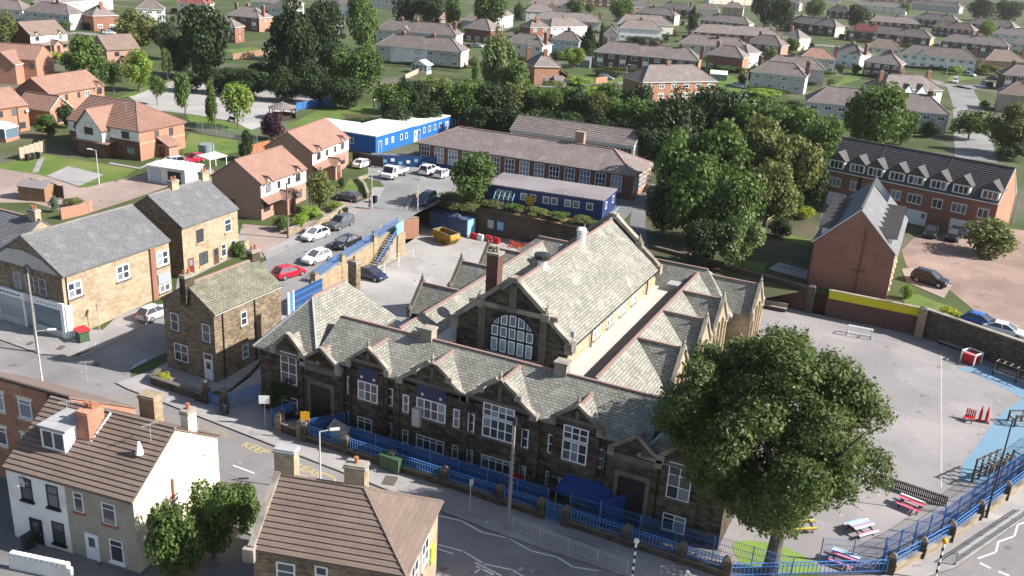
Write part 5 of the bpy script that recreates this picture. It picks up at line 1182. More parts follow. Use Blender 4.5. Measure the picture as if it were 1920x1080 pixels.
# two facing the street
for i, (lab, tok, D) in enumerate((('brick estate house with dormers and hipped gable facing the parked cars', (-82.93,97.03,-83.86,108.21,2.18), 8.6), ('brick estate house with dormers beside the white-roofed blue classrooms', (-87.10,113.89,-89.59,127.01,3.03), 8.6))):
    r, W, (w0, w1, d0, d1), rise = estate(lab, tok, D, 4.9, pitch=33)
    dormer_gable(r, W * .16, d0, 4.75, 2.0); dormer_gable(r, W * .80, d0, 4.75, 2.0)
    MB().box(w0, d0 - .05, 2.9, w1, d0, 4.75).build('render_panel', 'white_render', r)
    MB().slab([(0, d0 - 1.2, 2.3), (W * .72, d0 - 1.2, 2.3), (W * .72, d0, 3.0), (0, d0, 3.0)], .1).build('lean_roof', 'rose_tile', r)
    for f in (.38, .60): window(r, W * f, 3.45, d0 - .05, 0, .7, 1.0, 1, 0, 'brown_frame')
    porch(r, W * .40, d0, 2.2, 1.9); window(r, W * .82, .9, d0, 0, 1.5, 1.2, 3, 0, 'brown_frame'); window(r, W * .12, .8, d0, 0, 1.5, 1.3, 3, 0, 'brown_frame')
    window(r, w0, 1.0, d1 * .6, -math.pi / 2, .9, 1.1, 1, .5, 'brown_frame')
# row on the far left
r, W, (w0, w1, d0, d1), rise = estate('brick estate house with side garage and rooflight beyond the white-gabled house', (-154.26,122.10,-155.86,136.44,3.10), 8.5, 4.8, pitch=32, wall='orange_brick', sidewall='red_brick')
for f, w in ((.15, 1.2), (.30, .7), (.52, .7), (.68, 1.2)): window(r, W * f, 3.2, d0, 0, w, 1.1, 2 if w > 1 else 1, 0, 'brown_frame' if f < .6 else 'upvc')
dormer_gable(r, W * .90, d0, 4.6, 2.6, 'orange_brick')
cross_gable(r, -1.5, d0 - 4.0, 5.2, 2.9, 2.2, 8.0, 'orange_brick', 'rose_tile', 'rose_tile', 3.4, 'garage_wing', .25); window(r, -1.5, .3, d0 - 4.0, 0, 2.2, 1.6, 2, 0, 'brown_frame')
MB().slab([(-.6, d0 - 1.6, 4.32), (.3, d0 - 1.6, 3.55), (.3, d0 - .4, 3.55), (-.6, d0 - .4, 4.32)], .05).build('rooflight', 'sky_glass', r)
r, W, (w0, w1, d0, d1), rise = estate('red-roofed brick house with tall projecting gable at the left edge', (-204.88,142.03,-190.75,148.25,3.10), 8.5, 5.2, pitch=34, wall='orange_brick', lside=0)
cross_gable(r, W * .62, d0 - 3.4, 5.6, 4.6, 2.5, 7.0, 'orange_brick', 'rose_tile', 'rose_tile', 5.5, 'front_wing', .3)
for f in (.2, .93): window(r, W * f, 3.3, d0, 0, 1.1, 1.1, 2, 0, 'brown_frame')
r, W, (w0, w1, d0, d1), rise = estate('brick house with white conservatory at the left edge', (-150.45,101.88,-150.69,114.74,2.45), 8.5, 4.9, pitch=32, wall='orange_brick')
for f, z in ((.55, 3.3), (.78, 3.3), (.60, .8), (.88, .8)): window(r, W * f, z, d0, 0, 1.2, 1.1, 2, 0, 'brown_frame')
MB().tube((W * .82, d0 - .08, 0), (W * .82, d0 - .08, 4.7), .06).build('downpipe', 'dark_metal', r); dish(r, W - .5, d0 - .4, 3.9, 0)
cs = thing('conservatory', 'white conservatory against the brick house at the left edge', 'conservatory', (*(-148.50,107.44), g0((-148.50,107.44)[1])), .2)
MB().box(-3, -1.6, -.6, 1.8, 1.6, .6).build('dwarf_wall', 'orange_brick', cs); MB().box(-2.95, -1.55, .6, 1.75, 1.55, 2.3).build('glazing', 'sky_glass', cs)
mb = MB(); mb.slab([(-3.1, -1.7, 2.3), (1.9, -1.7, 2.3), (1.2, 0, 3.3), (-2.4, 0, 3.3)], .08); mb.slab([(1.9, 1.7, 2.3), (-3.1, 1.7, 2.3), (-2.4, 0, 3.3), (1.2, 0, 3.3)], .08); mb.slab([(1.9, -1.7, 2.3), (1.9, 1.7, 2.3), (1.2, 0, 3.3)], .08); mb.build('conservatory_roof', 'white_roof', cs)
for x in (-2.97, -1.4, .2, 1.77): MB().box(x - .06, -1.62, .6, x + .06, -1.5, 2.3).build('glazing_bar', 'upvc', cs)
r, W, (w0, w1, d0, d1), rise = estate('brown-roofed estate house with white upper storey and two dormers among trees', (-232.40,180.03,-232.57,192.30,3.10), 9, 4.9, pitch=36, roof='brown_tile', ridge='brown_tile', sidewall='dark_brick')
MB().box(w0, d0 - .05, 2.7, w1, d0, 4.75).build('render_panel', 'white_render', r)
for f in (.18, .80): dormer_gable(r, W * f, d0, 4.7, 2.4, roof='brown_tile')
MB().slab([(0, d0 - 1.5, 2.2), (W, d0 - 1.5, 2.2), (W, d0, 2.9), (0, d0, 2.9)], .1).build('lean_roof', 'brown_tile', r); porch(r, W * .55, d0, 3.0, 2.6, roof='brown_tile')
for f in (.15, .85): window(r, W * f, .8, d0, 0, 1.5, 1.3, 3, 0, 'brown_frame')
r, W, (w0, w1, d0, d1), rise = estate('brown-roofed estate house half hidden behind light green trees', (-197.48,174.40,-195.11,183.30,3.10), 9, 4.9, pitch=36, roof='brown_tile', ridge='brown_tile')
for f in (.3, .7): window(r, W * f, 3.2, d0, 0, 1.2, 1.1, 2, 0, 'brown_frame')
porch(r, W * .42, d0, 2.4, 1.6, roof='brown_tile')

# ---------------------------------------------------------------- town houses on the right
r, W, (w0, w1, d0, d1), rise = house('town_houses', 'red brick town houses with eight dormers in a dark tiled roof', -17.35,154.13,7.52,147.18,3.10, D=9.5, eave=5.6, kind='gable', pitch=44, wall='red_brick', roof='char_tile', oh=.35, cols=0, side=0, chim=(), ridge='char_tile', step=.36, gutter=True, cat='terrace', base=1.0, sidewall='orange_brick')
for i in range(8):
    f = (.055, .185, .295, .425, .535, .665, .79, .945)[i]
    x = W * f
    mb = MB(); mb.box(x - 1.2, .3, 5.7, x + 1.2, 2.6, 7.35); mb.build('dormer', 'white_paint', r)
    window(r, x, 5.95, .3, 0, 2.15, 1.25, 3, 0, each=True, t=.12)
    mb = MB(); k = 1.35
    mb.slab([(x + 1.45, .05, 7.3), (x + 1.45, 3.0, 7.3), (x, 3.8, 7.3 + k), (x, .05, 7.3 + k)], .1); mb.slab([(x - 1.45, 3.0, 7.3), (x - 1.45, .05, 7.3), (x, .05, 7.3 + k), (x, 3.8, 7.3 + k)], .1)
    mb.poly([(x - 1.4, .15, 7.3), (x + 1.4, .15, 7.3), (x, .15, 7.3 + k - .05)]); mb.build('dormer_roof', 'char_tile', r)
for i, f in enumerate((.06, .19, .30, .44, .55, .68, .80, .93)):
    window(r, W * f, 3.1, d0, 0, 1.5 if i % 2 else 2.1, 1.35, 2 if i % 2 else 3, 0, sill='pale_stone', lintel='pale_stone', t=.09)
    if i % 2 == 0: MB().box(-1.3, -.04, 0, 1.3, .02, 2.15).build('garage_door', 'white_paint', r, (W * (f + .02), d0, 0))
    else: door(r, W * f - 1.6, 0, d0, 0, .95, 2.05)
MB().box(W * .205, .25, 0, W * .225, .4, 5.5).build('downpipe', 'black_paint', r)
for f in (.27, .66):                         # the roof steps down between the houses
    p0 = (W * f, 0, 5.66); MB().slab([(W * f, 0, 5.75), (W * f + .35, 0, 5.75), (W * f + .35, 4.75, 5.75 + rise), (W * f, 4.75, 5.75 + rise)], .1).build('party_verge', 'char_tile', r)
r, W, (w0, w1, d0, d1), rise = house('gable_block', 'red brick block with plain gable, slate roof and rows of side dormers', -12.88,112.87,-3.16,112.98,2.67, D=19, eave=5.5, kind='gabley', pitch=45, wall='red_brick', roof='blue_slate', oh=.3, cols=0, side=0, chim=(), ridge='char_tile', gutter=True, cat='terrace', base=3.0, sidewall='orange_brick')
for i in range(6):
    y = 1.6 + i * 2.45
    for s_ in (1, -1):
        X = lambda d: W - d if s_ > 0 else d
        a, b = sorted((X(.9), X(3.4)))
        MB().box(a, y - .7, 5.6, b, y + .7, 7.45).build('dormer', 'white_paint', r)
        A = [(X(.4), y - .9, 7.35), (X(.4), y, 8.3), (X(3.8), y, 8.3), (X(3.8), y - .9, 7.35)]; B = [(X(.4), y + .9, 7.35), (X(3.8), y + .9, 7.35), (X(3.8), y, 8.3), (X(.4), y, 8.3)]
        if s_ < 0: A, B = A[::-1], B[::-1]
        MB().slab(A, .1).slab(B, .1).poly([(X(.55), y - .8, 7.3), (X(.55), y + .8, 7.3), (X(.55), y, 8.2)]).build('dormer_roof', 'char_tile', r)
        window(r, X(.9), 5.95, y, s_ * math.pi / 2, 1.2, 1.2, 2, 0)
    for z in (.9, 3.3): window(r, w1, z, y, math.pi / 2, 1.3, 1.2, 2, 0, sill='pale_stone')
xs = W * .60
for a, b in (((xs, d0 - .06, 5.5 + 2.6), (xs, d0 - .06, -2.5)), ((xs - .9, d0 - .06, 2.9), (xs + .9, d0 - .06, 2.9)), ((xs - .6, d0 - .06, .3), (xs + .2, d0 - .06, .3))): MB().bar(a, b, .16).build('soil_pipe', 'dark_brick', r)
MB().slab([(W * .5 + .25, 14.5, 5.5 + rise - .1), (W * .5 + 2.1, 14.5, 5.5 + rise - 1.95), (W * .5 + 2.1, 18.6, 5.5 + rise - 1.95), (W * .5 + .25, 18.6, 5.5 + rise - .1)], .06).build('solar_panel', 'solar', r)
MB().tube((.25, d0 - .1, -2), (.25, d0 - .1, 5.2), .07).build('downpipe', 'dark_metal', r)

# ---------------------------------------------------------------- brick school range and classrooms behind
r, W, (w0, w1, d0, d1), rise = house('brick_classrooms', 'long low brick school range with tall white windows and hipped grey roof', -81.82,134.67,-42.86,135.84,3.10, D=11.0, eave=3.9, kind='hip', pitch=25, wall='dark_brick', sidewall='orange_brick', roof='grey_tile', oh=.5, cols=0, side=0, chim=(), ridge='ridge_tile', cat='classroom block', gutter=False)
for i in range(14): window(r, 1.8 + i * (W - 3.4) / 13.6, .9, d0, 0, 1.75, 2.6, 3, 0, rows=3, t=.09, glass='sky_glass' if i in (2, 11, 13) else 'glass')
for i in range(4): window(r, w1, .9, 1.8 + i * 2.4, math.pi / 2, 1.5, 2.4, 2, 0, rows=3, t=.09, glass='sky_glass')
chimney(r, W * .70, 6.2, 6.2, 8.4, 1.5, .9, 'estate_brick', 0)
MB().box(w0, d0 - .06, -.6, W * .42, d0, .75).build('painted_plinth', 'blue_board', r)
r, W, (w0, w1, d0, d1), rise = house('long_classroom', 'long white-gabled classroom with ribbed grey roof behind the brick range', -75.23,157.60,-51.03,158.97,3.10, D=8.5, eave=3.6, kind='gable', pitch=27, wall='white_render', roof='grey_tile', oh=.35, cols=0, side=0, chim=(), ridge='grey_tile', step=.55, cat='classroom block', gutter=True)
for i in range(11): window(r, 1.6 + i * (W - 3.2) / 10, .9, d0, 0, 2.3, 2.2, 3, 0, rows=2, t=.08)
window(r, w1, 1.2, 4, math.pi / 2, 1.0, 1.2, 1, 0)
def cabin(label, tok, D, h, wall, roof, n, nd=(), ww=.95, wh=1.0, wz=1.3, seams=0, side=0, left=0):
    x1, y1, x2, y2, zb = tok
    W = math.hypot(x2 - x1, y2 - y1)
    r = thing('modular_classroom', label, 'classroom block', (x1, y1, zb), math.atan2(y2 - y1, x2 - x1), 'blue modular classrooms')
    MB().box(.1, .1, -.3, W - .1, D - .1, h - .05).build('wall', wall, r)
    MB().box(0, 0, h - .1, W, D, h + .06).build('roof', roof, r)
    for i in range(seams): MB().box(W * (i + 1) / (seams + 1) - .07, .02, h + .05, W * (i + 1) / (seams + 1) + .07, D - .02, h + .12).build('roof_seam', 'grey_ridge', r)
    for f in n: window(r, W * f, wz, .1, 0, ww, wh, 1, 0, t=.1)
    for f in nd: door(r, W * f, .0, .1, 0, .95, 2.1, wall if f < .5 else 'cream_render', 'upvc')
    for i in range(side): window(r, W - .1, wz, D * (i + .5) / side, math.pi / 2, ww, wh, 1, 0, t=.1)
    for i in range(left): window(r, .1, wz, D * (i + .6) / left, -math.pi / 2, ww, wh, 1, 0, t=.1)
    return r, W
r, W = cabin('navy modular classroom with flat felt roof above the yard wall', (-61.07,120.39,-42.88,122.21,3.07), 8.0, 3.0, 'navy_cladding', 'felt_roof', (.14, .21, .34, .42, .53, .60, .71, .78, .89), (), 1.0, 1.05, 1.35, 5, 2)
MB().box(W, 1.0, -.2, W + 1.4, 4.5, .3).build('step_landing', 'paving', r)
for y in (1.0, 2.2, 3.4, 4.5): MB().bar((W + 1.4, y, .3), (W + 1.4, y, 1.3), .06).build('handrail_post', 'pale_blue', r)
MB().bar((W + 1.4, 1.0, 1.3), (W + 1.4, 4.5, 1.3), .07).build('handrail', 'pale_blue', r)
r, W = cabin('bright blue modular classroom with white flat roof nearest the brick estate house', (-91.34,137.18,-91.61,152.19,3.10), 8.5, 3.2, 'blue_cladding', 'white_roof', (.24, .38, .58, .70), (.10, .92), .8, 1.1, 1.2, 0, 0, 1)
r, W = cabin('second bright blue modular classroom with white roof in line behind', (-91.58,150.80,-91.89,164.80,3.10), 8.5, 3.1, 'blue_cladding', 'white_roof', (.25, .40, .55, .70), (.10, .90), .8, 1.1, 1.2, 0, 0, 0)
cabin('small blue modular classroom with white roof beside the lawn', (-100.19,138.75,-101.21,146.77,3.10), 7, 3.0, 'blue_cladding', 'white_roof', (.3, .6), (), .8, 1.0)

# ================================================================ the estate beyond
HEDGES = []
def far(label, tok, D=8.0, wall='grey_render', roof='grey_tile', kind='hip', cols=4, side=1, sidewall=None, chim=((.35, .5), (.9, .5)), **k):
    o = house('estate_semi' if cols < 6 else 'estate_terrace', label, *tok, D=D, kind=kind, wall=wall, sidewall=sidewall, roof=roof, cols=cols, side=side, chim=chim, group='houses of the estate beyond', **{'ww': 1.7, 'wh': 1.25, 'ft': .14, **k})
    if 'skyline' not in label: HEDGES.append((label, o[0], o[1], D))
    return o
far('cream terrace end with red stack at the top left corner', (-309.36,220.89,-294.08,225.90,3.10), 8, 'cream_render', cols=4, chim=((.75, .5),), sidewall='white_render')
far('grey terrace with bright white end wall above the brown estate house', (-292.55,224.49,-274.05,227.98,3.10), 8.5, 'grey_render', sidewall='white_render', cols=6, side=0, chim=((.6, .5),))  # one white render split by light: grey for shaded front, white for sunlit end
far('long white house end-on behind the grey terrace, top left', (-310.59,252.55,-324.90,292.91,3.10), 9, 'white_render', cols=7, side=0, chim=((.2, .5),))
far('small red brick house with pyramid roof near the white pole', (-268.07,232.13,-265.47,241.02,3.10), 9, 'red_brick', cols=2, floors=1, side=0, chim=((.5, .3),))
far('white house with grey pyramid roof above the leafy tree', (-283.87,265.36,-276.12,272.13,3.10), 8.5, 'white_render', cols=3, chim=((.5, .5),))
far('dark brick house with orange end wall between tall trees', (-250.40,276.83,-236.17,278.24,3.10), 9, 'dark_brick', sidewall='orange_brick', cols=3, panels=True, chim=((.1, .5), (.4, .6), (.95, .4)), door_at=1)  # light put into the brick: darker on the shaded front, orange where sunlit
far('red brick house corner peeping out beside the dark tree', (-224.46,243.14,-217.81,244.73,3.10), 7, 'dark_brick', sidewall='red_brick', cols=2, chim=())
far('grey-roofed house with red stack right of the tall dark pine', (-214.41,282.26,-208.36,281.67,3.10), 9, 'white_render', cols=1, chim=((.7, .4),))
r, W, q, _ = far('back terrace of pale houses with a central gablet', (-190.27,284.34,-160.72,290.44,3.10), 9, 'grey_render', sidewall='white_render', cols=8, side=0, chim=((.28, .5), (.46, .5), (.93, .45)))
cross_gable(r, W * .37, q[2] - .15, 4.6, 4.8, 2.0, 4, 'white_render', 'grey_tile', h=.3)
r, W, q, _ = far('front terrace of pale houses with white conservatory and two stacks', (-162.31,242.90,-135.75,248.90,3.10), 9, 'grey_render', sidewall='cream_render', cols=7, side=0, chim=((.27, .5), (.62, .5)), plinth='dark_brick')
MB().box(W * .18, q[2] - .05, -.5, W * .60, q[2] + .05, 4.8).build('painted_front', 'white_render', r)
cs = thing('conservatory', 'white gabled conservatory behind the pale terrace', 'conservatory', (*(-139.83,232.84), GP), .1)
MB().box(-2.4, -1.5, -.3, 2.4, 1.5, .8).build('dwarf_wall', 'white_render', cs); MB().box(-2.35, -1.45, .8, 2.35, 1.45, 2.4).build('glazing', 'sky_glass', cs)
for x in (-2.37, -1.2, 0, 1.2, 2.37): MB().box(x - .06, -1.52, .8, x + .06, -1.4, 2.4).build('glazing_bar', 'upvc', cs)
mb = MB(); mb.slab([(2.6, -1.6, 2.4), (2.6, 2.6, 2.4), (0, 2.6, 3.7), (0, -1.6, 3.7)], .1); mb.slab([(-2.6, 2.6, 2.4), (-2.6, -1.6, 2.4), (0, -1.6, 3.7), (0, 2.6, 3.7)], .1); mb.poly([(-2.4, -1.5, 2.4), (2.4, -1.5, 2.4), (0, -1.5, 3.6)]); mb.build('conservatory_roof', 'white_roof', cs)
far('reddish gabled house among trees behind the pale terraces', (-199.37,344.95,-192.49,353.31,3.10), 9, 'red_brick', 'rose_tile', cols=3, chim=((.2, .5),))
far('low dark-roofed house right of the back terrace', (-174.10,319.90,-162.02,318.84,3.10), 10, 'dark_brick', cols=3, floors=1, chim=())
far('bright white house showing past the top middle tree', (-182.17,349.80,-191.04,398.54,3.10), 9, 'white_render', cols=4, chim=())
far('white-ended semi with hip roof and stack near the middle tree', (-140.88,286.86,-126.53,287.00,3.10), 8.5, 'cream_render', sidewall='white_render', cols=4, side=0, chim=((.95, .4),))
r, W, q, _ = far('orange brick house with dark roof backing onto the tree belt', (-106.79,237.11,-100.98,242.43,3.10), 9, 'orange_brick', cols=0, floors=1, chim=((.52, .35), (.1, .9)))
window(r, W * .66, 1.2, q[2], 0, .9, 1.0, 1, 0); door(r, W * .42, 0, q[2], 0, mat='black_paint'); MB().box(W * .75, q[2] - 2.4, -.3, W * 1.15, q[2], 1.6).build('bay_window', 'white_paint', r); MB().slab([(W * .7, q[2] - 2.6, 1.6), (W * 1.2, q[2] - 2.6, 1.6), (W * 1.1, q[2], 2.6), (W * .75, q[2], 2.6)], .1).build('bay_roof', 'grey_tile', r)
MB().slab([(W - .1, 0, 4.1), (W + 5.5, .5, .9), (W + 5.5, 6, .9), (W - .1, 8, 4.1)], .15).build('lean_roof', 'orange_brick', r)
far('pale blue house with low roof behind the hedge garden', (-134.95,312.67,-124.46,313.90,3.10), 8, 'blue_render', cols=4, chim=((.5, .5),))
far('red brick cottage with pyramid roof and red stack', (-158.46,345.77,-153.19,354.68,3.10), 8, 'red_brick', cols=2, chim=((.45, .3),))
far('white-fronted terrace behind the red brick cottage', (-155.32,359.01,-146.64,378.08,3.10), 8, 'white_render', cols=5, chim=((.5, .5),))
far('long brown-roofed terrace fourth row back in the middle', (-177.86,392.52,-150.50,403.80,3.10), 8.5, 'grey_render', cols=8, chim=((.5, .5), (.97, .4)))
far('blue-grey house with solar panels and white end wall', (-127.80,345.26,-122.00,347.65,3.10), 8.5, 'blue_render', 'char_tile', sidewall='white_render', cols=2, side=0, chim=((.55, .7),))
far('low bungalow row with hipped grey roof above the hedge', (-135.82,385.87,-118.91,393.81,3.10), 9, 'white_render', cols=6, floors=1, chim=((.5, .5),))
far('second bungalow row behind with wider grey roof', (-144.94,408.96,-123.10,423.98,3.10), 10, 'cream_render', cols=6, floors=1, chim=((.3, .5),))
far('dark terrace with pale buff end wall at the top', (-164.15,488.55,-141.86,487.76,3.10), 9, 'plum_brick', sidewall='cream_render', cols=6, side=0, chim=((.4, .5), (.9, .5)))
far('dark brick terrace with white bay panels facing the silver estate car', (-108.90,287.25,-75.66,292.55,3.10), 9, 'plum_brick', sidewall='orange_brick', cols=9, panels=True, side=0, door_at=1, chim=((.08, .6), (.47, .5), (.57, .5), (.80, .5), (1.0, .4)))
far('orange brick semi with wide hipped roof at the wood edge', (-73.75,231.33,-59.04,250.29,3.10), 10, 'orange_brick', cols=6, side=0, chim=((.45, .5),))
far('far brown roof at the very top left of middle', (-200.31,430.18,-187.51,437.99,3.10), 9, 'grey_render', cols=4)
far('far terrace with pale roof at the very top centre', (-224.35,484.70,-200.30,491.54,3.10), 9, 'cream_render', cols=5)
far('tall brick villa with blue-grey roof on the top edge', (-180.20,527.60,-169.35,536.14,3.10), 9, 'orange_brick', 'char_tile', cols=3)
far('dark slated villa beside the tall brick villa on the top edge', (-169.73,544.31,-149.39,548.61,3.10), 9, 'plum_brick', 'char_tile', cols=4)
far('dark terrace with pale roof right of the dark conifer', (-125.67,476.92,-100.55,474.33,3.10), 8.5, 'plum_brick', sidewall='cream_render', cols=7, side=0, chim=((.3, .5),))
far('long grey roof of the third row with white end', (-108.25,401.97,-73.67,415.17,3.10), 9, 'dark_brick', sidewall='white_render', cols=9, side=0, chim=((.18, .5), (.5, .5), (.95, .4)))
far('white-ended row with two stacks in front of the long grey roof', (-97.97,343.67,-73.03,348.63,3.10), 9, 'cream_render', sidewall='white_render', cols=7, side=0, chim=((.15, .5), (.55, .4), (.98, .4)))
far('red brick row with grey roof beside the leafy back gardens', (-80.55,374.94,-65.60,372.61,3.10), 9, 'dark_brick', sidewall='estate_brick', cols=4, side=0, chim=((.3, .5),))
far('low red brick house with hedge in front of it', (-79.98,316.24,-67.10,315.47,3.10), 8.5, 'red_brick', sidewall='orange_brick', cols=4, floors=1, chim=((.2, .5),))
far('small white gabled annexe between brick rows', (-69.48,332.66,-66.35,341.35,3.10), 7, 'white_render', cols=2, floors=1, chim=())
far('big pale semi with hedge, bay windows and central porch', (-57.38,280.38,-41.27,281.39,3.10), 8.5, 'grey_render', sidewall='white_render', cols=4, side=0, chim=((.97, .4), (.1, .8)), door_at=2, ww=1.5)
far('pale semi behind the big pale semi with dark stack', (-57.96,301.01,-39.42,305.05,3.10), 8.5, 'grey_render', sidewall='white_render', cols=0, side=0, chim=((.45, .5),))
far('red-roofed pale house in the crowded right middle', (-53.02,338.43,-41.20,342.39,3.10), 8.5, 'grey_render', 'rose_tile', sidewall='white_render', cols=4, side=1, chim=((.98, .4),))
far('white house with washing behind the red-roofed pale house', (-47.94,372.19,-36.38,367.22,3.10), 8.5, 'white_render', sidewall='white_render', cols=3, side=0, chim=((.5, .5), (.98, .4)))
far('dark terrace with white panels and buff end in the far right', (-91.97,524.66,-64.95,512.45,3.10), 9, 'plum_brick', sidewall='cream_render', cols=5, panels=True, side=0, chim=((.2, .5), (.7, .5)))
far('brown brick house with overgrown garden in the right middle', (-75.90,422.35,-66.87,418.10,3.10), 9, 'estate_brick', sidewall='cream_render', cols=2, chim=((.3, .4),))
far('square buff house near the top dark trees', (-148.09,612.40,-135.03,614.54,3.10), 8, 'estate_brick', sidewall='cream_render', cols=3, side=1, chim=((.4, .5),))
far('low brown roof beside the square buff house', (-151.44,566.42,-139.22,568.82,3.10), 9, 'cream_render', cols=3, floors=1, chim=())
far('dark grey house beside the rounded dark tree at the top right', (-94.70,683.19,-79.64,678.89,3.10), 9, 'plum_brick', 'char_tile', cols=3)
r, W, q, _ = far('terrace with maroon roof bays and white panels', (-58.50,498.68,-19.17,491.95,3.10), 9, 'plum_brick', sidewall='pale_stone', cols=7, panels=True, side=0, chim=((.3, .5), (.7, .5)))
MB().slab([(W * .10, .02, 5.28), (W * .36, .02, 5.28), (W * .36, 4.4, 8.5), (W * .10, 4.4, 8.5)], .05).build('maroon_roof_bay', 'maroon_tile', r)
far('dark row with pale end wall behind the maroon-roofed terrace', (-57.63,593.71,-30.13,600.17,3.10), 9, 'plum_brick', sidewall='cream_render', cols=6, chim=((.1, .5), (.55, .5)))
far('dark row with one maroon roof beneath the lime tree', (-24.09,593.12,-2.29,586.31,3.10), 9, 'plum_brick', 'brown_tile', cols=6, chim=((.5, .5),))
far('tall slated row beneath the far right woods', (-39.23,670.25,-13.22,661.51,3.10), 10, 'plum_brick', cols=6, chim=((.25, .5), (.7, .5)))
far('slated row with rooflights at the far right edge', (-7.72,662.25,18.85,651.99,3.10), 10, 'plum_brick', cols=6, chim=((.2, .5), (.5, .5)))
far('long terrace with white panels and cream gables at the right', (-14.63,483.29,13.83,481.78,3.10), 9, 'plum_brick', sidewall='cream_render', cols=7, panels=True, side=0, chim=((.15, .5), (.5, .5)))
far('cream gabled terrace end at the right edge', (14.65,507.79,29.07,506.80,3.10), 9, 'cream_render', cols=4, chim=())
r, W, q, _ = far('white-fronted row with brick ground floor behind the small green', (-24.93,392.55,1.91,394.82,3.10), 9, 'white_render', cols=8, side=0, chim=((.97, .5),), plinth='red_brick')
cross_gable(r, W * .30, q[2] - .15, 5.5, 4.7, 2.2, 4.5, 'white_render', 'grey_tile', h=.4)
far('brown-roofed row with dark shed in the crowded right', (-39.44,409.13,-25.83,410.40,3.10), 9, 'cream_render', 'brown_tile', cols=4, chim=((.95, .5),))
far('low brown roof by the right edge behind blue cars', (4.51,400.86,18.89,407.04,3.10), 10, 'estate_brick', 'brown_tile', cols=4, floors=1, chim=((.98, .4),))
far('dark shaded house with dark stack left of the white-gabled semi', (-33.23,346.43,-20.78,345.15,3.10), 9, 'plum_brick', cols=4, chim=((.6, .5),))
r, W, q, _ = far('white semi with two pointed gables and half orange roof', (-19.92,273.39,-5.01,286.62,3.10), 9, 'white_render', cols=0, side=0, chim=((.1, .5), (.45, .55), (.98, .8)))
for f in (.40, .62): cross_gable(r, W * f, q[2] - .8, 3.4, 4.4, 2.0, 4.5, 'white_render', 'grey_tile', h=4.9); window(r, W * f, 3.1, q[2] - .8, 0, 1.4, 1.1, 3, 0)
window(r, W * .85, 3.2, q[2], 0, 1.5, 1.1, 3, 0); window(r, W * .2, 3.2, q[2], 0, 1.5, 1.1, 3, 0)
MB().slab([(0, .02, 4.72), (W * .36, .02, 4.72), (W * .36, 4.4, 7.9), (4.4, 4.4, 7.9)], .05).build('orange_roof_half', 'rose_tile', r)
far('dark brick house with white panels at the right edge', (9.98,348.91,20.91,350.83,3.10), 9, 'plum_brick', cols=3, panels=True, chim=((.3, .5),))
r, W, q, _ = far('long grey row with white door behind the dark town houses', (-33.24,232.20,-1.76,238.78,3.10), 9.5, 'grey_render', cols=10, side=0, chim=((.55, .5), (.86, .5)), door_at=7, cmat='dark_brick')
far('drab gabled house behind the right-hand bushes', (8.43,293.80,18.71,294.36,3.10), 9, 'drab_render', 'brown_tile', cols=0, chim=((.8, .5),))
far('pair of pale semis at the top of the second pine', (-291.82,338.56,-271.47,346.18,3.10), 9, 'grey_render', cols=4, chim=((.5, .5),))
far('grey roof between the two pines at the top', (-267.92,320.54,-256.56,322.22,3.10), 9, 'grey_render', 'char_tile', cols=2)
far('pale house glimpsed above the light green tree, top left', (-299.38,301.75,-287.15,305.51,3.10), 9, 'cream_render', 'maroon_tile', cols=3)
far('house with grey roof on the top edge right of centre', (-144.07,733.02,-120.55,731.36,3.10), 9, 'grey_render', cols=4)
far('pale far terrace on the top edge above the maroon roofs', (-92.06,804.07,-52.68,802.50,3.10), 9, 'cream_render', cols=6)
far('pale far terrace on the top edge by the far right woods', (-57.09,922.54,-17.98,908.39,3.10), 9, 'grey_render', cols=6)
far('low pale house on the far right corner of the top edge', (6.73,575.78,29.54,574.21,3.10), 9, 'cream_render', cols=5)
# more of the estate climbing away along the top edge
TOPROW = []
rr = random.Random(5)
for k, (u0, u1, v, n_, wl) in enumerate((((-277.49,369.59,-261.32,372.08,3.10), None, 0, 4, 'white_render'), ((-283.53,417.75,-264.56,423.19,3.10), None, 0, 5, 'grey_render'), ((-240.15,574.65,-213.41,590.29,3.10), None, 0, 6, 'plum_brick'), ((-188.79,734.71,-158.49,763.57,3.10), None, 0, 6, 'cream_render'), ((-148.95,896.63,-114.14,910.85,3.10), None, 0, 5, 'grey_render'), ((-101.26,1050.34,-52.30,1074.36,3.10), None, 0, 6, 'plum_brick'), ((-46.92,1176.90,1.31,1188.23,3.10), None, 0, 6, 'cream_render'))):
    far('distant ' + ('white', 'grey', 'dark', 'cream', 'dull grey', 'plum-dark', 'creamy')[k] + ' row on the skyline ' + ('above the round bush tree', 'above the pale back terrace', 'above the brown terrace roofs', 'above the square buff house', 'above the dark grey house', 'above the far slated row', 'before the far right woods')[k], u0, 9, wl, cols=n_, side=1)
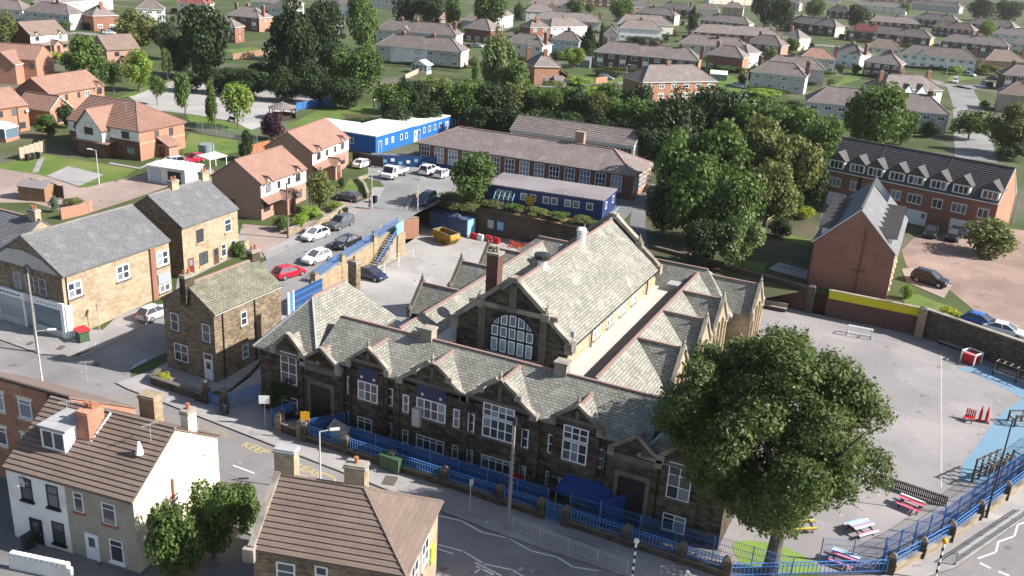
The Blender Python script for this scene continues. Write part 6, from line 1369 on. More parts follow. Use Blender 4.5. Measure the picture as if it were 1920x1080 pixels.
# outbuildings
def shed(label, x, y, z, rz, w, d, h, wall, roof):
    r = thing('garden_shed', label, 'shed', (x, y, z), rz)
    mb = MB(); mb.poly([(-w / 2, -d / 2, 0), (w / 2, -d / 2, 0), (w / 2, -d / 2, h), (-w / 2, -d / 2, h)]); mb.poly([(w / 2, d / 2, 0), (-w / 2, d / 2, 0), (-w / 2, d / 2, h), (w / 2, d / 2, h)])
    for s_ in (-1, 1): mb.poly([(s_ * w / 2, -d / 2, 0), (s_ * w / 2, d / 2, 0), (s_ * w / 2, d / 2, h), (s_ * w / 2, 0, h + d * .25), (s_ * w / 2, -d / 2, h)][::s_])
    mb.build('shed_wall', wall, r)
    mb = MB(); a = w / 2 + .15; mb.slab([(-a, -d / 2 - .15, h - .05), (a, -d / 2 - .15, h - .05), (a, 0, h + d * .27), (-a, 0, h + d * .27)], .06); mb.slab([(a, d / 2 + .15, h - .05), (-a, d / 2 + .15, h - .05), (-a, 0, h + d * .27), (a, 0, h + d * .27)], .06)
    mb.build('shed_roof', roof, r); MB().box(-.45, -d / 2 - .04, 0, .45, -d / 2, 1.85).build('shed_door', wall, r)
    return r
for lab, p, rz, w, d, h, wl, rf in (('orange timber shed with pale roof behind the corner shop', (-116.09,88.09), .25, 4.2, 2.6, 2.0, 'timber', 'felt_roof'), ('dark greenish shed with light roof near the leafy hedge', (-112.18,286.92), .1, 6, 4.5, 2.4, 'shed_green', 'felt_roof'),
                                    ('white-roofed garden shed in front of the low brick house', (-69.27,292.58), .3, 5, 3.5, 2.0, 'shed_green', 'white_roof'), ('blue garden shelter with slate roof at the car park corner', (-125.87,170.39), .1, 2.6, 2.4, 2.2, 'marine', 'felt_roof')):
    shed(lab, p[0], p[1], g0(p[1]), rz, w, d, h, wl, rf)
for lab, p, m_ in (('lime beach-hut playhouse beyond the brick range', (-92.40,174.84), 'lime_paint'), ('pink beach-hut playhouse beyond the brick range', (-90.10,174.60), 'pink_paint'), ('purple beach-hut playhouse beyond the brick range', (-88.00,174.20), 'blue_board')):
    shed(lab, p[0], p[1], g0(p[1]), .2, 2.6, 2.2, 1.9, m_, m_)
# garages and canopies
def canopy(label, x, y, z, rz, w, d, h, roof, post='white_paint', name='canopy'):
    r = thing(name, label, 'canopy', (x, y, z), rz)
    MB().slab([(-w / 2, -d / 2, h), (w / 2, -d / 2, h), (w / 2, d / 2, h + .25), (-w / 2, d / 2, h + .25)], .12).build('canopy_roof', roof, r)
    for sx in (-1, 1):
        for sy in (-1, 1): MB().bar((sx * (w / 2 - .15), sy * (d / 2 - .15), 0), (sx * (w / 2 - .15), sy * (d / 2 - .15), h + (.0 if sy < 0 else .2)), .1).build('post', post, r)
    return r
p = (-106.12,112.66); canopy('white gazebo canopy over the patio beside the brick estate house', p[0], p[1], g0(p[1]), -.3, 3.6, 3.2, 2.2, 'white_paint')
p = (-84.87,171.01); canopy('grey play canopy with white posts left of the ribbed classroom', p[0], p[1], g0(p[1]), .1, 8.5, 5, 2.9, 'felt_roof')
p = (-53.17,174.61); canopy('low grey canopy at the end of the ribbed classroom', p[0], p[1], g0(p[1]), .1, 7, 4, 2.5, 'felt_roof')
r = thing('garage', 'white flat-roofed garage behind the stone semis', 'garage', (*(-106.54,105.19), g0((-106.54,105.19)[1])), .12)
MB().box(-3.4, -2.4, -.3, 3.4, 2.0, 2.4).build('wall', 'white_render', r); MB().box(-3.55, -2.6, 2.4, 3.55, 2.2, 2.55).build('roof', 'white_roof', r); MB().box(-3.0, -2.45, 0, -1.0, -2.4, 2.1).build('garage_door', 'blue_render', r); MB().box(.3, -2.46, 0, 2.6, -2.4, 2.0).build('opening', 'black_paint', r)
# octagonal shelter by the car park
p = (-124.40,152.65); r = thing('bandstand_shelter', 'grey octagonal timber shelter at the car park edge', 'shelter', (p[0], p[1], g0(p[1])), .2)
O8 = [(2.6 * math.cos(i * math.pi / 4 + .39), 2.6 * math.sin(i * math.pi / 4 + .39)) for i in range(8)]
mb = MB()
for i in range(8): a, b = O8[i], O8[(i + 1) % 8]; mb.slab([(a[0] * 1.12, a[1] * 1.12, 2.3), (b[0] * 1.12, b[1] * 1.12, 2.3), (0, 0, 3.5)], .08)
mb.build('shelter_roof', 'grey_tile', r)
for a in O8: MB().bar((a[0], a[1], 0), (a[0], a[1], 2.3), .14).build('post', 'dark_timber', r)
for i in range(7): a, b = O8[i], O8[i + 1]; MB().bar((a[0], a[1], .5), (b[0], b[1], .5), .06, .9).build('side_panel', 'dark_timber', r)

# ================================================================ walls, railings and fences
def wall_run(name, label, pts, z0, z1, t, mat, cap='coping', cat='wall', group=None, caph=.12, over=.06):
    """a free-standing wall along pts; z0, z1 numbers or per-point lists"""
    n = len(pts); z0 = z0 if isinstance(z0, (list, tuple)) else [z0] * n; z1 = z1 if isinstance(z1, (list, tuple)) else [z1] * n
    o = thing(name, label, cat, (pts[0][0], pts[0][1], z0[0]), 0, group)
    for i in range(n - 1):
        a, b = Vector(pts[i]), Vector(pts[i + 1]); d = (b - a).normalized(); k = Vector((-d.y, d.x)) * t / 2; kc = Vector((-d.y, d.x)) * (t / 2 + over)
        rel = lambda p: (p.x - pts[0][0], p.y - pts[0][1])
        MB().prism([rel(a - k), rel(b - k), rel(b + k), rel(a + k)], [z0[i] - z0[0], z0[i + 1] - z0[0], z0[i + 1] - z0[0], z0[i] - z0[0]], [z1[i] - z0[0], z1[i + 1] - z0[0], z1[i + 1] - z0[0], z1[i] - z0[0]]).build('wall_length', mat, o)
        if cap:
            zz = [z1[i] - z0[0], z1[i + 1] - z0[0], z1[i + 1] - z0[0], z1[i] - z0[0]]
            MB().prism([rel(a - kc), rel(b - kc), rel(b + kc), rel(a + kc)], zz, [q + caph for q in zz]).build('wall_coping', cap, o)
    return o
BAR = {}
def barmesh(h, w, mat):
    k = (round(h, 2), w, mat)
    if k not in BAR: BAR[k] = MB().box(-w / 2, -w / 2, 0, w / 2, w / 2, h).mesh('bar', mat, uv=False)
    return BAR[k]
def railing(label, a, b, za, zb=None, h=.95, mat='blue_paint', gap=.24, name='railing', group=None, w=.045, rails=(.1, .72, 1.0), posts=True):
    zb = za if zb is None else zb
    A, B = Vector((a[0], a[1], za)), Vector((b[0], b[1], zb)); L = (B - A).length; n = max(2, int(L / gap))
    o = thing(name, label, 'railing', A, 0, group)
    D = B - A
    for f in rails: MB().bar((0, 0, h * f), D + Vector((0, 0, h * f)), .06, .05).build('rail', mat, o)
    me = barmesh(h, w, mat)
    for i in range(n + 1): put('bar', me, o, D * (i / n))
    if posts:
        pm = barmesh(h * 1.06, .09, mat)
        for e in (0, 1): put('post', pm, o, D * e)
    return o
def mesh_fence(label, a, b, za, zb=None, h=2.2, mat='blue_paint', panel=2.6, name='mesh_fence', group=None, gap=.14, wire=.018, board=None, bh=(0, 1)):
    zb = za if zb is None else zb
    A, B = Vector((a[0], a[1], za)), Vector((b[0], b[1], zb)); D = B - A; L = D.length; n = max(1, round(L / panel))
    o = thing(name, label, 'fence', A, 0, group); pm = barmesh(h + .05, .08, mat)
    for i in range(n + 1): put('post', pm, o, D * (i / n))
    for i in range(n):
        p, q = D * (i / n), D * ((i + 1) / n); mb = MB(); k = max(2, int(L / n / gap))
        for j in range(1, k):
            c = p + (q - p) * (j / k); mb.box(c.x - wire / 2, c.y - wire / 2, c.z + .05, c.x + wire / 2, c.y + wire / 2, c.z + h)
        for f in (.03, .25, .5, .75, 1): mb.bar(p + Vector((0, 0, h * f)), q + Vector((0, 0, h * f)), wire * 1.3)
        tag(mb.build('wire_panel', mat, o, uv=False), kind='stuff')
        if board:
            d = (q - p).normalized(); s_ = Vector((-d.y, d.x, 0)) * .06
            MB().prism([(p + s_).to_2d(), (q + s_).to_2d(), (q + s_ * 1.6).to_2d(), (p + s_ * 1.6).to_2d()], p.z + h * bh[0], p.z + h * bh[1]).build('board', board, o)
    return o
PIERM = None
def pier(label, x, y, z, h=1.5, w=.6, mat='wall_stone', group=None, ball=False, name='gate_pier'):
    o = thing(name, label, 'pier', (x, y, z), 0, group)
    MB().box(-w / 2, -w / 2, -.2, w / 2, w / 2, h).build('shaft', mat, o)
    if ball: MB().lathe([(w * .5, h), (w * .6, h + .08), (w * .55, h + .15), (.2, h + .2), (.34, h + .42), (.3, h + .62), (.05, h + .75)], n=10).build('finial', 'dark_coping', o)
    else: MB().lathe([(w * .66, h), (w * .7, h + .12), (w * .3, h + .34), (.06, h + .4)], n=4).build('cap', 'dark_coping', o, rz=math.pi / 4)
    return o
ORD = 'first second third fourth fifth sixth seventh eighth ninth tenth eleventh twelfth thirteenth fourteenth fifteenth sixteenth seventeenth eighteenth nineteenth twentieth'.split()
# front boundary: piers, dwarf wall, railings, taller mesh fence behind
FY = 55.0
px = [-43.4, -39.3, -34.9, -30.1, -25.3, -21.9, -19.9, -15.2, -11.2, -8.0]
for i, x in enumerate(px): pier('dark stone pier of the school front wall, %s from the driveway' % ORD[i], x, FY, 0, 1.45, .62, group='stone piers along the school front')
for i in range(len(px) - 1):
    if i == 5: continue
    wall_run('front_wall', 'low dark stone wall of the school front, %s length from the driveway' % ORD[i], [(px[i] + .31, FY), (px[i + 1] - .31, FY)], -.1, .62, .4, 'wall_stone', 'dark_coping', group='low walls along the school front')
    railing('blue railing on the school front wall, %s from the driveway' % ORD[i], (px[i] + .36, FY), (px[i + 1] - .36, FY), .74, h=.85, group='blue railings along the school front')
railing('blue pedestrian gate in the school front wall', (px[5] + .4, FY), (px[6] - .4, FY), .1, h=1.5, name='school_gate', gap=.16)
mesh_fence('tall blue mesh fence with painted boards in front of the school', (-39.6, 55.9), (-21.8, 55.9), 0, h=2.1, board='blue_board', bh=(.02, .92), panel=2.55)
mesh_fence('tall blue mesh fence under the big tree', (-20.0, 55.9), (-4.0, 56.6), 0, h=2.1, panel=2.7)
mesh_fence('blue mesh return fence beside the pavilion shrubs', (-43.2, 55.3), (-41.4, 57.7), 0, h=2.0, board='blue_board', bh=(.02, .9))
for i, (x, z) in enumerate(((-30.3, .75), (-23.6, .8))):                # palm-like star murals on the boards
    o = thing('mural', 'pale blue starburst mural on the blue boards, ' + ('left one' if i == 0 else 'right one'), 'mural', (x, 55.93, z), 0)
    for k in range(12):
        t = k * math.pi / 6; MB().bar((math.cos(t) * .2, 0, math.sin(t) * .15), (math.cos(t) * 1.0, 0, .1 + math.sin(t) * .55), .09, .02).build('ray', 'navy_steel', o)
# gates of the drive
pier('round-headed stone gate pier beside the house, nearer the building', -54.9, 55.9, 0, 1.5, .5, 'wall_stone', ball=True); pier('round-headed stone gate pier beside the house, nearer the gate', -52.6, 55.6, 0, 1.5, .55, 'wall_stone', ball=True)
railing('open blue driveway gate beside the stone house', (-52.3, 55.7), (-50.7, 59.6), .12, h=1.6, name='school_gate', gap=.18, rails=(.08, .6, .8, 1.0))
railing('open blue driveway gate beside the litter bin', (-47.2, 55.4), (-46.4, 58.0), .12, h=1.6, name='school_gate', gap=.18, rails=(.08, .6, .8, 1.0))
railing('small blue gate between the round-headed piers', (-54.6, 55.85), (-52.9, 55.65), .1, h=1.0, name='school_gate', gap=.16)
pier('stone pier with flat cap at the planted bed, left', -46.2, 55.2, 0, 1.5, .6, 'sand_wall'); pier('stone pier with flat cap at the planted bed, right', -43.0 - .95, 55.15, 0, 1.5, .6, 'sand_wall')
wall_run('planter_wall', 'low stone planter wall with pale banner beside the driveway', [(-45.9, 55.15), (-44.3, 55.1)], -.1, .9, .4, 'wall_stone', 'coping')
wall_run('forecourt_wall', 'dark low wall round the forecourt of the stone house', [(-62.0, 57.4), (-61.4, 55.9), (-55.2, 55.8)], -.1, .8, .3, 'wall_stone', 'dark_coping')
# low wall and steps along the estate gardens
wall_run('garden_wall', 'low buff garden wall beside the parked white and grey cars', [(-74.52,95.31), (-76.22,106.43)], [g0((-74.52,95.31)[1]) - .2, g0((-76.22,106.43)[1]) - .2], [g0((-74.52,95.31)[1]) + .8, g0((-76.22,106.43)[1]) + .8], .3, 'sand_wall', 'coping')
wall_run('garden_wall', 'short buff garden wall by the dark telegraph pole', [(-76.66,94.48), (-76.41,96.62)], [g0((-76.66,94.48)[1]) - .2] * 2, [g0((-76.66,94.48)[1]) + .8] * 2, .3, 'sand_wall', 'coping')
wall_run('garden_wall', 'stone front wall before the buff stone semis', [(-78.11,77.78), (-77.97,81.91), (-78.13,88.35)], [g0((-78.11,77.78)[1]) - .3, g0((-77.97,81.91)[1]) - .3, g0((-78.13,88.35)[1]) - .3], [g0((-78.11,77.78)[1]) + .9, g0((-77.97,81.91)[1]) + .9, g0((-78.13,88.35)[1]) + .9], .3, 'buff_stone', 'coping')
wall_run('garden_wall', 'curving low wall round the corner lawn by the white tipper', [(-76.76,113.26), (-80.23,117.50), (-83.02,119.81), (-83.17,122.70)], [g0((-80.23,117.50)[1]) - .3] * 4, [g0((-80.23,117.50)[1]) + .6] * 4, .3, 'sand_wall', 'coping')
# retaining walls of the yard
RW = [(-60.5, 78.2), (-63.87,83.29), (-64.83,89.91), (-65.43,97.81), (-66.20,104.79)]
wall_run('retaining_wall', 'buff stone retaining wall between the street and the lower yard', RW, YZ - .3, [g0(p[1]) + .12 for p in RW], .5, 'sand_wall', 'coping')
for i in range(1, 4):
    a, b = RW[i], RW[i + 1]
    if i < 3 or True:
        railing('blue railing above the yard wall, ' + ('nearest the stone house', 'middle length', 'by the top of the steps')[i - 1], a, b, g0(a[1]) + .25, g0(b[1]) + .25, 1.05, group='blue railings above the yard', gap=.3)
for i, p in enumerate(RW[1:4]): pier('buff stone pier on the yard wall, %s from the stone house' % ORD[i], p[0], p[1], YZ - .2, g0(p[1]) + 2.3 - .2, .75, 'sand_wall', group='stone piers on the yard wall')
wall_run('back_wall', 'tall dark stone retaining wall at the back of the yard', [(-71.4, 118.6), (-56, 118.7), (-40.0, 118.9)], YZ - .3, [3.1, 3.1, 3.1], .6, 'wall_stone', None)
wall_run('red_brick_wall', 'short red brick wall in the yard corner by the blue container', [(-68.56,109.57), (-66.98,111.67)], YZ - .2, [2.0, 1.8], .4, 'orange_brick', 'coping')
wall_run('red_brick_wall', 'stepped red brick wall beside the street above the yard', [(-68.56,109.57), (-71.4, 118.2)], YZ - .2, [2.2, 3.6], .4, 'orange_brick', 'coping')
# steps down to the yard
p0, p1 = Vector((*(-64.97,96.04,-1.00)[:2], -1.0)), None
st = thing('yard_steps', 'stone steps with blue and cream handrails down from the street to the yard', 'steps', (p0.x, p0.y, -1.0), math.atan2((-66.20,104.79)[1] - (-65.43,97.81)[1], (-66.20,104.79)[0] - (-65.43,97.81)[0]) - math.pi / 2)
for i in range(14): MB().box(-1.1, i * .42, 0, 1.1, i * .42 + .5, (i + 1) * .215).build('step', 'coping' if i % 1 == 0 else 'paving', st)
MB().box(-1.3, 5.9, 0, 1.3, 8.2, 3.05).build('landing', 'sand_wall', st)
for s_, m_ in ((-1.2, 'pale_stone'), (1.2, 'blue_paint')):
    MB().bar((s_, 0, 1.1), (s_, 5.9, 4.05), .1, .12, 0).build('handrail', m_, st)
    for k in range(6): MB().bar((s_, k * 1.15, k * .57), (s_, k * 1.15, k * .57 + 1.1), .07).build('baluster', m_, st)
MB().box(.9, 6.0, 3.05, 1.0, 8.2, 4.5).build('screen', 'pale_blue', st)
for k in range(4): MB().bar((2.2 + (k % 2) * 1.0, k * 2.2, 0), (2.2 + (k % 2) * 1.0, k * 2.2, 1.2), .08).build('ramp_post', 'white_paint', st)
for a, b in (((2.2, 0, 1.2), (2.2, 4.4, 1.2)), ((3.2, 2.2, 1.2), (3.2, 6.6, 1.2)), ((2.2, 0, .6), (2.2, 4.4, .6))): MB().bar(a, b, .07).build('ramp_rail', 'pale_stone', st)
# blue yard gate
a = (-60.44,74.20); Lg = 6.2
o = thing('yard_gate', 'large solid blue gate closing the drive behind the stone house', 'gate', (a[0], a[1], g0(a[1]) + .1), math.pi / 2 + .03)
MB().box(1.0, -.05, .1, Lg, .05, 2.3).build('gate_leaf', 'blue_board', o); MB().box(-.1, -.06, 0, .2, .06, 2.5).build('gate_post', 'white_paint', o); MB().box(.2, -.05, .1, .8, .05, 2.2).build('side_leaf', 'blue_paint', o); MB().box(.8, -.06, 0, 1.0, .06, 2.5).build('gate_post', 'white_paint', o)
for z in (.5, 1.2, 1.9): MB().bar((1.0, -.07, z), (Lg, -.07, z), .06).build('gate_rail', 'blue_paint', o)
# walls east of the playground
B1, B2, B3, B4, B5 = (-11.66,110.87), (-9.73,110.94), (0.70,110.92), (11.65,105.73), (15.50,103.02)
o = wall_run('boundary_wall', 'brick boundary wall below the gable block with yellow top band', [B2, B3], -.2, 3.2, .4, 'plum_brick', 'coping')
d = Vector(B3) - Vector(B2); MB().box(.1, -.27, 2.5, d.length - .3, -.2, 3.45).build('yellow_band', 'yellow_paint', o, rz=math.atan2(d.y, d.x))
wall_run('boundary_wall', 'tall dark stone boundary wall beside the paved court', [B3, B4, B5, (40, 92)], -.2, 3.3, .5, 'wall_stone', 'coping')
pier('tall stone buttress pier between the brick and stone walls', B3[0] + .1, B3[1] - .6, 0, 3.3, .9, 'sand_wall', name='wall_pier'); pier('stone end pier left of the yellow-banded wall', B1[0], B1[1], 0, 3.2, .9, 'wall_stone', name='wall_pier')
wall_run('boundary_wall', 'dark wall in shade beyond the school end gable', [(-33.0, 115.2), B1], -.2, 3.1, .4, 'plum_brick', 'dark_coping')
# east boundary: wall, railings, piers, mesh fence
EB = [(2.0, 61.4), (3.8, 64.6), (5.6, 67.9), (7.5, 72.3), (9.4, 76.6), (11.3, 81.0), (13.2, 85.5), (15.0, 89.8)]
for i, p in enumerate(EB): pier('stone pier of the east playground wall, %s from the near end' % ORD[i], p[0], p[1], 0, 1.4, .6, 'wall_stone', group='stone piers along the east wall')
for i in range(len(EB) - 1):
    a, b = Vector(EB[i]), Vector(EB[i + 1]); d = (b - a).normalized() * .32
    wall_run('east_wall', 'low sandy stone wall east of the playground, %s length from the near end' % ORD[i], [tuple(a + d), tuple(b - d)], -.1, .6, .45, 'sand_wall', 'coping', group='low walls along the east side')
    railing('blue railing on the east playground wall, %s from the near end' % ORD[i], tuple(a + d), tuple(b - d), .74, h=.8, group='blue railings along the east side', gap=.5, rails=(.12, .55, 1.0), w=.03)
    n = Vector((-d.y, d.x)).normalized() * .7
    mesh_fence('tall blue mesh fence east of the playground, %s length from the near end' % ORD[i], tuple(a + n), tuple(b + n), 0, h=2.6, panel=2.4, gap=.11, group='mesh fences along the east side')
railing('blue railing wall at the playground corner under the tree', (-7.7, 55.0), (1.8, 61.1), .3, h=1.0, gap=.3)
mesh_fence('short blue mesh fence beside the near picnic table', (-2.6, 60.4), (1.5, 62.1), 0, h=1.9, panel=2.0)
# guard rails at the kerbs
def guard(label, pts, z=0.13):
    o = thing('guard_rail', label, 'guard rail', (pts[0][0], pts[0][1], z)); O = Vector(pts[0]); me = barmesh(.95, .03, 'galv'); pm = barmesh(1.05, .07, 'galv')
    for i in range(len(pts) - 1):
        a, b = Vector(pts[i]) - O, Vector(pts[i + 1]) - O; n = max(1, round((b - a).length / 2))
        for f in (.12, .85, 1.02): MB().bar((a.x, a.y, f), (b.x, b.y, f), .05).build('rail', 'galv', o)
        for k in range(n + 1): c = a + (b - a) * (k / n); put('post', pm, o, (c.x, c.y, 0))
        for k in range(n * 12): c = a + (b - a) * ((k + .5) / (n * 12)); put('bar', me, o, (c.x, c.y, 0))
guard('grey pedestrian guard rail at the kerb below the school', [(-23.01,52.43), (-14.06,51.91)])
guard('grey pedestrian guard rail beside the east road', [(6.15,64.78), (11.44,75.53)])
# picket fence
o = thing('picket_fence', 'dark timber picket fence behind the picnic tables', 'fence', (*(-0.20,73.72), 0)); a, b = Vector((-0.20,73.72)), Vector((5.19,72.91)); D = b - a
pm = MB().box(-.05, -.02, 0, .05, .02, .95).mesh('picket', 'dark_timber', uv=False)
for k in range(38): put('picket', pm, o, (D * (k / 37)).to_3d(), math.atan2(D.y, D.x))
for z in (.25, .75): MB().bar((0, .04, z), (D.x, D.y + .04, z), .05, .08).build('rail', 'dark_timber', o)
# garden fences
def panel_fence(label, a, b, n, h=1.8, mat='timber', post='pale_stone'):
    A, B = Vector((a[0], a[1], g0(a[1]))), Vector((b[0], b[1], g0(b[1]))); D = B - A
    o = thing('panel_fence', label, 'fence', A); rz = math.atan2(D.y, D.x); w = D.length / n
    me = MB().box(.06, -.03, .15, w - .06, .03, h).mesh('fence_panel', mat); pm = barmesh(h + .15, .12, post)
    for k in range(n + 1): put('post', pm, o, D * (k / n))
    for k in range(n): put('fence_panel', me, o, D * (k / n), rz)
panel_fence('brown panel fence with white posts between the tall trees', (-190.49,212.55), (-192.09,230.06), 6, 1.9)
panel_fence('pale timber panel fence by the wheelie bins at the left', (-135.30,100.23), (-136.19,105.71), 5, 2.0, 'pale_timber')
panel_fence('low timber panel fence beside the white conservatory', (-135.78,217.85), (-141.51,237.40), 5, 1.5, 'pale_timber')
panel_fence('timber fence beside the wood at the right', (-22.76,133.86), (-21.12,153.55), 8, 1.8, 'pale_timber', 'pale_timber')
panel_fence('red timber fence behind the purple tree', (-106.92,122.54), (-107.25,127.76), 3, 1.8, 'terracotta', 'timber')
panel_fence('timber yard fence behind the corner shop', (-119.37,89.66), (-112.55,89.46), 5, 2.0, 'dark_timber', 'dark_timber')
wall_run('garden_wall', 'orange brick garden wall behind the corner shop', [(-105.84,83.37), (-105.06,87.08), (-106.11,88.63)], 1.0, [2.9, 2.9, 2.9], .25, 'orange_brick', None)
wall_run('garden_wall', 'orange brick wall end by the silver estate car', [(-91.81,245.39), (-90.46,251.00)], 4.2, [5.9, 5.9], .3, 'orange_brick', None)
mesh_fence('green mesh fence along the car park edge', (-128.97,131.37), (-112.81,131.11), g0((-128.97,131.37)[1]), h=1.9, mat='shed_green', panel=3, gap=.2)
mesh_fence('blue fence at the far corner of the car park', (-127.67,161.30), (-127.84,171.29), g0((-127.67,161.30)[1]), h=1.7, board='blue_paint', bh=(.05, .95))
for k in range(3):
    p = ((-116.13,173.51), (-115.08,173.62), (-115.23,175.32))[k]; o = thing('totem_post', 'white totem post in the school garden, ' + ('left', 'middle', 'right')[k] + ' of three', 'post', (p[0], p[1], g0(p[1])))
    MB().box(-.15, -.15, 0, .15, .15, 2.3).build('shaft', 'grey_frame', o); MB().box(-.18, -.18, 2.3, .18, .18, 2.45).build('cap', 'white_paint', o)

# ================================================================ poles, lamps and signs
def lamp_post(label, p, h, arm=(1.0, 0), mat='galv', z=None, head='lamp_glass', name='street_lamp'):
    z = g0(p[1]) if z is None else z
    o = thing(name, label, 'street lamp', (p[0], p[1], z)); MB().tube((0, 0, 0), (0, 0, 1.2), .11, .1, 8).build('base', mat, o); MB().tube((0, 0, 1.2), (0, 0, h), .075, .05, 8).build('column', mat, o)
    MB().bar((0, 0, h), (arm[0], arm[1], h + .15), .06).build('arm', mat, o)
    d = Vector(arm).normalized() if Vector(arm).length else Vector((1, 0)); q = Vector(arm)
    MB().bar((q.x - d.x * .1, q.y - d.y * .1, h + .16), (q.x + d.x * .6, q.y + d.y * .6, h + .2), .24, .12).build('lamp_head', head, o)
    return o
def pole(label, p, h, z=None, steps=True, r=.14, mat='pole_wood', cross=False):
    z = g0(p[1]) if z is None else z
    o = thing('telegraph_pole', label, 'telegraph pole', (p[0], p[1], z)); MB().tube((0, 0, -.2), (0, 0, h), r, r * .7, 8).build('shaft', mat, o)
    if steps:
        for k in range(9): MB().bar((-.22, 0, h * .35 + k * .4), (.22, 0, h * .35 + k * .4), .03).build('step_iron', 'galv', o)
    if cross: MB().box(-.12, -.12, h - .5, .12, .12, h + .1).build('cap_box', 'dark_metal', o)
    return o
pole('grey telegraph pole on the pavement in front of the school', (-23.30,52.33), 9.0, .13, cross=True, mat='grey_pole'); pole('telegraph pole on the pavement before the corner shop', (-75.51,55.17), 8.6, .1, cross=True, mat='grey_pole')
pole('dark telegraph pole by the estate garden wall', (-75.75,93.34), 7.5, steps=False); 
lamp_post('pale lamp column standing in front of the road lettering', (-37.74,49.48), 5.2, (.7, .5), 'grey_frame'); lamp_post('pale lamp column at the kerb opposite the corner shop', (-68.74,50.28), 5.6, (.9, .6), 'grey_frame')
lamp_post('black lamp column on the east pavement beside the playground', (8.11,72.71), 8.6, (.9, .9), 'dark_metal', 0.1); lamp_post('white lamp column on the lawn before the white-gabled house', (-114.42,97.37), 5.2, (-.6, -.3), 'grey_frame')
lamp_post('lamp column by the white tipper truck', (-73.45,109.33), 5.5, (.6, 0), 'grey_frame'); lamp_post('lamp column at the street bend near the blue car', (-67.25,111.81), 4.8, (.4, .1), 'grey_frame')
lamp_post('lamp column by the silver estate car on the far road', (-86.46,255.34), 6, (.5, -.3), 'grey_frame'); lamp_post('lamp column in front of the big pale semi', (-56.40,273.71), 6, (.5, .2), 'grey_frame'); lamp_post('tall lamp column on the small green by the white van', (-7.20,377.56), 7, (.6, 0), 'grey_frame'); lamp_post('lamp column behind the dark town houses', (8.95,298.56), 6, (.5, 0), 'grey_frame'); lamp_post('lamp column at the far left estate drive', (-206.26,165.16), 6, (-.5, 0), 'grey_frame'); lamp_post('lamp column far up by the dark trees', (-100.29,521.20), 6, (.5, 0), 'grey_frame'); lamp_post('lamp column at the paved court edge', (10.68,160.58), 5, (-.6, .1), 'grey_metal')
def sign(label, p, z, h, shape, w, hh, mat, rz=0.0, post='galv', back=None):
    o = thing('road_sign', label, 'sign', (p[0], p[1], z), rz); MB().tube((0, 0, 0), (0, 0, h + hh * .5), .04, .04, 6).build('post', post, o)
    if shape == 'round': MB().tube((0, -.05, h), (0, -.07, h), w / 2, w / 2, 20).build('face', mat, o)
    else: MB().box(-w / 2, -.07, h - hh / 2, w / 2, -.05, h + hh / 2).build('face', mat, o)
    if back: MB().tube((0, -.071, h), (0, -.078, h), w * .37, w * .37, 20).build('inner_disc', back, o)
    return o
sign('square amber sign on a post by the school front wall', (-43.35,54.95), .13, 2.3, 'box', .75, .8, 'sign_amber', .45); sign('white sign plate on the drive gate post', (-47.6, 55.0), .13, 2.6, 'box', .9, .75, 'signal_white', .5); sign('bus stop flag post on the shaded pavement', (-26.61,52.61), .13, 2.7, 'box', .35, .55, 'grey_frame', 1.2)
sg = sign('round speed limit sign with red ring beside the corner shop', (-74.39,61.58), g0((-74.39,61.58)[1]) + .1, 2.6, 'round', .65, .6, 'red_paint', -.5, back='signal_white')
o = lettering('sign_numeral', '20', .3, 'black_paint', sg); o.location = (0, -.082, 2.6); o.rotation_euler = (math.pi / 2, 0, 0)
sign('lime sign by the garage of the near corner house', (-28.13,41.71), .1, 3.4, 'round', .75, .6, 'grey_frame', .3)
def belisha(label, p, z, globe):
    o = thing('belisha_beacon', label, 'beacon', (p[0], p[1], z))
    for k in range(10): MB().tube((0, 0, k * .3), (0, 0, (k + 1) * .3), .075, .075, 10).build('band', 'black_paint' if k % 2 == 0 else 'signal_white', o)
    MB().lathe([(.05, 3.0), (.15, 3.06), (.2, 3.2), (.15, 3.34), (.04, 3.4)], n=12).build('globe', globe, o, smooth=True)
belisha('black and white banded crossing beacon with pale globe below the school', (-13.51,51.32), .13, 'lamp_glass'); belisha('banded crossing beacon with yellow globe on the east pavement', (4.93,62.16), .13, 'sign_amber')
# bins and small street things
def bin_(label, p, z, w, d, h, mat, lid=None, name='wheelie_bin', rz=0.2):
    o = thing(name, label, 'bin', (p[0], p[1], z), rz); MB().prism([(-w / 2 * .85, -d / 2 * .85), (w / 2 * .85, -d / 2 * .85), (w / 2 * .85, d / 2 * .85), (-w / 2 * .85, d / 2 * .85)], .08, h * .9).box(-w / 2, -d / 2, h * .8, w / 2, d / 2, h * .9).build('body', mat, o)
    MB().prism([(-w / 2 - .03, -d / 2 - .03), (w / 2 + .03, -d / 2 - .03), (w / 2 + .03, d / 2 + .03), (-w / 2 - .03, d / 2 + .03)], h * .9, [h * .93, h * .93, h, h]).build('lid', lid or mat, o)
    for sx in (-1, 1): MB().tube((sx * w * .35, d * .4, .1), (sx * w * .42, d * .4, .1), .1, .1, 8).build('wheel', 'tyre', o)
    return o
bin_('green commercial bin with red lid outside the corner shop', (-73.98,59.11), g0((-73.98,59.11)[1]) + .11, 1.4, 1.1, 1.3, 'bin_green', 'red_paint', 'commercial_bin', -.3)
o = thing('litter_bin', 'black litter bin on the pavement by the drive gate', 'bin', (*(-51.91,54.94), .13)); MB().lathe([(.26, 0), (.32, .1), (.33, .85), (.36, .9), (.34, 1.0), (.1, 1.08)], n=14).build('drum', 'dark_metal', o); MB().box(-.2, -.37, .7, .2, -.32, .86).build('slot', 'black_paint', o)
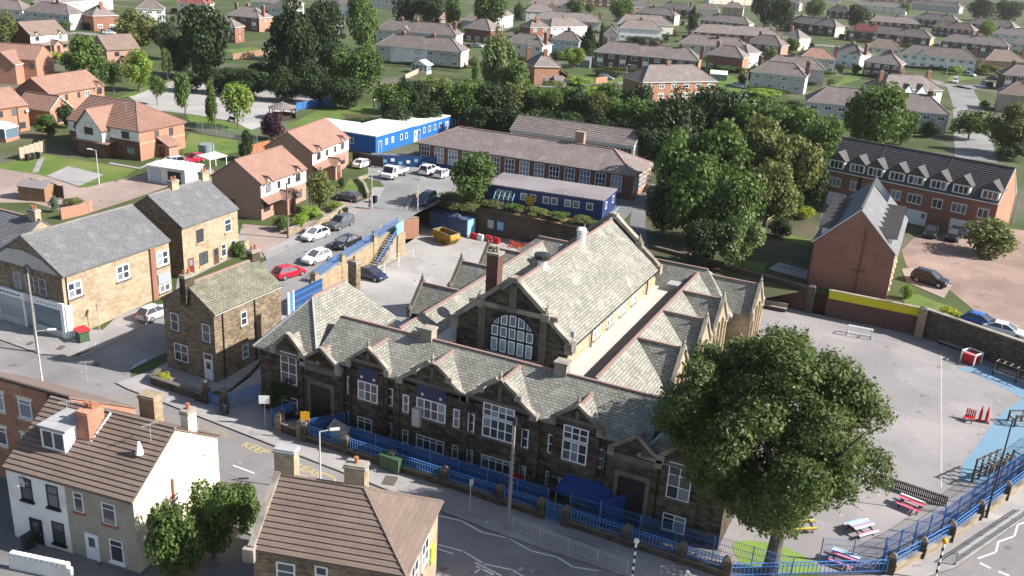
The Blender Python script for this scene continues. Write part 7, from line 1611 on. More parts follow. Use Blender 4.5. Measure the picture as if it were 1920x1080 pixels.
o = thing('street_cabinet', 'dark green cabinet against the school front wall', 'cabinet', (*(-34.82,54.70), .13), -.05); MB().box(-.9, -.3, 0, .9, .3, 1.2).build('body', 'bin_green', o); MB().box(-.95, -.35, 1.2, .95, .35, 1.3).build('lid', 'bin_green', o); MB().box(-.02, -.32, .1, .02, -.3, 1.1).build('door_gap', 'black_paint', o)
for k, (lab, p) in enumerate((('black wheelie bin by the left timber fence, front one', (-133.82,100.44)), ('black wheelie bin by the left timber fence, middle one', (-133.67,101.32)), ('black wheelie bin by the left timber fence, rear one', (-133.52,102.20)), ('dark wheelie bin on the pavement near the walking person', (-74.60,111.87)), ('black wheelie bin behind the grey parked car', (-74.92,104.99)), ('dark wheelie bin by the stone semis wall', (-74.33,85.18)), ('black wheelie bin at the white house back door', (-50.05,34.06)))):
    bin_(lab, p, g0(p[1]) + .1, .58, .7, 1.05, 'black_paint', rz=.2 + k)

# ================================================================ yard things
A, B = Vector((-67.69,115.90)), Vector((-61.02,115.39))
o = thing('shipping_container', 'navy shipping container at the back of the yard', 'container', (A.x, A.y, YZ), math.atan2(B.y - A.y, B.x - A.x)); Lc = (B - A).length
MB().box(.05, .05, .12, Lc - .05, 2.35, 2.55).build('shell', 'navy_steel', o)
for k in range(int(Lc / .3)): MB().box(.15 + k * .3, 0, .2, .3 + k * .3, .06, 2.5).build('rib', 'navy_steel', o)
for x in (0, Lc - .15):
    for y in (0, 2.29): MB().box(x, y, 0, x + .15, y + .15, 2.6).build('corner_post', 'navy_steel', o)
MB().box(Lc - .04, .2, .2, Lc + .02, 2.2, 2.45).build('end_doors', 'pale_blue', o)
for k in range(3): MB().box(2.5 + k * .9, .5 + k * .3, 2.55, 2.9 + k * .9, .9 + k * .3, 2.7).build('roof_debris', 'coping', o)
o = thing('skip', 'yellow waste skip in the yard in front of the container', 'skip', (*(-62.21,111.43), YZ), -.35)
mb = MB(); b0 = [(-1.2, -.85, 0), (1.2, -.85, 0), (1.2, .85, 0), (-1.2, .85, 0)]; t0 = [(-2.1, -.95, 1.0), (2.1, -.95, 1.0), (2.1, .95, 1.0), (-2.1, .95, 1.0)]; t1 = [(-1.9, -.9, 1.7), (1.9, -.9, 1.7), (1.9, .9, 1.7), (-1.9, .9, 1.7)]
mb.poly(b0[::-1]); mb.poly([(x, y, .05) for x, y, z in b0])
for L0, L1 in ((b0, t0), (t0, t1)):
    for i in range(4): mb.poly([L0[i], L0[(i + 1) % 4], L1[(i + 1) % 4], L1[i]])
mb.build('tub', 'skip_yellow', o)
for i in range(4): MB().bar(t1[i], t1[(i + 1) % 4], .09).build('rim', 'coping', o)
for x in (-.8, .8): MB().box(x - .06, -1.0, .3, x + .06, -.88, 1.6).build('stiffener', 'skip_yellow', o)
MB().prism([(-1.5, -.7), (1.5, -.7), (1.5, .7), (-1.5, .7)], .3, [1.0, 1.2, .9, 1.1]).build('rubble', 'dark_timber', o)
for lab, p, m_ in (('red plastic barrier block nearest the container', (-60.00,115.53), 'red_paint'), ('white plastic barrier block between red ones', (-58.76,115.50), 'signal_white'), ('red plastic barrier block third from the container', (-57.57,115.74), 'red_paint'), ('red plastic barrier block farthest from the container', (-56.17,115.53), 'red_paint')):
    o = thing('barrier_block', lab, 'barrier', (*p, YZ), -.25, 'plastic barrier blocks in the yard'); MB().prism([(-.5, -.25), (.5, -.25), (.5, .25), (-.5, .25)], 0, .3).prism([(-.5, -.14), (.5, -.14), (.5, .14), (-.5, .14)], .3, .85).build('block', m_, o); MB().tube((-.55, 0, .6), (-.5, 0, .6), .08).build('lug', m_, o)
o = thing('orange_netting', 'heap of orange safety netting against the yard wall', 'netting', (*(-52.49,115.17), YZ)); g = random.Random(3)
for k in range(26):
    a = g.uniform(0, 6.28); MB().bar((g.uniform(-1.9, 1.9), g.uniform(-.9, .9), 0), (g.uniform(-1.6, 1.6), g.uniform(-.5, .5), g.uniform(.3, 1.1)), .05).build('strand', 'orange_mesh', o)
for i in range(2):
    o = thing('notice_board', 'pale blue notice board on the yard back wall, ' + ('left' if i == 0 else 'right'), 'notice board', (-58.6 + i * 1.6, 118.3, 0.0)); MB().box(-.6, -.04, 0, .6, .02, 1.5).build('board', 'navy_steel', o); MB().box(-.5, -.06, .15, .45, -.04, 1.35).build('poster', 'pale_blue' if i else 'grey_metal', o)
# front yard things
o = thing('play_canopy', 'blue canvas canopy at the school lower door', 'canopy', (-19.2, 56.9, 0)); MB().slab([(-2.3, -.5, 2.0), (1.9, -.5, 2.0), (1.7, 1.0, 2.7), (-1.9, 1.0, 2.7)], .06).build('canvas', 'blue_canvas', o); MB().slab([(-2.3, -.52, 1.6), (1.9, -.52, 1.6), (1.9, -.5, 2.0), (-2.3, -.5, 2.0)], .02).build('valance', 'blue_canvas', o)
for x in (-2.2, 1.8): MB().bar((x, -.45, 0), (x, -.45, 2.0), .07).build('post', 'galv', o)
o = thing('screen_panel', 'leaning dark blue screen right of the canvas canopy', 'screen', (-16.9, 56.6, 0), 1.0); MB().box(-1.2, -.03, 0, 1.2, .03, 2.6).build('sheet', 'blue_canvas', o); MB().bar((-1.2, 0, 0), (-1.2, 0, 2.7), .07).build('post', 'blue_paint', o)
o = thing('round_table', 'light blue round play table before the school basement windows', 'table', (-25.6, 57.0, 0)); MB().lathe([(.62, .6), (.64, .64), (.62, .68), (.1, .68)], n=18).build('table_top', 'pale_blue', o); MB().tube((0, 0, 0), (0, 0, .6), .08).build('leg', 'blue_paint', o)
o = thing('play_board', 'yellow play board beside the round table', 'play board', (-25.3, 56.3, 0), .2); MB().box(-.25, -.03, 0, .25, .03, .95).build('board', 'yellow_paint', o); MB().box(-.4, -.03, .7, .4, .03, .9).build('cross_piece', 'yellow_paint', o)
o = thing('play_board', 'red play board behind the round table', 'play board', (-25.0, 57.6, 0), .2); MB().box(-.4, -.03, 0, .4, .03, 1.3).build('board', 'red_paint', o); MB().box(-.45, -.05, 1.3, .45, .05, 1.36).build('cap', 'red_paint', o)
o = thing('play_house', 'small grey and lime playhouse behind the front railings', 'playhouse', (-40.6, 56.3, 0), -.3); MB().box(-.9, -.6, 0, .9, .6, 1.3).build('body', 'grey_frame', o); MB().slab([(-1.1, -.8, 1.25), (1.1, -.8, 1.25), (1.1, 0, 1.9), (-1.1, 0, 1.9)], .06).slab([(1.1, .8, 1.25), (-1.1, .8, 1.25), (-1.1, 0, 1.9), (1.1, 0, 1.9)], .06).build('play_roof', 'coping', o); MB().box(.2, -.64, .2, .85, -.6, 1.2).build('panel', 'lime_paint', o)

# ================================================================ playground things
def goal(label, a, b):
    A, B = Vector((*a, 0)), Vector((*b, 0)); D = B - A; n = Vector((-D.y, D.x, 0)).normalized()
    o = thing('goal', label, 'goal', A); H_ = 1.15
    for q, s_ in ((Vector(), 0), (D, 0)):
        MB().bar(q, q + Vector((0, 0, H_)), .1).build('post', 'white_paint', o); MB().bar(q + n * .9, q + n * .9 + Vector((0, 0, H_ * .8)), .08).build('back_post', 'white_paint', o)
        MB().bar(q + Vector((0, 0, H_)), q + n * .9 + Vector((0, 0, H_ * .8)), .08).build('side_bar', 'white_paint', o); MB().bar(q + Vector((0, 0, .05)), q + n * .9 + Vector((0, 0, .05)), .08).build('ground_bar', 'white_paint', o)
    for off in (Vector((0, 0, H_)), n * .9 + Vector((0, 0, H_ * .8)), n * .9 + Vector((0, 0, .05))): MB().bar(off, D + off, .1).build('crossbar', 'white_paint', o)
goal('small white goal frame on the playground', (-6.50,105.97), (-3.90,106.06))
def picnic(label, p, rz, tops, leg='dark_metal'):
    o = thing('picnic_table', label, 'picnic table', (*p, 0), rz, 'painted picnic tables')
    for k in range(4): MB().box(-.95, -.38 + k * .2, .70, .95, -.2 + k * .2, .76).build('table_plank', tops[k % len(tops)], o)
    for s_ in (-1, 1):
        for k in range(2): MB().box(-.95, s_ * .75 - .14 + k * .15, .42, .95, s_ * .75 - .01 + k * .15, .47).build('seat_plank', tops[(k + (s_ > 0)) % len(tops)], o)
        for e in (-.7, .7): MB().bar((e, s_ * .15, .7), (e, s_ * .7, 0), .09).build('leg', leg, o)
    for e in (-.7, .7): MB().bar((e, -.85, .38), (e, .85, .38), .08).build('cross_rail', leg, o)
picnic('pink and green picnic table by the picket fence', (2.69,71.25), -.25, ('pink_paint', 'red_paint', 'bin_green', 'signal_white')); picnic('white, pink and blue picnic table under the tree edge', (-0.44,65.63), .9, ('signal_white', 'pink_paint', 'pale_blue', 'signal_white')); picnic('pink-topped picnic table behind the near blue fence', (-0.99,61.03), -.1, ('pink_paint', 'blue_board', 'signal_white', 'pale_blue')); picnic('picnic table half hidden by leaves near the trunk', (-4.52,63.84), .6, ('timber', 'yellow_paint', 'blue_board', 'timber'))
def climber(label, p, rz, L, n, h, w=1.2):
    o = thing('climbing_frame', label, 'climbing frame', (*p, 0), rz)
    for k in range(n + 1):
        x = L * k / n
        for s_ in (-w / 2, w / 2): MB().bar((x, s_, 0), (x, s_, h if k < n * .6 else h * .62), .13).build('upright', 'dark_timber', o)
        MB().bar((x, -w / 2, h * .55), (x, w / 2, h * .55), .08).build('rung', 'dark_timber', o)
    for s_ in (-w / 2, w / 2): MB().bar((0, s_, h * .95), (L * .6, s_, h * .95), .1).build('beam', 'dark_timber', o); MB().bar((0, s_, h * .3), (L, s_, h * .3), .1).build('beam', 'pale_timber', o)
    for k in range(6): MB().bar((L * .6 * k / 6, -w / 2, h * .95), (L * .6 * k / 6, w / 2, h * .95), .05).build('rung', 'galv', o)
climber('dark timber climbing frame with ladders on the blue surface', (7.56,77.94), 1.05, 6.0, 6, 2.2); climber('dark timber bar frame near the stone boundary wall', (8.82,103.91), -.42, 7, 3, 1.6, 1.0)
climber('low dark timber trail piece beside the lamp column', (10.16,91.80), .5, 2.6, 2, 1.2, 1.1)
o = thing('play_cube', 'red and white play cube frame in the playground corner', 'play cube', (*(6.41,105.50), 0), -.5); s_ = .75
MB().box(-s_ + .1, -s_ + .1, .15, s_ - .1, s_ - .1, 1.1).build('red_panel', 'red_paint', o)
for x in (-s_, s_):
    for y in (-s_, s_): MB().bar((x, y, 0), (x, y, 1.35), .12).build('post', 'white_paint', o)
    MB().bar((x, -s_, 1.3), (x, s_, 1.3), .14).build('rail', 'white_paint', o); MB().bar((-s_, x, 1.3), (s_, x, 1.3), .1).build('rail', 'white_paint', o)
o = thing('garden_chair', 'red slatted playground chair by the court line', 'chair', (*(6.50,90.13), 0), -.3)
for k in range(5): MB().box(-.4, -.35 + k * .15, .42, .4, -.23 + k * .15, .46).build('seat_slat', 'red_paint', o)
for k in range(5): MB().box(-.42 + k * .18, .38, .45, -.30 + k * .18, .43, 1.15).build('back_slat', 'red_paint', o)
for x in (-.38, .38):
    for y in (-.32, .38): MB().bar((x, y, 0), (x, y, .45), .07).build('leg', 'dark_timber', o)
for k, p in enumerate(((7.46,90.73), (8.01,90.83))):
    o = thing('play_arch', 'tall red pointed play post, ' + ('nearer the chair' if k == 0 else 'farther from the chair'), 'play post', (*p, 0)); MB().lathe([(.14, 0), (.14, .9), (.02, 1.7)], n=8).build('cone', 'red_paint', o); MB().box(-.3, -.3, 0, .3, .3, .06).build('foot', 'dark_timber', o)
o = thing('bench', 'pale timber bench on the playground by the dark wall', 'bench', (*(-15.56,109.27), 0), .02); MB().box(-1.6, -.35, .4, 1.6, .1, .52).build('seat', 'pale_timber', o); MB().box(-1.6, .12, .4, 1.6, .22, 1.0).build('backrest', 'coping', o)
for x in (-1.4, 1.4): MB().box(x - .1, -.3, 0, x + .1, .2, .4).build('leg', 'dark_timber', o)
o = thing('wall_bench', 'pale bench along the tall stone boundary wall', 'bench', (*(4.31,108.82), 0), -.4); MB().box(-1.4, -.2, .38, 1.4, .2, .46).build('seat', 'grey_metal', o)
for x in (-1.2, 1.2): MB().box(x - .05, -.15, 0, x + .05, .15, .38).build('leg', 'dark_metal', o)
o = thing('tractor_tyre', 'big black tyre leaning at the school end wall', 'tyre', (*(-17.45,103.57), 0), .1); mb = MB(); n = 18
for i in range(n):
    t = 2 * math.pi * i / n
    for rr_, yy in ((.75, -.2), (.75, .2), (.42, .2), (.42, -.2)): mb.v.append((rr_ * math.cos(t), yy, .75 + rr_ * math.sin(t)))
for i in range(n):
    for k in range(4): mb.f.append((i * 4 + k, i * 4 + (k + 1) % 4, ((i + 1) % n) * 4 + (k + 1) % 4, ((i + 1) % n) * 4 + k)); mb.m.append(0)
mb.build('tyre', 'tyre', o); MB().box(.3, -.5, 0, .8, -.1, .5).build('blue_crate', 'pale_blue', o)
o = thing('park_bench', 'dark bench under the young trees at the car park', 'bench', (*(-129.44,143.17), GP), -.1); MB().box(-.9, -.25, .4, .9, .2, .47).build('seat', 'dark_timber', o); MB().box(-.9, .2, .45, .9, .27, .95).build('backrest', 'dark_timber', o)
for x in (-.8, .8): MB().box(x - .05, -.2, 0, x + .05, .25, .4).build('leg', 'dark_metal', o)
o = thing('trampoline', 'small netted trampoline on the garden lawn', 'trampoline', (*(-112.83,118.47), g0((-112.83,118.47)[1]))); MB().lathe([(1.3, .55), (1.35, .6), (1.3, .65), (.1, .62)], n=16).build('bed', 'galv', o)
for k in range(6): t = k * 1.047; MB().bar((1.3 * math.cos(t), 1.3 * math.sin(t), 0), (1.3 * math.cos(t), 1.3 * math.sin(t), 2.1), .06).build('pole', 'dark_metal', o)
MB().lathe([(1.27, .65), (1.27, 2.0)], n=16).build('net', 'shed_green', o)
o = thing('polytunnel', 'small green-barred polytunnel by the navy classroom', 'polytunnel', (*(-57.30,119.57), GP), .3)
for k in range(5): MB().bar((-1.4 + k * .7, -1, 0), (-1.4 + k * .7, -1, 1.6), .06).bar((-1.4 + k * .7, -1, 1.6), (-1.4 + k * .7, 1, 2.2), .07).build('hoop', 'pale_blue', o)
for y, z in ((-1, 1.6), (0, 1.9), (1, 2.2)): MB().bar((-1.4, y, z), (1.4, y, z), .06).build('purlin', 'shed_green', o)
sign('square yellow noticeboard by the navy classroom windows', (-53.61,120.73), GP, 1.5, 'box', 1.3, 1.3, 'skip_yellow', .15)
o = thing('canopy_sail', 'yellow shade sail at the edge of the wood', 'shade sail', (*(-49.30,176.08), GP), .3); MB().slab([(-3, -1.4, 2.3), (3, -1.4, 2.3), (2.2, 1.2, 3.2), (-2.2, 1.2, 3.2)], .06).build('sail', 'yellow_paint', o)
for x in (-2.8, 2.8): MB().bar((x, -1.3, 0), (x, -1.3, 2.3), .1).build('post', 'galv', o)
o = thing('red_container', 'blue storage container with orange top behind the blue classrooms', 'container', (*(-94.79,169.45), GP), .75); MB().box(-3, -1.4, 0, 4.5, 1.4, 2.5).build('shell', 'navy_steel', o); MB().box(-3.05, -1.45, 2.5, 4.55, 1.45, 2.6).build('lid', 'orange_mesh', o)
for k in range(10): MB().box(-2.8 + k * .72, -1.46, .2, -2.5 + k * .72, -1.4, 2.4).build('rib', 'pale_blue', o)
o = thing('mobile_ramp', 'grey ramp and blue mural wall below the blue classrooms', 'ramp', (*(-84.21,131.36), g0((-84.21,131.36)[1])), .55); MB().prism([(-3.5, 0), (6.5, 0), (6.5, 3.2), (-3.5, 3.2)], 0, 1.5).build('ramp_body', 'front_yard', o); MB().box(-3.5, -.1, 0, 7.5, -.02, 1.9).build('mural_wall', 'blue_board', o)
for k in range(7): MB().box(-2.8 + k * 1.3, -.14, .4 + (k % 3) * .25, -2.2 + k * 1.3, -.1, .9 + (k % 3) * .25).build('mural_shape', 'pale_blue' if k % 2 else 'signal_white', o)
panel_fence('dark timber fence between the brick house and the blue mural', (-90.77,129.42), (-84.54,129.10), 4, 1.9, 'dark_timber', 'dark_timber')
# litter of red and white toys past the brick range
for k, p in enumerate(((-91.66,169.28), (-89.07,168.65), (-85.69,168.79))): bin_('brightly coloured toy bin past the brick range, ' + ('left', 'middle', 'right')[k], p, GP, 1.6, 1.0, 1.2, ('red_paint', 'signal_white', 'terracotta')[k], name='toy_bin')

# ================================================================ vehicles (token gives rear then front)
for lab, tok, sh, pt in (
    ('white hatchback parked beside the low garden wall', (-72.77,95.20,1.82,-97.02), 'hatch', 'white'), ('white hatchback parked against the yard railings', (-67.65,88.64,1.51,-95.61), 'hatch', 'white'),
    ('dark grey estate car parked behind the white hatchback', (-72.65,100.53,2.08,-90.97), 'suv', 'grey'), ('black saloon parked above the yard railings', (-67.67,94.94,1.81,-93.57), 'saloon', 'black'),
    ('bright red hatchback by the yard railings', (-67.39,83.10,1.24,73.90), 'hatch', 'red'), ('dark blue car at the street bend in tree shade', (-68.21,115.83,2.81,-81.55), 'suv', 'navy'),
    ('grey car pulled into the driveway by the corner lawn', (-78.82,111.01,2.58,-177.20), 'hatch', 'grey'), ('white car beside the dark timber fence', (-87.88,128.08,3.10,94.34), 'saloon', 'white'),
    ('white people carrier parked before the blue mural', (-76.70,131.03,3.10,90.22), 'suv', 'white'), ('white hatchback beside the people carrier', (-73.88,130.53,3.10,92.49), 'hatch', 'white'),
    ('dark blue saloon standing alone in the yard', (-62.67,93.10,-1.00,-4.00), 'saloon', 'navy'), ('silver people carrier on the drive of the white-gabled house', (-112.69,110.23,2.54,-100.96), 'mpv', 'silver'),
    ('red car next to the silver people carrier', (-111.74,114.34,2.73,-97.00), 'hatch', 'red'), ('silver car parked up the side road by the shop', (-72.16,66.90,0.47,87.81), 'hatch', 'silver'),
    ('black estate car on the drive beside the gable block', (0.84,121.44,3.07,-17.92), 'suv', 'black'), ('black car outside the town house garage, left', (-0.28,144.90,3.10,-95.25), 'suv', 'black'), ('black car outside the town house garage, right', (2.77,145.07,3.10,-99.46), 'suv', 'black'),
    ('blue car half hidden behind the stone boundary wall', (6.87,110.63,2.56,-17.69), 'hatch', 'blue'), ('white car behind the stone boundary wall', (9.16,109.45,2.50,-9.25), 'saloon', 'white'),
    ('silver-green estate car on the far estate road', (-95.42,263.98,3.10,9.53), 'estate', 'teal'), ('white van on the far road by the small green', (-3.70,356.83,3.10,-88.94), 'van', 'white'), ('grey car parked by the white-fronted row', (0.34,384.24,3.10,-28.98), 'suv', 'silver'),
    ('pale car beside the garden of the big pale semi', (-59.98,280.48,3.10,-31.39), 'hatch', 'silver'), ('teal car parked near the right edge, front', (6.19,359.50,3.10,-44.17), 'hatch', 'teal'), ('navy car parked near the right edge, behind', (8.01,379.41,3.10,7.60), 'saloon', 'navy'),
    ('white car outside the small red brick house', (-258.41,229.88,3.10,27.33), 'hatch', 'white'), ('pale car behind the pale front terrace', (-160.41,306.19,3.10,-1.89), 'hatch', 'silver')):
    car(lab, *tok, sh, pt, 'parked cars')
# white dropside tipper
x, y, z, dg = -79.80,125.29,3.10,-88.86
t = thing('tipper_truck', 'white dropside tipper truck parked by the blue mural wall', 'truck', (x, y, z), rad(dg))
mb = MB(); cabp = [(.7, .45), (2.65, .45), (2.65, .95), (2.2, 1.15), (1.75, 2.1), (.75, 2.15)]
mb.prism([(a, b) for a, b in cabp], -.95, .95); mb.v = [(p[0], p[2], p[1]) for p in mb.v]; mb.build('cab', 'car_white', t)
MB().poly([(2.22, -.85, 1.18), (2.22, .85, 1.18), (1.80, .8, 2.06), (1.80, -.8, 2.06)]).build('windscreen', 'car_glass', t)
for s_ in (-1, 1): MB().poly([(1.0, s_ * .96, 1.2), (2.05, s_ * .96, 1.2), (1.7, s_ * .96, 1.95), (1.0, s_ * .96, 1.95)]).build('side_window', 'car_glass', t); MB().box(2.6, s_ * .7 - .17, .75, 2.68, s_ * .7 + .17, .95).build('headlight', 'lamp_glass', t)
MB().box(-2.7, -1.0, .75, .6, 1.0, .9).build('bed', 'galv', t)
for a in ((-2.7, -1.03, .9, .6, -.98, 1.3), (-2.7, .98, .9, .6, 1.03, 1.3), (-2.73, -1.0, .9, -2.68, 1.0, 1.3)): MB().box(*a).build('drop_side', 'car_white', t)
MB().box(.5, -1.0, .9, .6, 1.0, 2.1).build('headboard', 'car_white', t); MB().prism([(-2.0, -.6), (.2, -.7), (.3, .6), (-1.8, .7)], .9, [1.2, 1.5, 1.3, 1.15]).build('load', 'coping', t)
for sx in (-1.7, 1.7):
    for sy in (-1, 1): w_ = MB().tube((sx, sy * .8, .36), (sx, sy * .98, .36), .36, .36, 14).build('wheel', 'tyre', t); MB().tube((sx, sy * .97, .36), (sx, sy * .99, .36), .2, .2, 10).build('rim', 'alloy', w_)

# ================================================================ the person on the pavement
def person(label, p, z, rz, top, legs):
    r = thing('person', label, 'person', (*p, z), rz)
    J = {'pel': (0, 0, .95, .145, .11), 'che': (0, 0, 1.28, .17, .12), 'nek': (0, .01, 1.5, .06, .06), 'hed': (0, .03, 1.64, .095, .11), 'top': (0, .03, 1.74, .07, .08),
         'hl': (-.10, 0, .9, .095, .1), 'kl': (-.11, .16, .5, .065, .07), 'al': (-.11, .10, .1, .045, .05), 'tl': (-.11, .26, .05, .04, .035), 'hr': (.10, 0, .9, .095, .1), 'kr': (.11, .02, .5, .065, .07), 'ar': (.11, -.22, .14, .045, .05), 'tr': (.11, -.10, .05, .04, .035),
         'sl': (-.2, 0, 1.42, .065, .065), 'el': (-.26, -.10, 1.14, .048, .048), 'wl': (-.25, .02, .90, .034, .034), 'fl': (-.24, .06, .80, .03, .02), 'sr': (.2, 0, 1.42, .065, .065), 'er': (.26, .06, 1.14, .048, .048), 'wr': (.25, .20, .94, .034, .034), 'fr': (.24, .25, .86, .03, .02)}
    E = [('pel', 'che'), ('che', 'nek'), ('nek', 'hed'), ('hed', 'top'), ('pel', 'hl'), ('hl', 'kl'), ('kl', 'al'), ('al', 'tl'), ('pel', 'hr'), ('hr', 'kr'), ('kr', 'ar'), ('ar', 'tr'), ('che', 'sl'), ('sl', 'el'), ('el', 'wl'), ('wl', 'fl'), ('che', 'sr'), ('sr', 'er'), ('er', 'wr'), ('wr', 'fr')]
    K = list(J); me = bpy.data.meshes.new('body'); me.from_pydata([J[k][:3] for k in K], [(K.index(a), K.index(b)) for a, b in E], [])
    o = put('body', me, r); s_ = o.modifiers.new('skin', 'SKIN')
    for i, k in enumerate(K): me.skin_vertices[0].data[i].radius = J[k][3:5]; me.skin_vertices[0].data[i].use_root = (k == 'pel')
    o.modifiers.new('sub', 'SUBSURF').levels = 1; o.modifiers['sub'].render_levels = 2
    m, nt, b = _new('clothing_' + top, .9, .1)
    sp = _n(nt, 'ShaderNodeSeparateXYZ'); nt.links.new(_co(nt, 'Object'), sp.inputs[0]); cr = _n(nt, 'ShaderNodeValToRGB'); cr.color_ramp.interpolation = 'CONSTANT'
    ml = _n(nt, 'ShaderNodeMath', operation='DIVIDE'); nt.links.new(sp.outputs[2], ml.inputs[0]); ml.inputs[1].default_value = 2.0; nt.links.new(ml.outputs[0], cr.inputs[0])
    e = cr.color_ramp.elements; e[0].position = 0; e[0].color = (.02, .02, .02, 1); e[1].position = .05; e[1].color = (*legs, 1)
    for ps, c in ((.47, (.05, .05, .06)), (.755, (.48, .30, .22)), (.845, (.05, .035, .025))): q = e.new(ps); q.color = (*c, 1)
    nt.links.new(cr.outputs[0], b.inputs['Base Color']); me.materials.append(m)
    h = MB().lathe([(.10, 0), (.115, .05), (.10, .11), (.05, .15)], n=10).build('hair', 'dark_timber', r, (0, .015, 1.655), smooth=True)
    return r
person('person in dark clothes walking on the pavement by the lamp column', (-73.57,108.97), g0((-73.57,108.97)[1]) + .12, 2.2, 'dark', (.03, .03, .045))

# ================================================================ trees and planting
def T(label, tok, kind='broad', mat='leaf_mid', v=0, name='tree', cat='tree', group=None): return tree(name, label, *tok, kind, mat, v, cat, group)
# the big tree at the school corner
bx, by = -5.5, 57.1
r = thing('ash_tree', 'very large spreading leafy tree in front of the school corner', 'tree', (bx, by, 0))
mb = MB(); mb.tube((0, 0, -.3), (.05, 0, .6), .75, .52, 12); mb.tube((.05, 0, .6), (.2, .2, 4.6), .52, .42, 12)
g = random.Random(9); tips = []
for i in range(9):
    a = i * .7 + g.uniform(-.2, .2); z0 = 3.8 + i * .35; R_ = g.uniform(3.5, 6.2)
    p, q, e = (.2, .2, z0), (.2 + math.cos(a) * R_ * .45, .2 + math.sin(a) * R_ * .45, z0 + 3.0 + g.uniform(-.5, 1)), (.2 + math.cos(a) * R_, .2 + math.sin(a) * R_, z0 + 5.5 + g.uniform(-1.5, 2.5))
    mb.tube(p, q, .26, .17, 7); mb.tube(q, e, .17, .05, 6); tips.append(e)
mb.tube((.2, .2, 4.4), (.5, .6, 10), .4, .22, 9); mb.tube((.5, .6, 10), (.6, 1, 16), .22, .05, 7)
mb.build('trunk', 'bark', r)
gg = np.random.default_rng(4)
def big_crown(n, leaf):
    C, Rr = [], []
    while len(C) < 105:
        p = gg.uniform(-1, 1, 3); q = np.linalg.norm(p)
        if q > 1 or q < .45: continue
        zz = p[2]
        w = (1.0 if zz > -.4 else .82) if zz < 0 else math.sqrt(max(.04, 1 - zz ** 2))
        c = np.array([-1.5 + p[0] * 7.6 * w, -.6 + p[1] * 6.4 * w, 11.0 + zz * 6.0])
        C.append(c); Rr.append(gg.uniform(.85, 1.7))
    C, Rr = np.array(C), np.array(Rr); pr = Rr ** 2 / (Rr ** 2).sum(); k = gg.choice(len(C), n, p=pr)
    # sprigs: small clusters of leaves hanging on each lobe
    ns = n // 9; ks = gg.choice(len(C), ns, p=pr); d = gg.normal(size=(ns, 3)); d[:, 2] += .2; d /= np.linalg.norm(d, axis=1)[:, None]
    S0 = C[ks] + d * (Rr[ks] * (.45 + .6 * gg.uniform(0, 1, ns) ** .5))[:, None]
    idx = gg.integers(0, ns, n); P = S0[idx] + gg.normal(size=(n, 3)) * np.array([.20, .20, .16]); dd = d[idx]
    nn = dd * .7 + gg.normal(size=(n, 3)) * .6 + np.array([0, 0, .45]); nn /= np.linalg.norm(nn, axis=1)[:, None]
    t = np.cross(nn, gg.normal(size=(n, 3))); t /= np.linalg.norm(t, axis=1)[:, None]; b = np.cross(nn, t); s = leaf * gg.uniform(.6, 1.4, n)[:, None]
    V = np.stack([P - t * s, P + b * s * .5, P + t * s, P - b * s * .5], 1).reshape(-1, 3)
    me = bpy.data.meshes.new('crown'); me.vertices.add(4 * n); me.vertices.foreach_set('co', V.ravel()); me.loops.add(4 * n); me.loops.foreach_set('vertex_index', np.arange(4 * n)); me.polygons.add(n); me.polygons.foreach_set('loop_start', np.arange(0, 4 * n, 4)); me.polygons.foreach_set('loop_total', np.full(n, 4))
    me.materials.append(MATS['leaf_ash']); A = me.attributes.new('shade', 'FLOAT_COLOR', 'POINT'); sp = gg.uniform(.75, 1.25, ns)[idx] * gg.uniform(.8, 1.2, n); sh = np.repeat(sp, 4); wm = np.repeat(gg.uniform(.9, 1.15, ns)[idx], 4)
    A.data.foreach_set('color', np.stack([sh * wm, sh, sh * .95, np.ones(4 * n)], 1).ravel().astype(np.float32)); me.update(); me.validate(); return me
put('crown', big_crown(140000, .135), r)
# ivy-like bushes by the sandy gable
T('big leafy bush against the sandy gable, front', (-39.32,36.57,0.00,6.16,3.97), 'dense', 'leaf_mid', 1, 'bush', 'bush'); T('big leafy bush against the sandy gable, middle', (-39.08,39.48,0.00,5.94,4.13), 'dense', 'leaf_mid', 2, 'bush', 'bush'); T('big leafy bush against the sandy gable, by the road', (-39.13,42.60,0.00,4.24,3.18), 'dense', 'leaf_mid', 0, 'bush', 'bush')
T('dark evergreen shrub beside the school pavilion', (-47.38,58.59,0.00,4.26,4.47), 'dense', 'leaf_dark', 1, 'shrub', 'shrub'); T('slim variegated shrub at the planter', (-48.90,57.28,0.00,3.11,1.31), 'column', 'leaf_olive', 0, 'shrub', 'shrub'); T('bright leafy shrub before the pavilion window', (-48.47,58.13,0.00,3.03,1.65), 'bush', 'leaf_mid', 0, 'shrub', 'shrub')
T('yellow-green cushion shrub on the forecourt of the stone house', (-61.00,56.88,0.00,1.14,1.58), 'low', 'leaf_gold', 0, 'shrub', 'shrub'); T('red-brown planting in the planter bed', (-46.87,57.07,0.00,1.04,1.38), 'low', 'leaf_plum', 0, 'shrub', 'shrub')
T('rounded green bush by the buff stone semis', (-76.52,84.91,1.33,2.08,1.98), 'bush', 'leaf_mid', 1, 'shrub', 'shrub'); T('potted shrub at the stone semis door', (-78.89,81.35,1.16,1.50,1.04), 'bush', 'leaf_mid', 0, 'shrub', 'shrub')
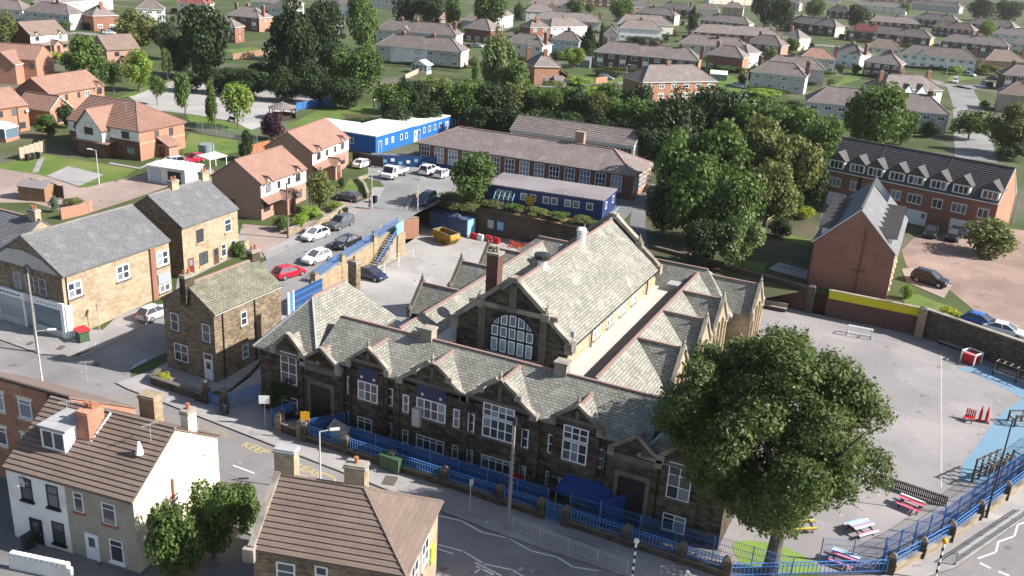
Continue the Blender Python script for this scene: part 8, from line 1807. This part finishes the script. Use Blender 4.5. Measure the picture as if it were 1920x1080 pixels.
T('clipped round bush in the estate front garden, left', (-78.44,95.36,1.83,2.00,2.57), 'bush', 'leaf_mid', 0, 'shrub', 'shrub'); T('clipped round bush in the estate front garden, right', (-77.23,97.90,1.95,1.73,2.46), 'bush', 'leaf_lime', 0, 'shrub', 'shrub'); T('low hedge along the buff garden wall', (-78.60,101.56,2.13,1.77,3.35), 'low', 'leaf_lime', 0, 'hedge', 'hedge'); T('low hedge at the end of the buff garden wall', (-77.44,105.94,2.33,1.50,3.05), 'low', 'leaf_lime', 1, 'hedge', 'hedge')
T('pale blossom-like garden tree before the brick estate house', (-78.78,104.24,2.25,6.19,4.70), 'broad', 'leaf_olive', 0); T('yellow-green conifer bush between the brick estate houses', (-91.52,117.11,2.87,5.31,3.90), 'cone', 'leaf_gold', 0); T('small dark bush by the lawn porch', (-83.23,115.56,2.79,1.60,0.99), 'bush', 'leaf_dark', 0, 'shrub', 'shrub')
T('leafy young tree standing before the brick classrooms', (-61.31,117.62,2.89,8.09,7.82), 'broad', 'leaf_mid', 2); T('copper-purple tree at the car park end', (-112.62,135.00,3.10,5.48,5.30), 'dense', 'leaf_plum', 0)
T('young round tree at the car park, first from the left', (-152.54,146.56,3.10,6.33,4.28), 'young', 'leaf_mid', 0); T('tall oval young tree at the car park', (-138.81,140.48,3.10,8.71,4.91), 'column', 'leaf_mid', 1); T('slender young tree inside the green mesh fence', (-124.99,132.97,3.10,9.47,3.00), 'column', 'leaf_mid', 2); T('bright lime young tree over the park bench', (-123.60,138.37,3.10,8.98,6.75), 'young', 'leaf_lime', 1)
T('small dark garden tree by the green mesh fence', (-105.79,119.89,3.00,4.67,3.04), 'bush', 'leaf_dark', 1); T('grey-green cypress behind the corner shop', (-109.11,85.07,1.34,2.27,1.84), 'column', 'leaf_blue', 0); T('brownish bush behind the corner shop', (-108.91,87.99,1.48,1.39,2.84), 'low', 'leaf_olive', 0, 'shrub', 'shrub'); T('bush between the left brick houses', (-143.67,112.60,2.65,4.33,4.71), 'dense', 'leaf_mid', 0); T('bush at the brick house corner, left', (-146.98,119.13,2.96,4.88,3.43), 'dense', 'leaf_dark', 0)
# trees round the top left
for lab, tok, kd, mt, v in (('leafy tree at the left edge, top', (-239.31,177.27,3.10,11.04,8.82), 'broad', 'leaf_olive', 0), ('broad tree behind the rose-roofed houses', (-184.61,156.80,3.10,11.26,10.61), 'dense', 'leaf_mid', 0), ('small tree left of the broad tree', (-196.31,162.75,3.10,5.73,5.87), 'dense', 'leaf_dark', 1), ('round tree with pale trunk by the car park lawn', (-167.91,149.19,3.10,7.14,5.87), 'young', 'leaf_mid', 1), ('bright green round tree by the car park lawn', (-167.44,156.00,3.10,9.41,7.48), 'broad', 'leaf_lime', 0),
                            ('broad leafy tree before the white pyramid-roofed house', (-216.94,203.26,3.10,11.91,13.14), 'broad', 'leaf_olive', 1), ('dark tree right of the broad leafy tree', (-202.51,199.11,3.10,11.53,8.96), 'dense', 'leaf_dark', 0), ('very tall dark tree left of the brown panel fence', (-169.98,179.42,3.10,20.05,13.25), 'dense', 'leaf_dark', 2), ('dark tree at the foot of the very tall dark tree', (-178.87,180.12,3.10,10.73,8.09), 'dense', 'leaf_dark', 1), ('slim tree at the car park back', (-176.64,178.56,3.10,8.46,4.01), 'column', 'leaf_mid', 0), ('slender tree above the white shed', (-174.58,171.68,3.10,7.60,3.37), 'column', 'leaf_pale', 1),
                            ('tall dark pine right of the brown panel fence', (-146.14,183.20,3.10,21.50,13.55), 'dense', 'leaf_dark', 0), ('dark tree right of the tall pine', (-168.79,226.93,3.10,19.90,11.65), 'dense', 'leaf_dark', 2), ('broad dark tree left of the pale terraces', (-178.14,259.52,3.10,19.53,12.13), 'dense', 'leaf_mid', 1), ('round bush tree left of the white conservatory', (-127.40,183.87,3.10,13.03,13.52), 'dense', 'leaf_mid', 2), ('dark tree beside the round bush tree', (-140.57,192.79,3.10,12.23,9.27), 'dense', 'leaf_dark', 1), ('dark tree behind the pale back terrace, left', (-215.19,345.41,3.10,15.78,13.40), 'dense', 'leaf_dark', 0), ('dark tree behind the pale back terrace, middle', (-204.66,346.85,3.10,16.09,12.19), 'dense', 'leaf_dark', 1), ('tree behind the reddish gabled house', (-192.32,343.87,3.10,16.00,8.70), 'broad', 'leaf_mid', 1), ('large tree before the bright white house, top middle', (-175.11,342.33,3.10,19.29,15.32), 'broad', 'leaf_mid', 0),
                            ('tall grey-green tree between white semi and pale terrace', (-104.51,210.79,3.10,16.76,10.38), 'dense', 'leaf_pale', 0), ('dark tree beside the orange brick house', (-98.07,208.49,3.10,9.98,8.62), 'dense', 'leaf_mid', 0), ('green cypress by the pale terrace end', (-121.48,231.01,3.10,6.32,3.23), 'cone', 'leaf_mid', 0), ('light green garden tree behind the hedge', (-112.59,280.71,3.10,6.59,7.60), 'broad', 'leaf_lime', 1), ('tall dark conifer left of the panelled terrace', (-122.80,318.90,3.10,10.82,8.73), 'cone', 'leaf_dark', 0), ('slim cypress beside the dark conifer', (-127.56,343.61,3.10,10.57,2.84), 'cone', 'leaf_dark', 1), ('small dark tree at the top, left of the brown rows', (-201.97,426.50,3.10,8.97,6.23), 'dense', 'leaf_dark', 0), ('round tree at the top among brown roofs', (-199.38,492.64,3.10,8.93,11.07), 'broad', 'leaf_mid', 2), ('large round tree above the low bungalows', (-156.60,445.87,3.10,14.87,15.02), 'broad', 'leaf_mid', 0), ('tree between brown roofs at the top', (-200.93,518.00,3.10,6.41,8.51), 'broad', 'leaf_olive', 0),
                            ('dark conifer left of the pale-roofed dark terrace', (-123.44,454.76,3.10,13.27,8.19), 'cone', 'leaf_dark', 2), ('dense dark tree mass member, left, at the top right', (-105.20,534.00,3.10,20.51,17.99), 'dense', 'leaf_dark', 0), ('dense dark tree mass member, middle, at the top right', (-94.14,521.29,3.10,18.32,14.08), 'dense', 'leaf_dark', 1), ('lighter tree right of the dense dark trees', (-93.87,628.46,3.10,14.69,15.34), 'broad', 'leaf_mid', 1), ('rounded dark tree by the dark grey house', (-64.03,592.97,3.10,14.85,14.86), 'dense', 'leaf_dark', 2), ('lime tree over the right roofs', (4.55,599.49,3.10,10.34,10.11), 'broad', 'leaf_lime', 2), ('far right wood tree, left', (-0.20,803.46,3.10,18.27,21.86), 'dense', 'leaf_dark', 0), ('far right wood tree, right', (16.88,818.48,3.10,17.67,24.06), 'dense', 'leaf_dark', 1), ('far hazy tree by the slated row', (-53.98,806.86,3.10,9.47,9.87), 'broad', 'leaf_mid', 0), ('overgrown garden tree in the right middle', (-68.48,369.57,3.10,5.12,5.26), 'broad', 'leaf_pale', 0), ('garden bush by the brown brick house', (-66.64,403.68,3.10,6.36,6.55), 'bush', 'leaf_mid', 1), ('brown-tinged garden shrub by the low brown roof', (6.03,396.87,3.10,4.29,9.94), 'low', 'leaf_olive', 1),
                            ('large tree before the long grey row', (-15.06,205.62,3.10,14.94,14.92), 'dense', 'leaf_mid', 1), ('tree in front of the long grey row, right of the large one', (-10.26,218.80,3.10,8.54,6.95), 'dense', 'leaf_mid', 2), ('leafy tree right of the white door', (2.86,237.97,3.10,6.95,9.78), 'broad', 'leaf_mid', 1), ('olive tree at the right edge behind the town houses', (10.46,224.21,3.10,10.66,12.53), 'dense', 'leaf_olive', 0), ('big olive bush on the paved court', (7.42,139.76,3.10,5.35,7.35), 'bush', 'leaf_olive', 0), ('dark garden tree beside the long grey row end', (-5.45,233.69,3.10,4.03,4.88), 'dense', 'leaf_dark', 0)):
    T(lab, tok, kd, mt, v)
# belt of trees behind the car park, classrooms and gardens
BELT = 'trees and bushes of the belt behind the classrooms'
g = random.Random(21)
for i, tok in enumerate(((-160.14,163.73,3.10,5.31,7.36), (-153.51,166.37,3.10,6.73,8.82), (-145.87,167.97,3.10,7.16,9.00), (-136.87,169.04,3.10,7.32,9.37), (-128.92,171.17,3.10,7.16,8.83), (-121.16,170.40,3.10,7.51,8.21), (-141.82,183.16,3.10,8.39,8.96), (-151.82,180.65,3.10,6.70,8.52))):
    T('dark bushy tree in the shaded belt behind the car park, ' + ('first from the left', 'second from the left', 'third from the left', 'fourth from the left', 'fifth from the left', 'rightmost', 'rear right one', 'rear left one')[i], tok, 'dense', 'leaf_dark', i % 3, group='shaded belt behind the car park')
for i, tok in enumerate(((-102.93,160.37,3.10,8.35,7.58), (-100.55,164.10,3.10,9.30,6.79), (-98.80,168.85,3.10,8.15,6.91), (-94.54,169.69,3.10,8.88,7.32), (-90.07,170.74,3.10,8.74,7.73), (-86.17,172.82,3.10,9.18,7.30), (-81.75,173.86,3.10,8.83,7.26), (-77.37,174.89,3.10,8.69,7.67), (-72.58,174.89,3.10,9.04,7.60), (-68.31,175.90,3.10,9.43,7.56), (-63.29,174.87,3.10,9.30,7.66), (-58.77,174.86,3.10,9.32,7.59), (-54.02,173.88,3.10,9.51,7.48), (-108.29,173.99,3.10,7.22,6.96), (-82.02,187.88,3.10,6.95,7.02), (-75.55,190.61,3.10,7.75,7.01), (-67.74,191.37,3.10,9.13,7.16), (-61.08,189.69,3.10,10.07,6.79), (-104.82,181.83,3.10,7.05,6.55), (-97.96,186.68,3.10,7.10,7.20))):
    T('bushy tree in the green belt behind the classrooms, ' + (ORD[i] + ' from the left, front row' if i < 13 else ORD[(0, 3, 4, 5, 6, 1, 2)[i - 13]] + ' from the left, back row'), (*tok[:3], tok[3] * 1.12, tok[4] * 1.2), 'dense' if i % 3 else 'broad', ('leaf_mid', 'leaf_dark', 'leaf_olive', 'leaf_mid')[i % 4], i % 3, group=BELT)
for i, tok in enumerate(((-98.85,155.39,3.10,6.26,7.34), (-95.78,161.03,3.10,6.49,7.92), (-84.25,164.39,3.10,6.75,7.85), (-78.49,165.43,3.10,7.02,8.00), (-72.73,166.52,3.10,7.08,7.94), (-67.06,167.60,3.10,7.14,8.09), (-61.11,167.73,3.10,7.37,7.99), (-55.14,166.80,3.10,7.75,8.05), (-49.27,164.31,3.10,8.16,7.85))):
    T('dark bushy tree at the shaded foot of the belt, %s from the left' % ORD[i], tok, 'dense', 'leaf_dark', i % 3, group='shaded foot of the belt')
# the wood beside the school
for i, (tok, kd, mt) in enumerate((((-46.55,169.44,3.10,13.08,12.00), 'dense', 'leaf_dark'), ((-42.38,182.04,3.10,14.02,14.21), 'dense', 'leaf_dark'), ((-34.03,180.02,3.10,12.99,12.80), 'dense', 'leaf_mid'), ((-26.29,176.33,3.10,12.59,11.86), 'broad', 'leaf_mid'), ((-20.45,169.79,3.10,12.25,8.96), 'dense', 'leaf_mid'), ((-36.89,137.35,3.10,12.39,9.05), 'dense', 'leaf_mid'), ((-31.37,139.70,3.10,13.83,11.51), 'dense', 'leaf_mid'), ((-27.56,148.53,3.10,13.95,10.70), 'dense', 'leaf_olive'), ((-21.48,145.40,3.10,12.89,10.34), 'broad', 'leaf_olive'), ((-29.54,119.95,3.00,12.45,9.03), 'dense', 'leaf_mid'), ((-24.42,121.41,3.07,11.12,8.61), 'dense', 'leaf_mid'), ((-22.11,133.35,3.10,10.41,8.47), 'dense', 'leaf_olive'), ((-21.43,113.53,2.70,7.68,6.60), 'dense', 'leaf_pale'), ((-33.68,121.15,3.06,8.30,5.90), 'dense', 'leaf_dark'), ((-25.81,111.93,2.62,7.01,5.41), 'dense', 'leaf_dark'), ((-18.52,149.58,3.10,8.54,5.89), 'dense', 'leaf_dark'))):
    T('full crowned tree in the wood beside the school, ' + (ORD[i] + ' from the left, back row' if i < 5 else ORD[i - 5] + ' from the left, middle row' if i < 9 else ORD[i - 9] + ' from the left, near row' if i < 12 else ('', 'dark one by the path', 'dark one nearest the school', 'dark one by the garden fence')[i - 12]) if i != 12 else 'silvery green tree at the near edge of the wood', tok, kd, mt, i % 3, group='trees of the wood beside the school' if i != 12 else None)
for lab, tok, kd, mt in (('clipped golden bush in the garden beside the gable block', (-17.82,141.99,3.10,1.99,3.21), 'bush', 'leaf_gold'), ('dark-leaved bush beside the golden bush', (-19.34,130.03,3.10,2.72,3.59), 'bush', 'leaf_dark'), ('tall shrub behind the garden by the wood', (-19.47,143.25,3.10,3.76,3.25), 'dense', 'leaf_mid'), ('round green bush on the verge beside the gable block', (-1.32,114.75,2.75,1.83,1.52), 'bush', 'leaf_lime'), ('yellow bush at the top of the stone boundary wall', (3.60,111.01,2.58,1.50,2.54), 'low', 'leaf_gold'), ('bush by the brown bank above the yard wall', (-61.83,115.81,2.80,1.60,4.65), 'low', 'leaf_olive')):
    T(lab, tok, kd, mt, 0, 'bush', 'bush')
# clipped hedges of the estate
for lab, tok, mt in (('clipped hedge before the panelled dark terrace', (-98.34,271.09,3.10,2.37,9.66), 'leaf_dark'), ('bright hedge left of the silver-green car', (-98.51,245.02,3.10,2.92,8.90), 'leaf_lime'), ('long hedge before the big pale semi', (-49.89,267.32,3.10,2.50,11.12), 'leaf_lime'), ('second hedge before the big pale semi', (-38.66,251.66,3.10,2.34,8.29), 'leaf_dark'), ('hedge before the low red brick house', (-71.81,316.02,3.10,2.60,14.15), 'leaf_mid'), ('hedge in front of the low bungalows', (-122.95,380.13,3.10,3.41,18.65), 'leaf_dark'), ('hedge beside the grey terrace, top left', (-273.59,225.26,3.10,3.44,5.34), 'leaf_mid'), ('hedge by the small green at the right', (-4.24,384.99,3.10,3.45,5.47), 'leaf_lime'), ('hedge along the far gardens by the brick cottage', (-123.51,299.59,3.10,3.00,9.02), 'leaf_lime'), ('hedge below the orange brick house', (-91.62,224.13,3.10,2.97,9.57), 'leaf_mid'), ('hedge right of the orange brick house', (-84.46,224.57,3.10,4.01,8.12), 'leaf_lime'), ('ivy hedge behind the pale conservatory', (-124.09,206.81,3.10,2.14,12.20), 'leaf_dark'), ('hedge past the long grey row, right', (11.91,218.89,3.10,4.26,6.66), 'leaf_dark'), ('golden shrub by the brown estate house', (-215.11,172.94,3.10,3.13,5.02), 'leaf_gold')):
    T(lab, tok, 'low', mt, 1, 'hedge', 'hedge')
# weeds along the top of the yard wall
for i, x in enumerate((-66, -62.5, -59, -55.5, -52, -48.5, -45)): tree('wall_shrub', 'scrubby growth on top of the yard back wall, %s clump from the left' % ORD[i], x, 119.4, 3.1, 1.1, 3.6, 'low', ('leaf_olive', 'leaf_mid')[i % 2], i % 2, 'shrub', 'scrub on the yard back wall', False)

# hedges and small garden trees of the estate
hp = [proto('low', m_, 2)[0] for m_ in ('leaf_dark', 'leaf_mid', 'leaf_olive')]
g = random.Random(8)
for i, (lab, r_, W_, D_) in enumerate(HEDGES):
    if r_.location.y > 560: continue
    c, s_ = math.cos(r_.rotation_euler.z), math.sin(r_.rotation_euler.z)
    wp = lambda x, y: (r_.location.x + x * c - y * s_, r_.location.y + x * s_ + y * c, GP)
    o = thing('hedge', 'front hedge of ' + lab, 'hedge', wp(W_ * g.uniform(.4, .6), -g.uniform(5, 7)), r_.rotation_euler.z, 'front garden hedges')
    f = put('foliage', hp[i % 3], o); f.scale = (W_ * g.uniform(.8, 1.1), 2.2, g.uniform(1.6, 2.4))
    for q, (nm, xx, yy) in enumerate((('left of', -2.5, D_ * .4), ('right of', W_ + 2.5, D_ * .6))):
        if g.random() < .75: tree('garden_bush', 'garden bush %s %s' % (nm, lab), *wp(xx, yy), g.uniform(2, 3.6), g.uniform(2.6, 4.2), 'bush', ('leaf_dark', 'leaf_mid', 'leaf_dark')[(i + q) % 3], (i + q) % 2, 'bush', 'bushes between the estate houses', False)
    if i % 2 == 0: tree('garden_tree', 'small garden tree behind ' + lab, *wp(W_ * g.uniform(.1, .9), D_ + g.uniform(4, 7)), g.uniform(3, 5.5), g.uniform(3, 5), 'broad', ('leaf_mid', 'leaf_dark', 'leaf_olive', 'leaf_lime')[i // 2 % 4], i % 3, 'tree', 'small garden trees')

# ================================================================ the air between
hm = bpy.data.materials.new('haze'); hm.use_nodes = True
hn = hm.node_tree; hn.nodes.remove(hn.nodes['Principled BSDF'])
pv = hn.nodes.new('ShaderNodeVolumePrincipled'); pv.inputs['Color'].default_value = (1.0, 0.98, 0.95, 1); pv.inputs['Density'].default_value = 0.00007; pv.inputs['Anisotropy'].default_value = 0.25
hn.links.new(pv.outputs[0], hn.nodes['Material Output'].inputs['Volume'])
MATS['haze'] = hm
tag(MB().box(-1450, -200, -4, 1450, 2450, 46).build('haze', 'haze', uv=False), kind='stuff')
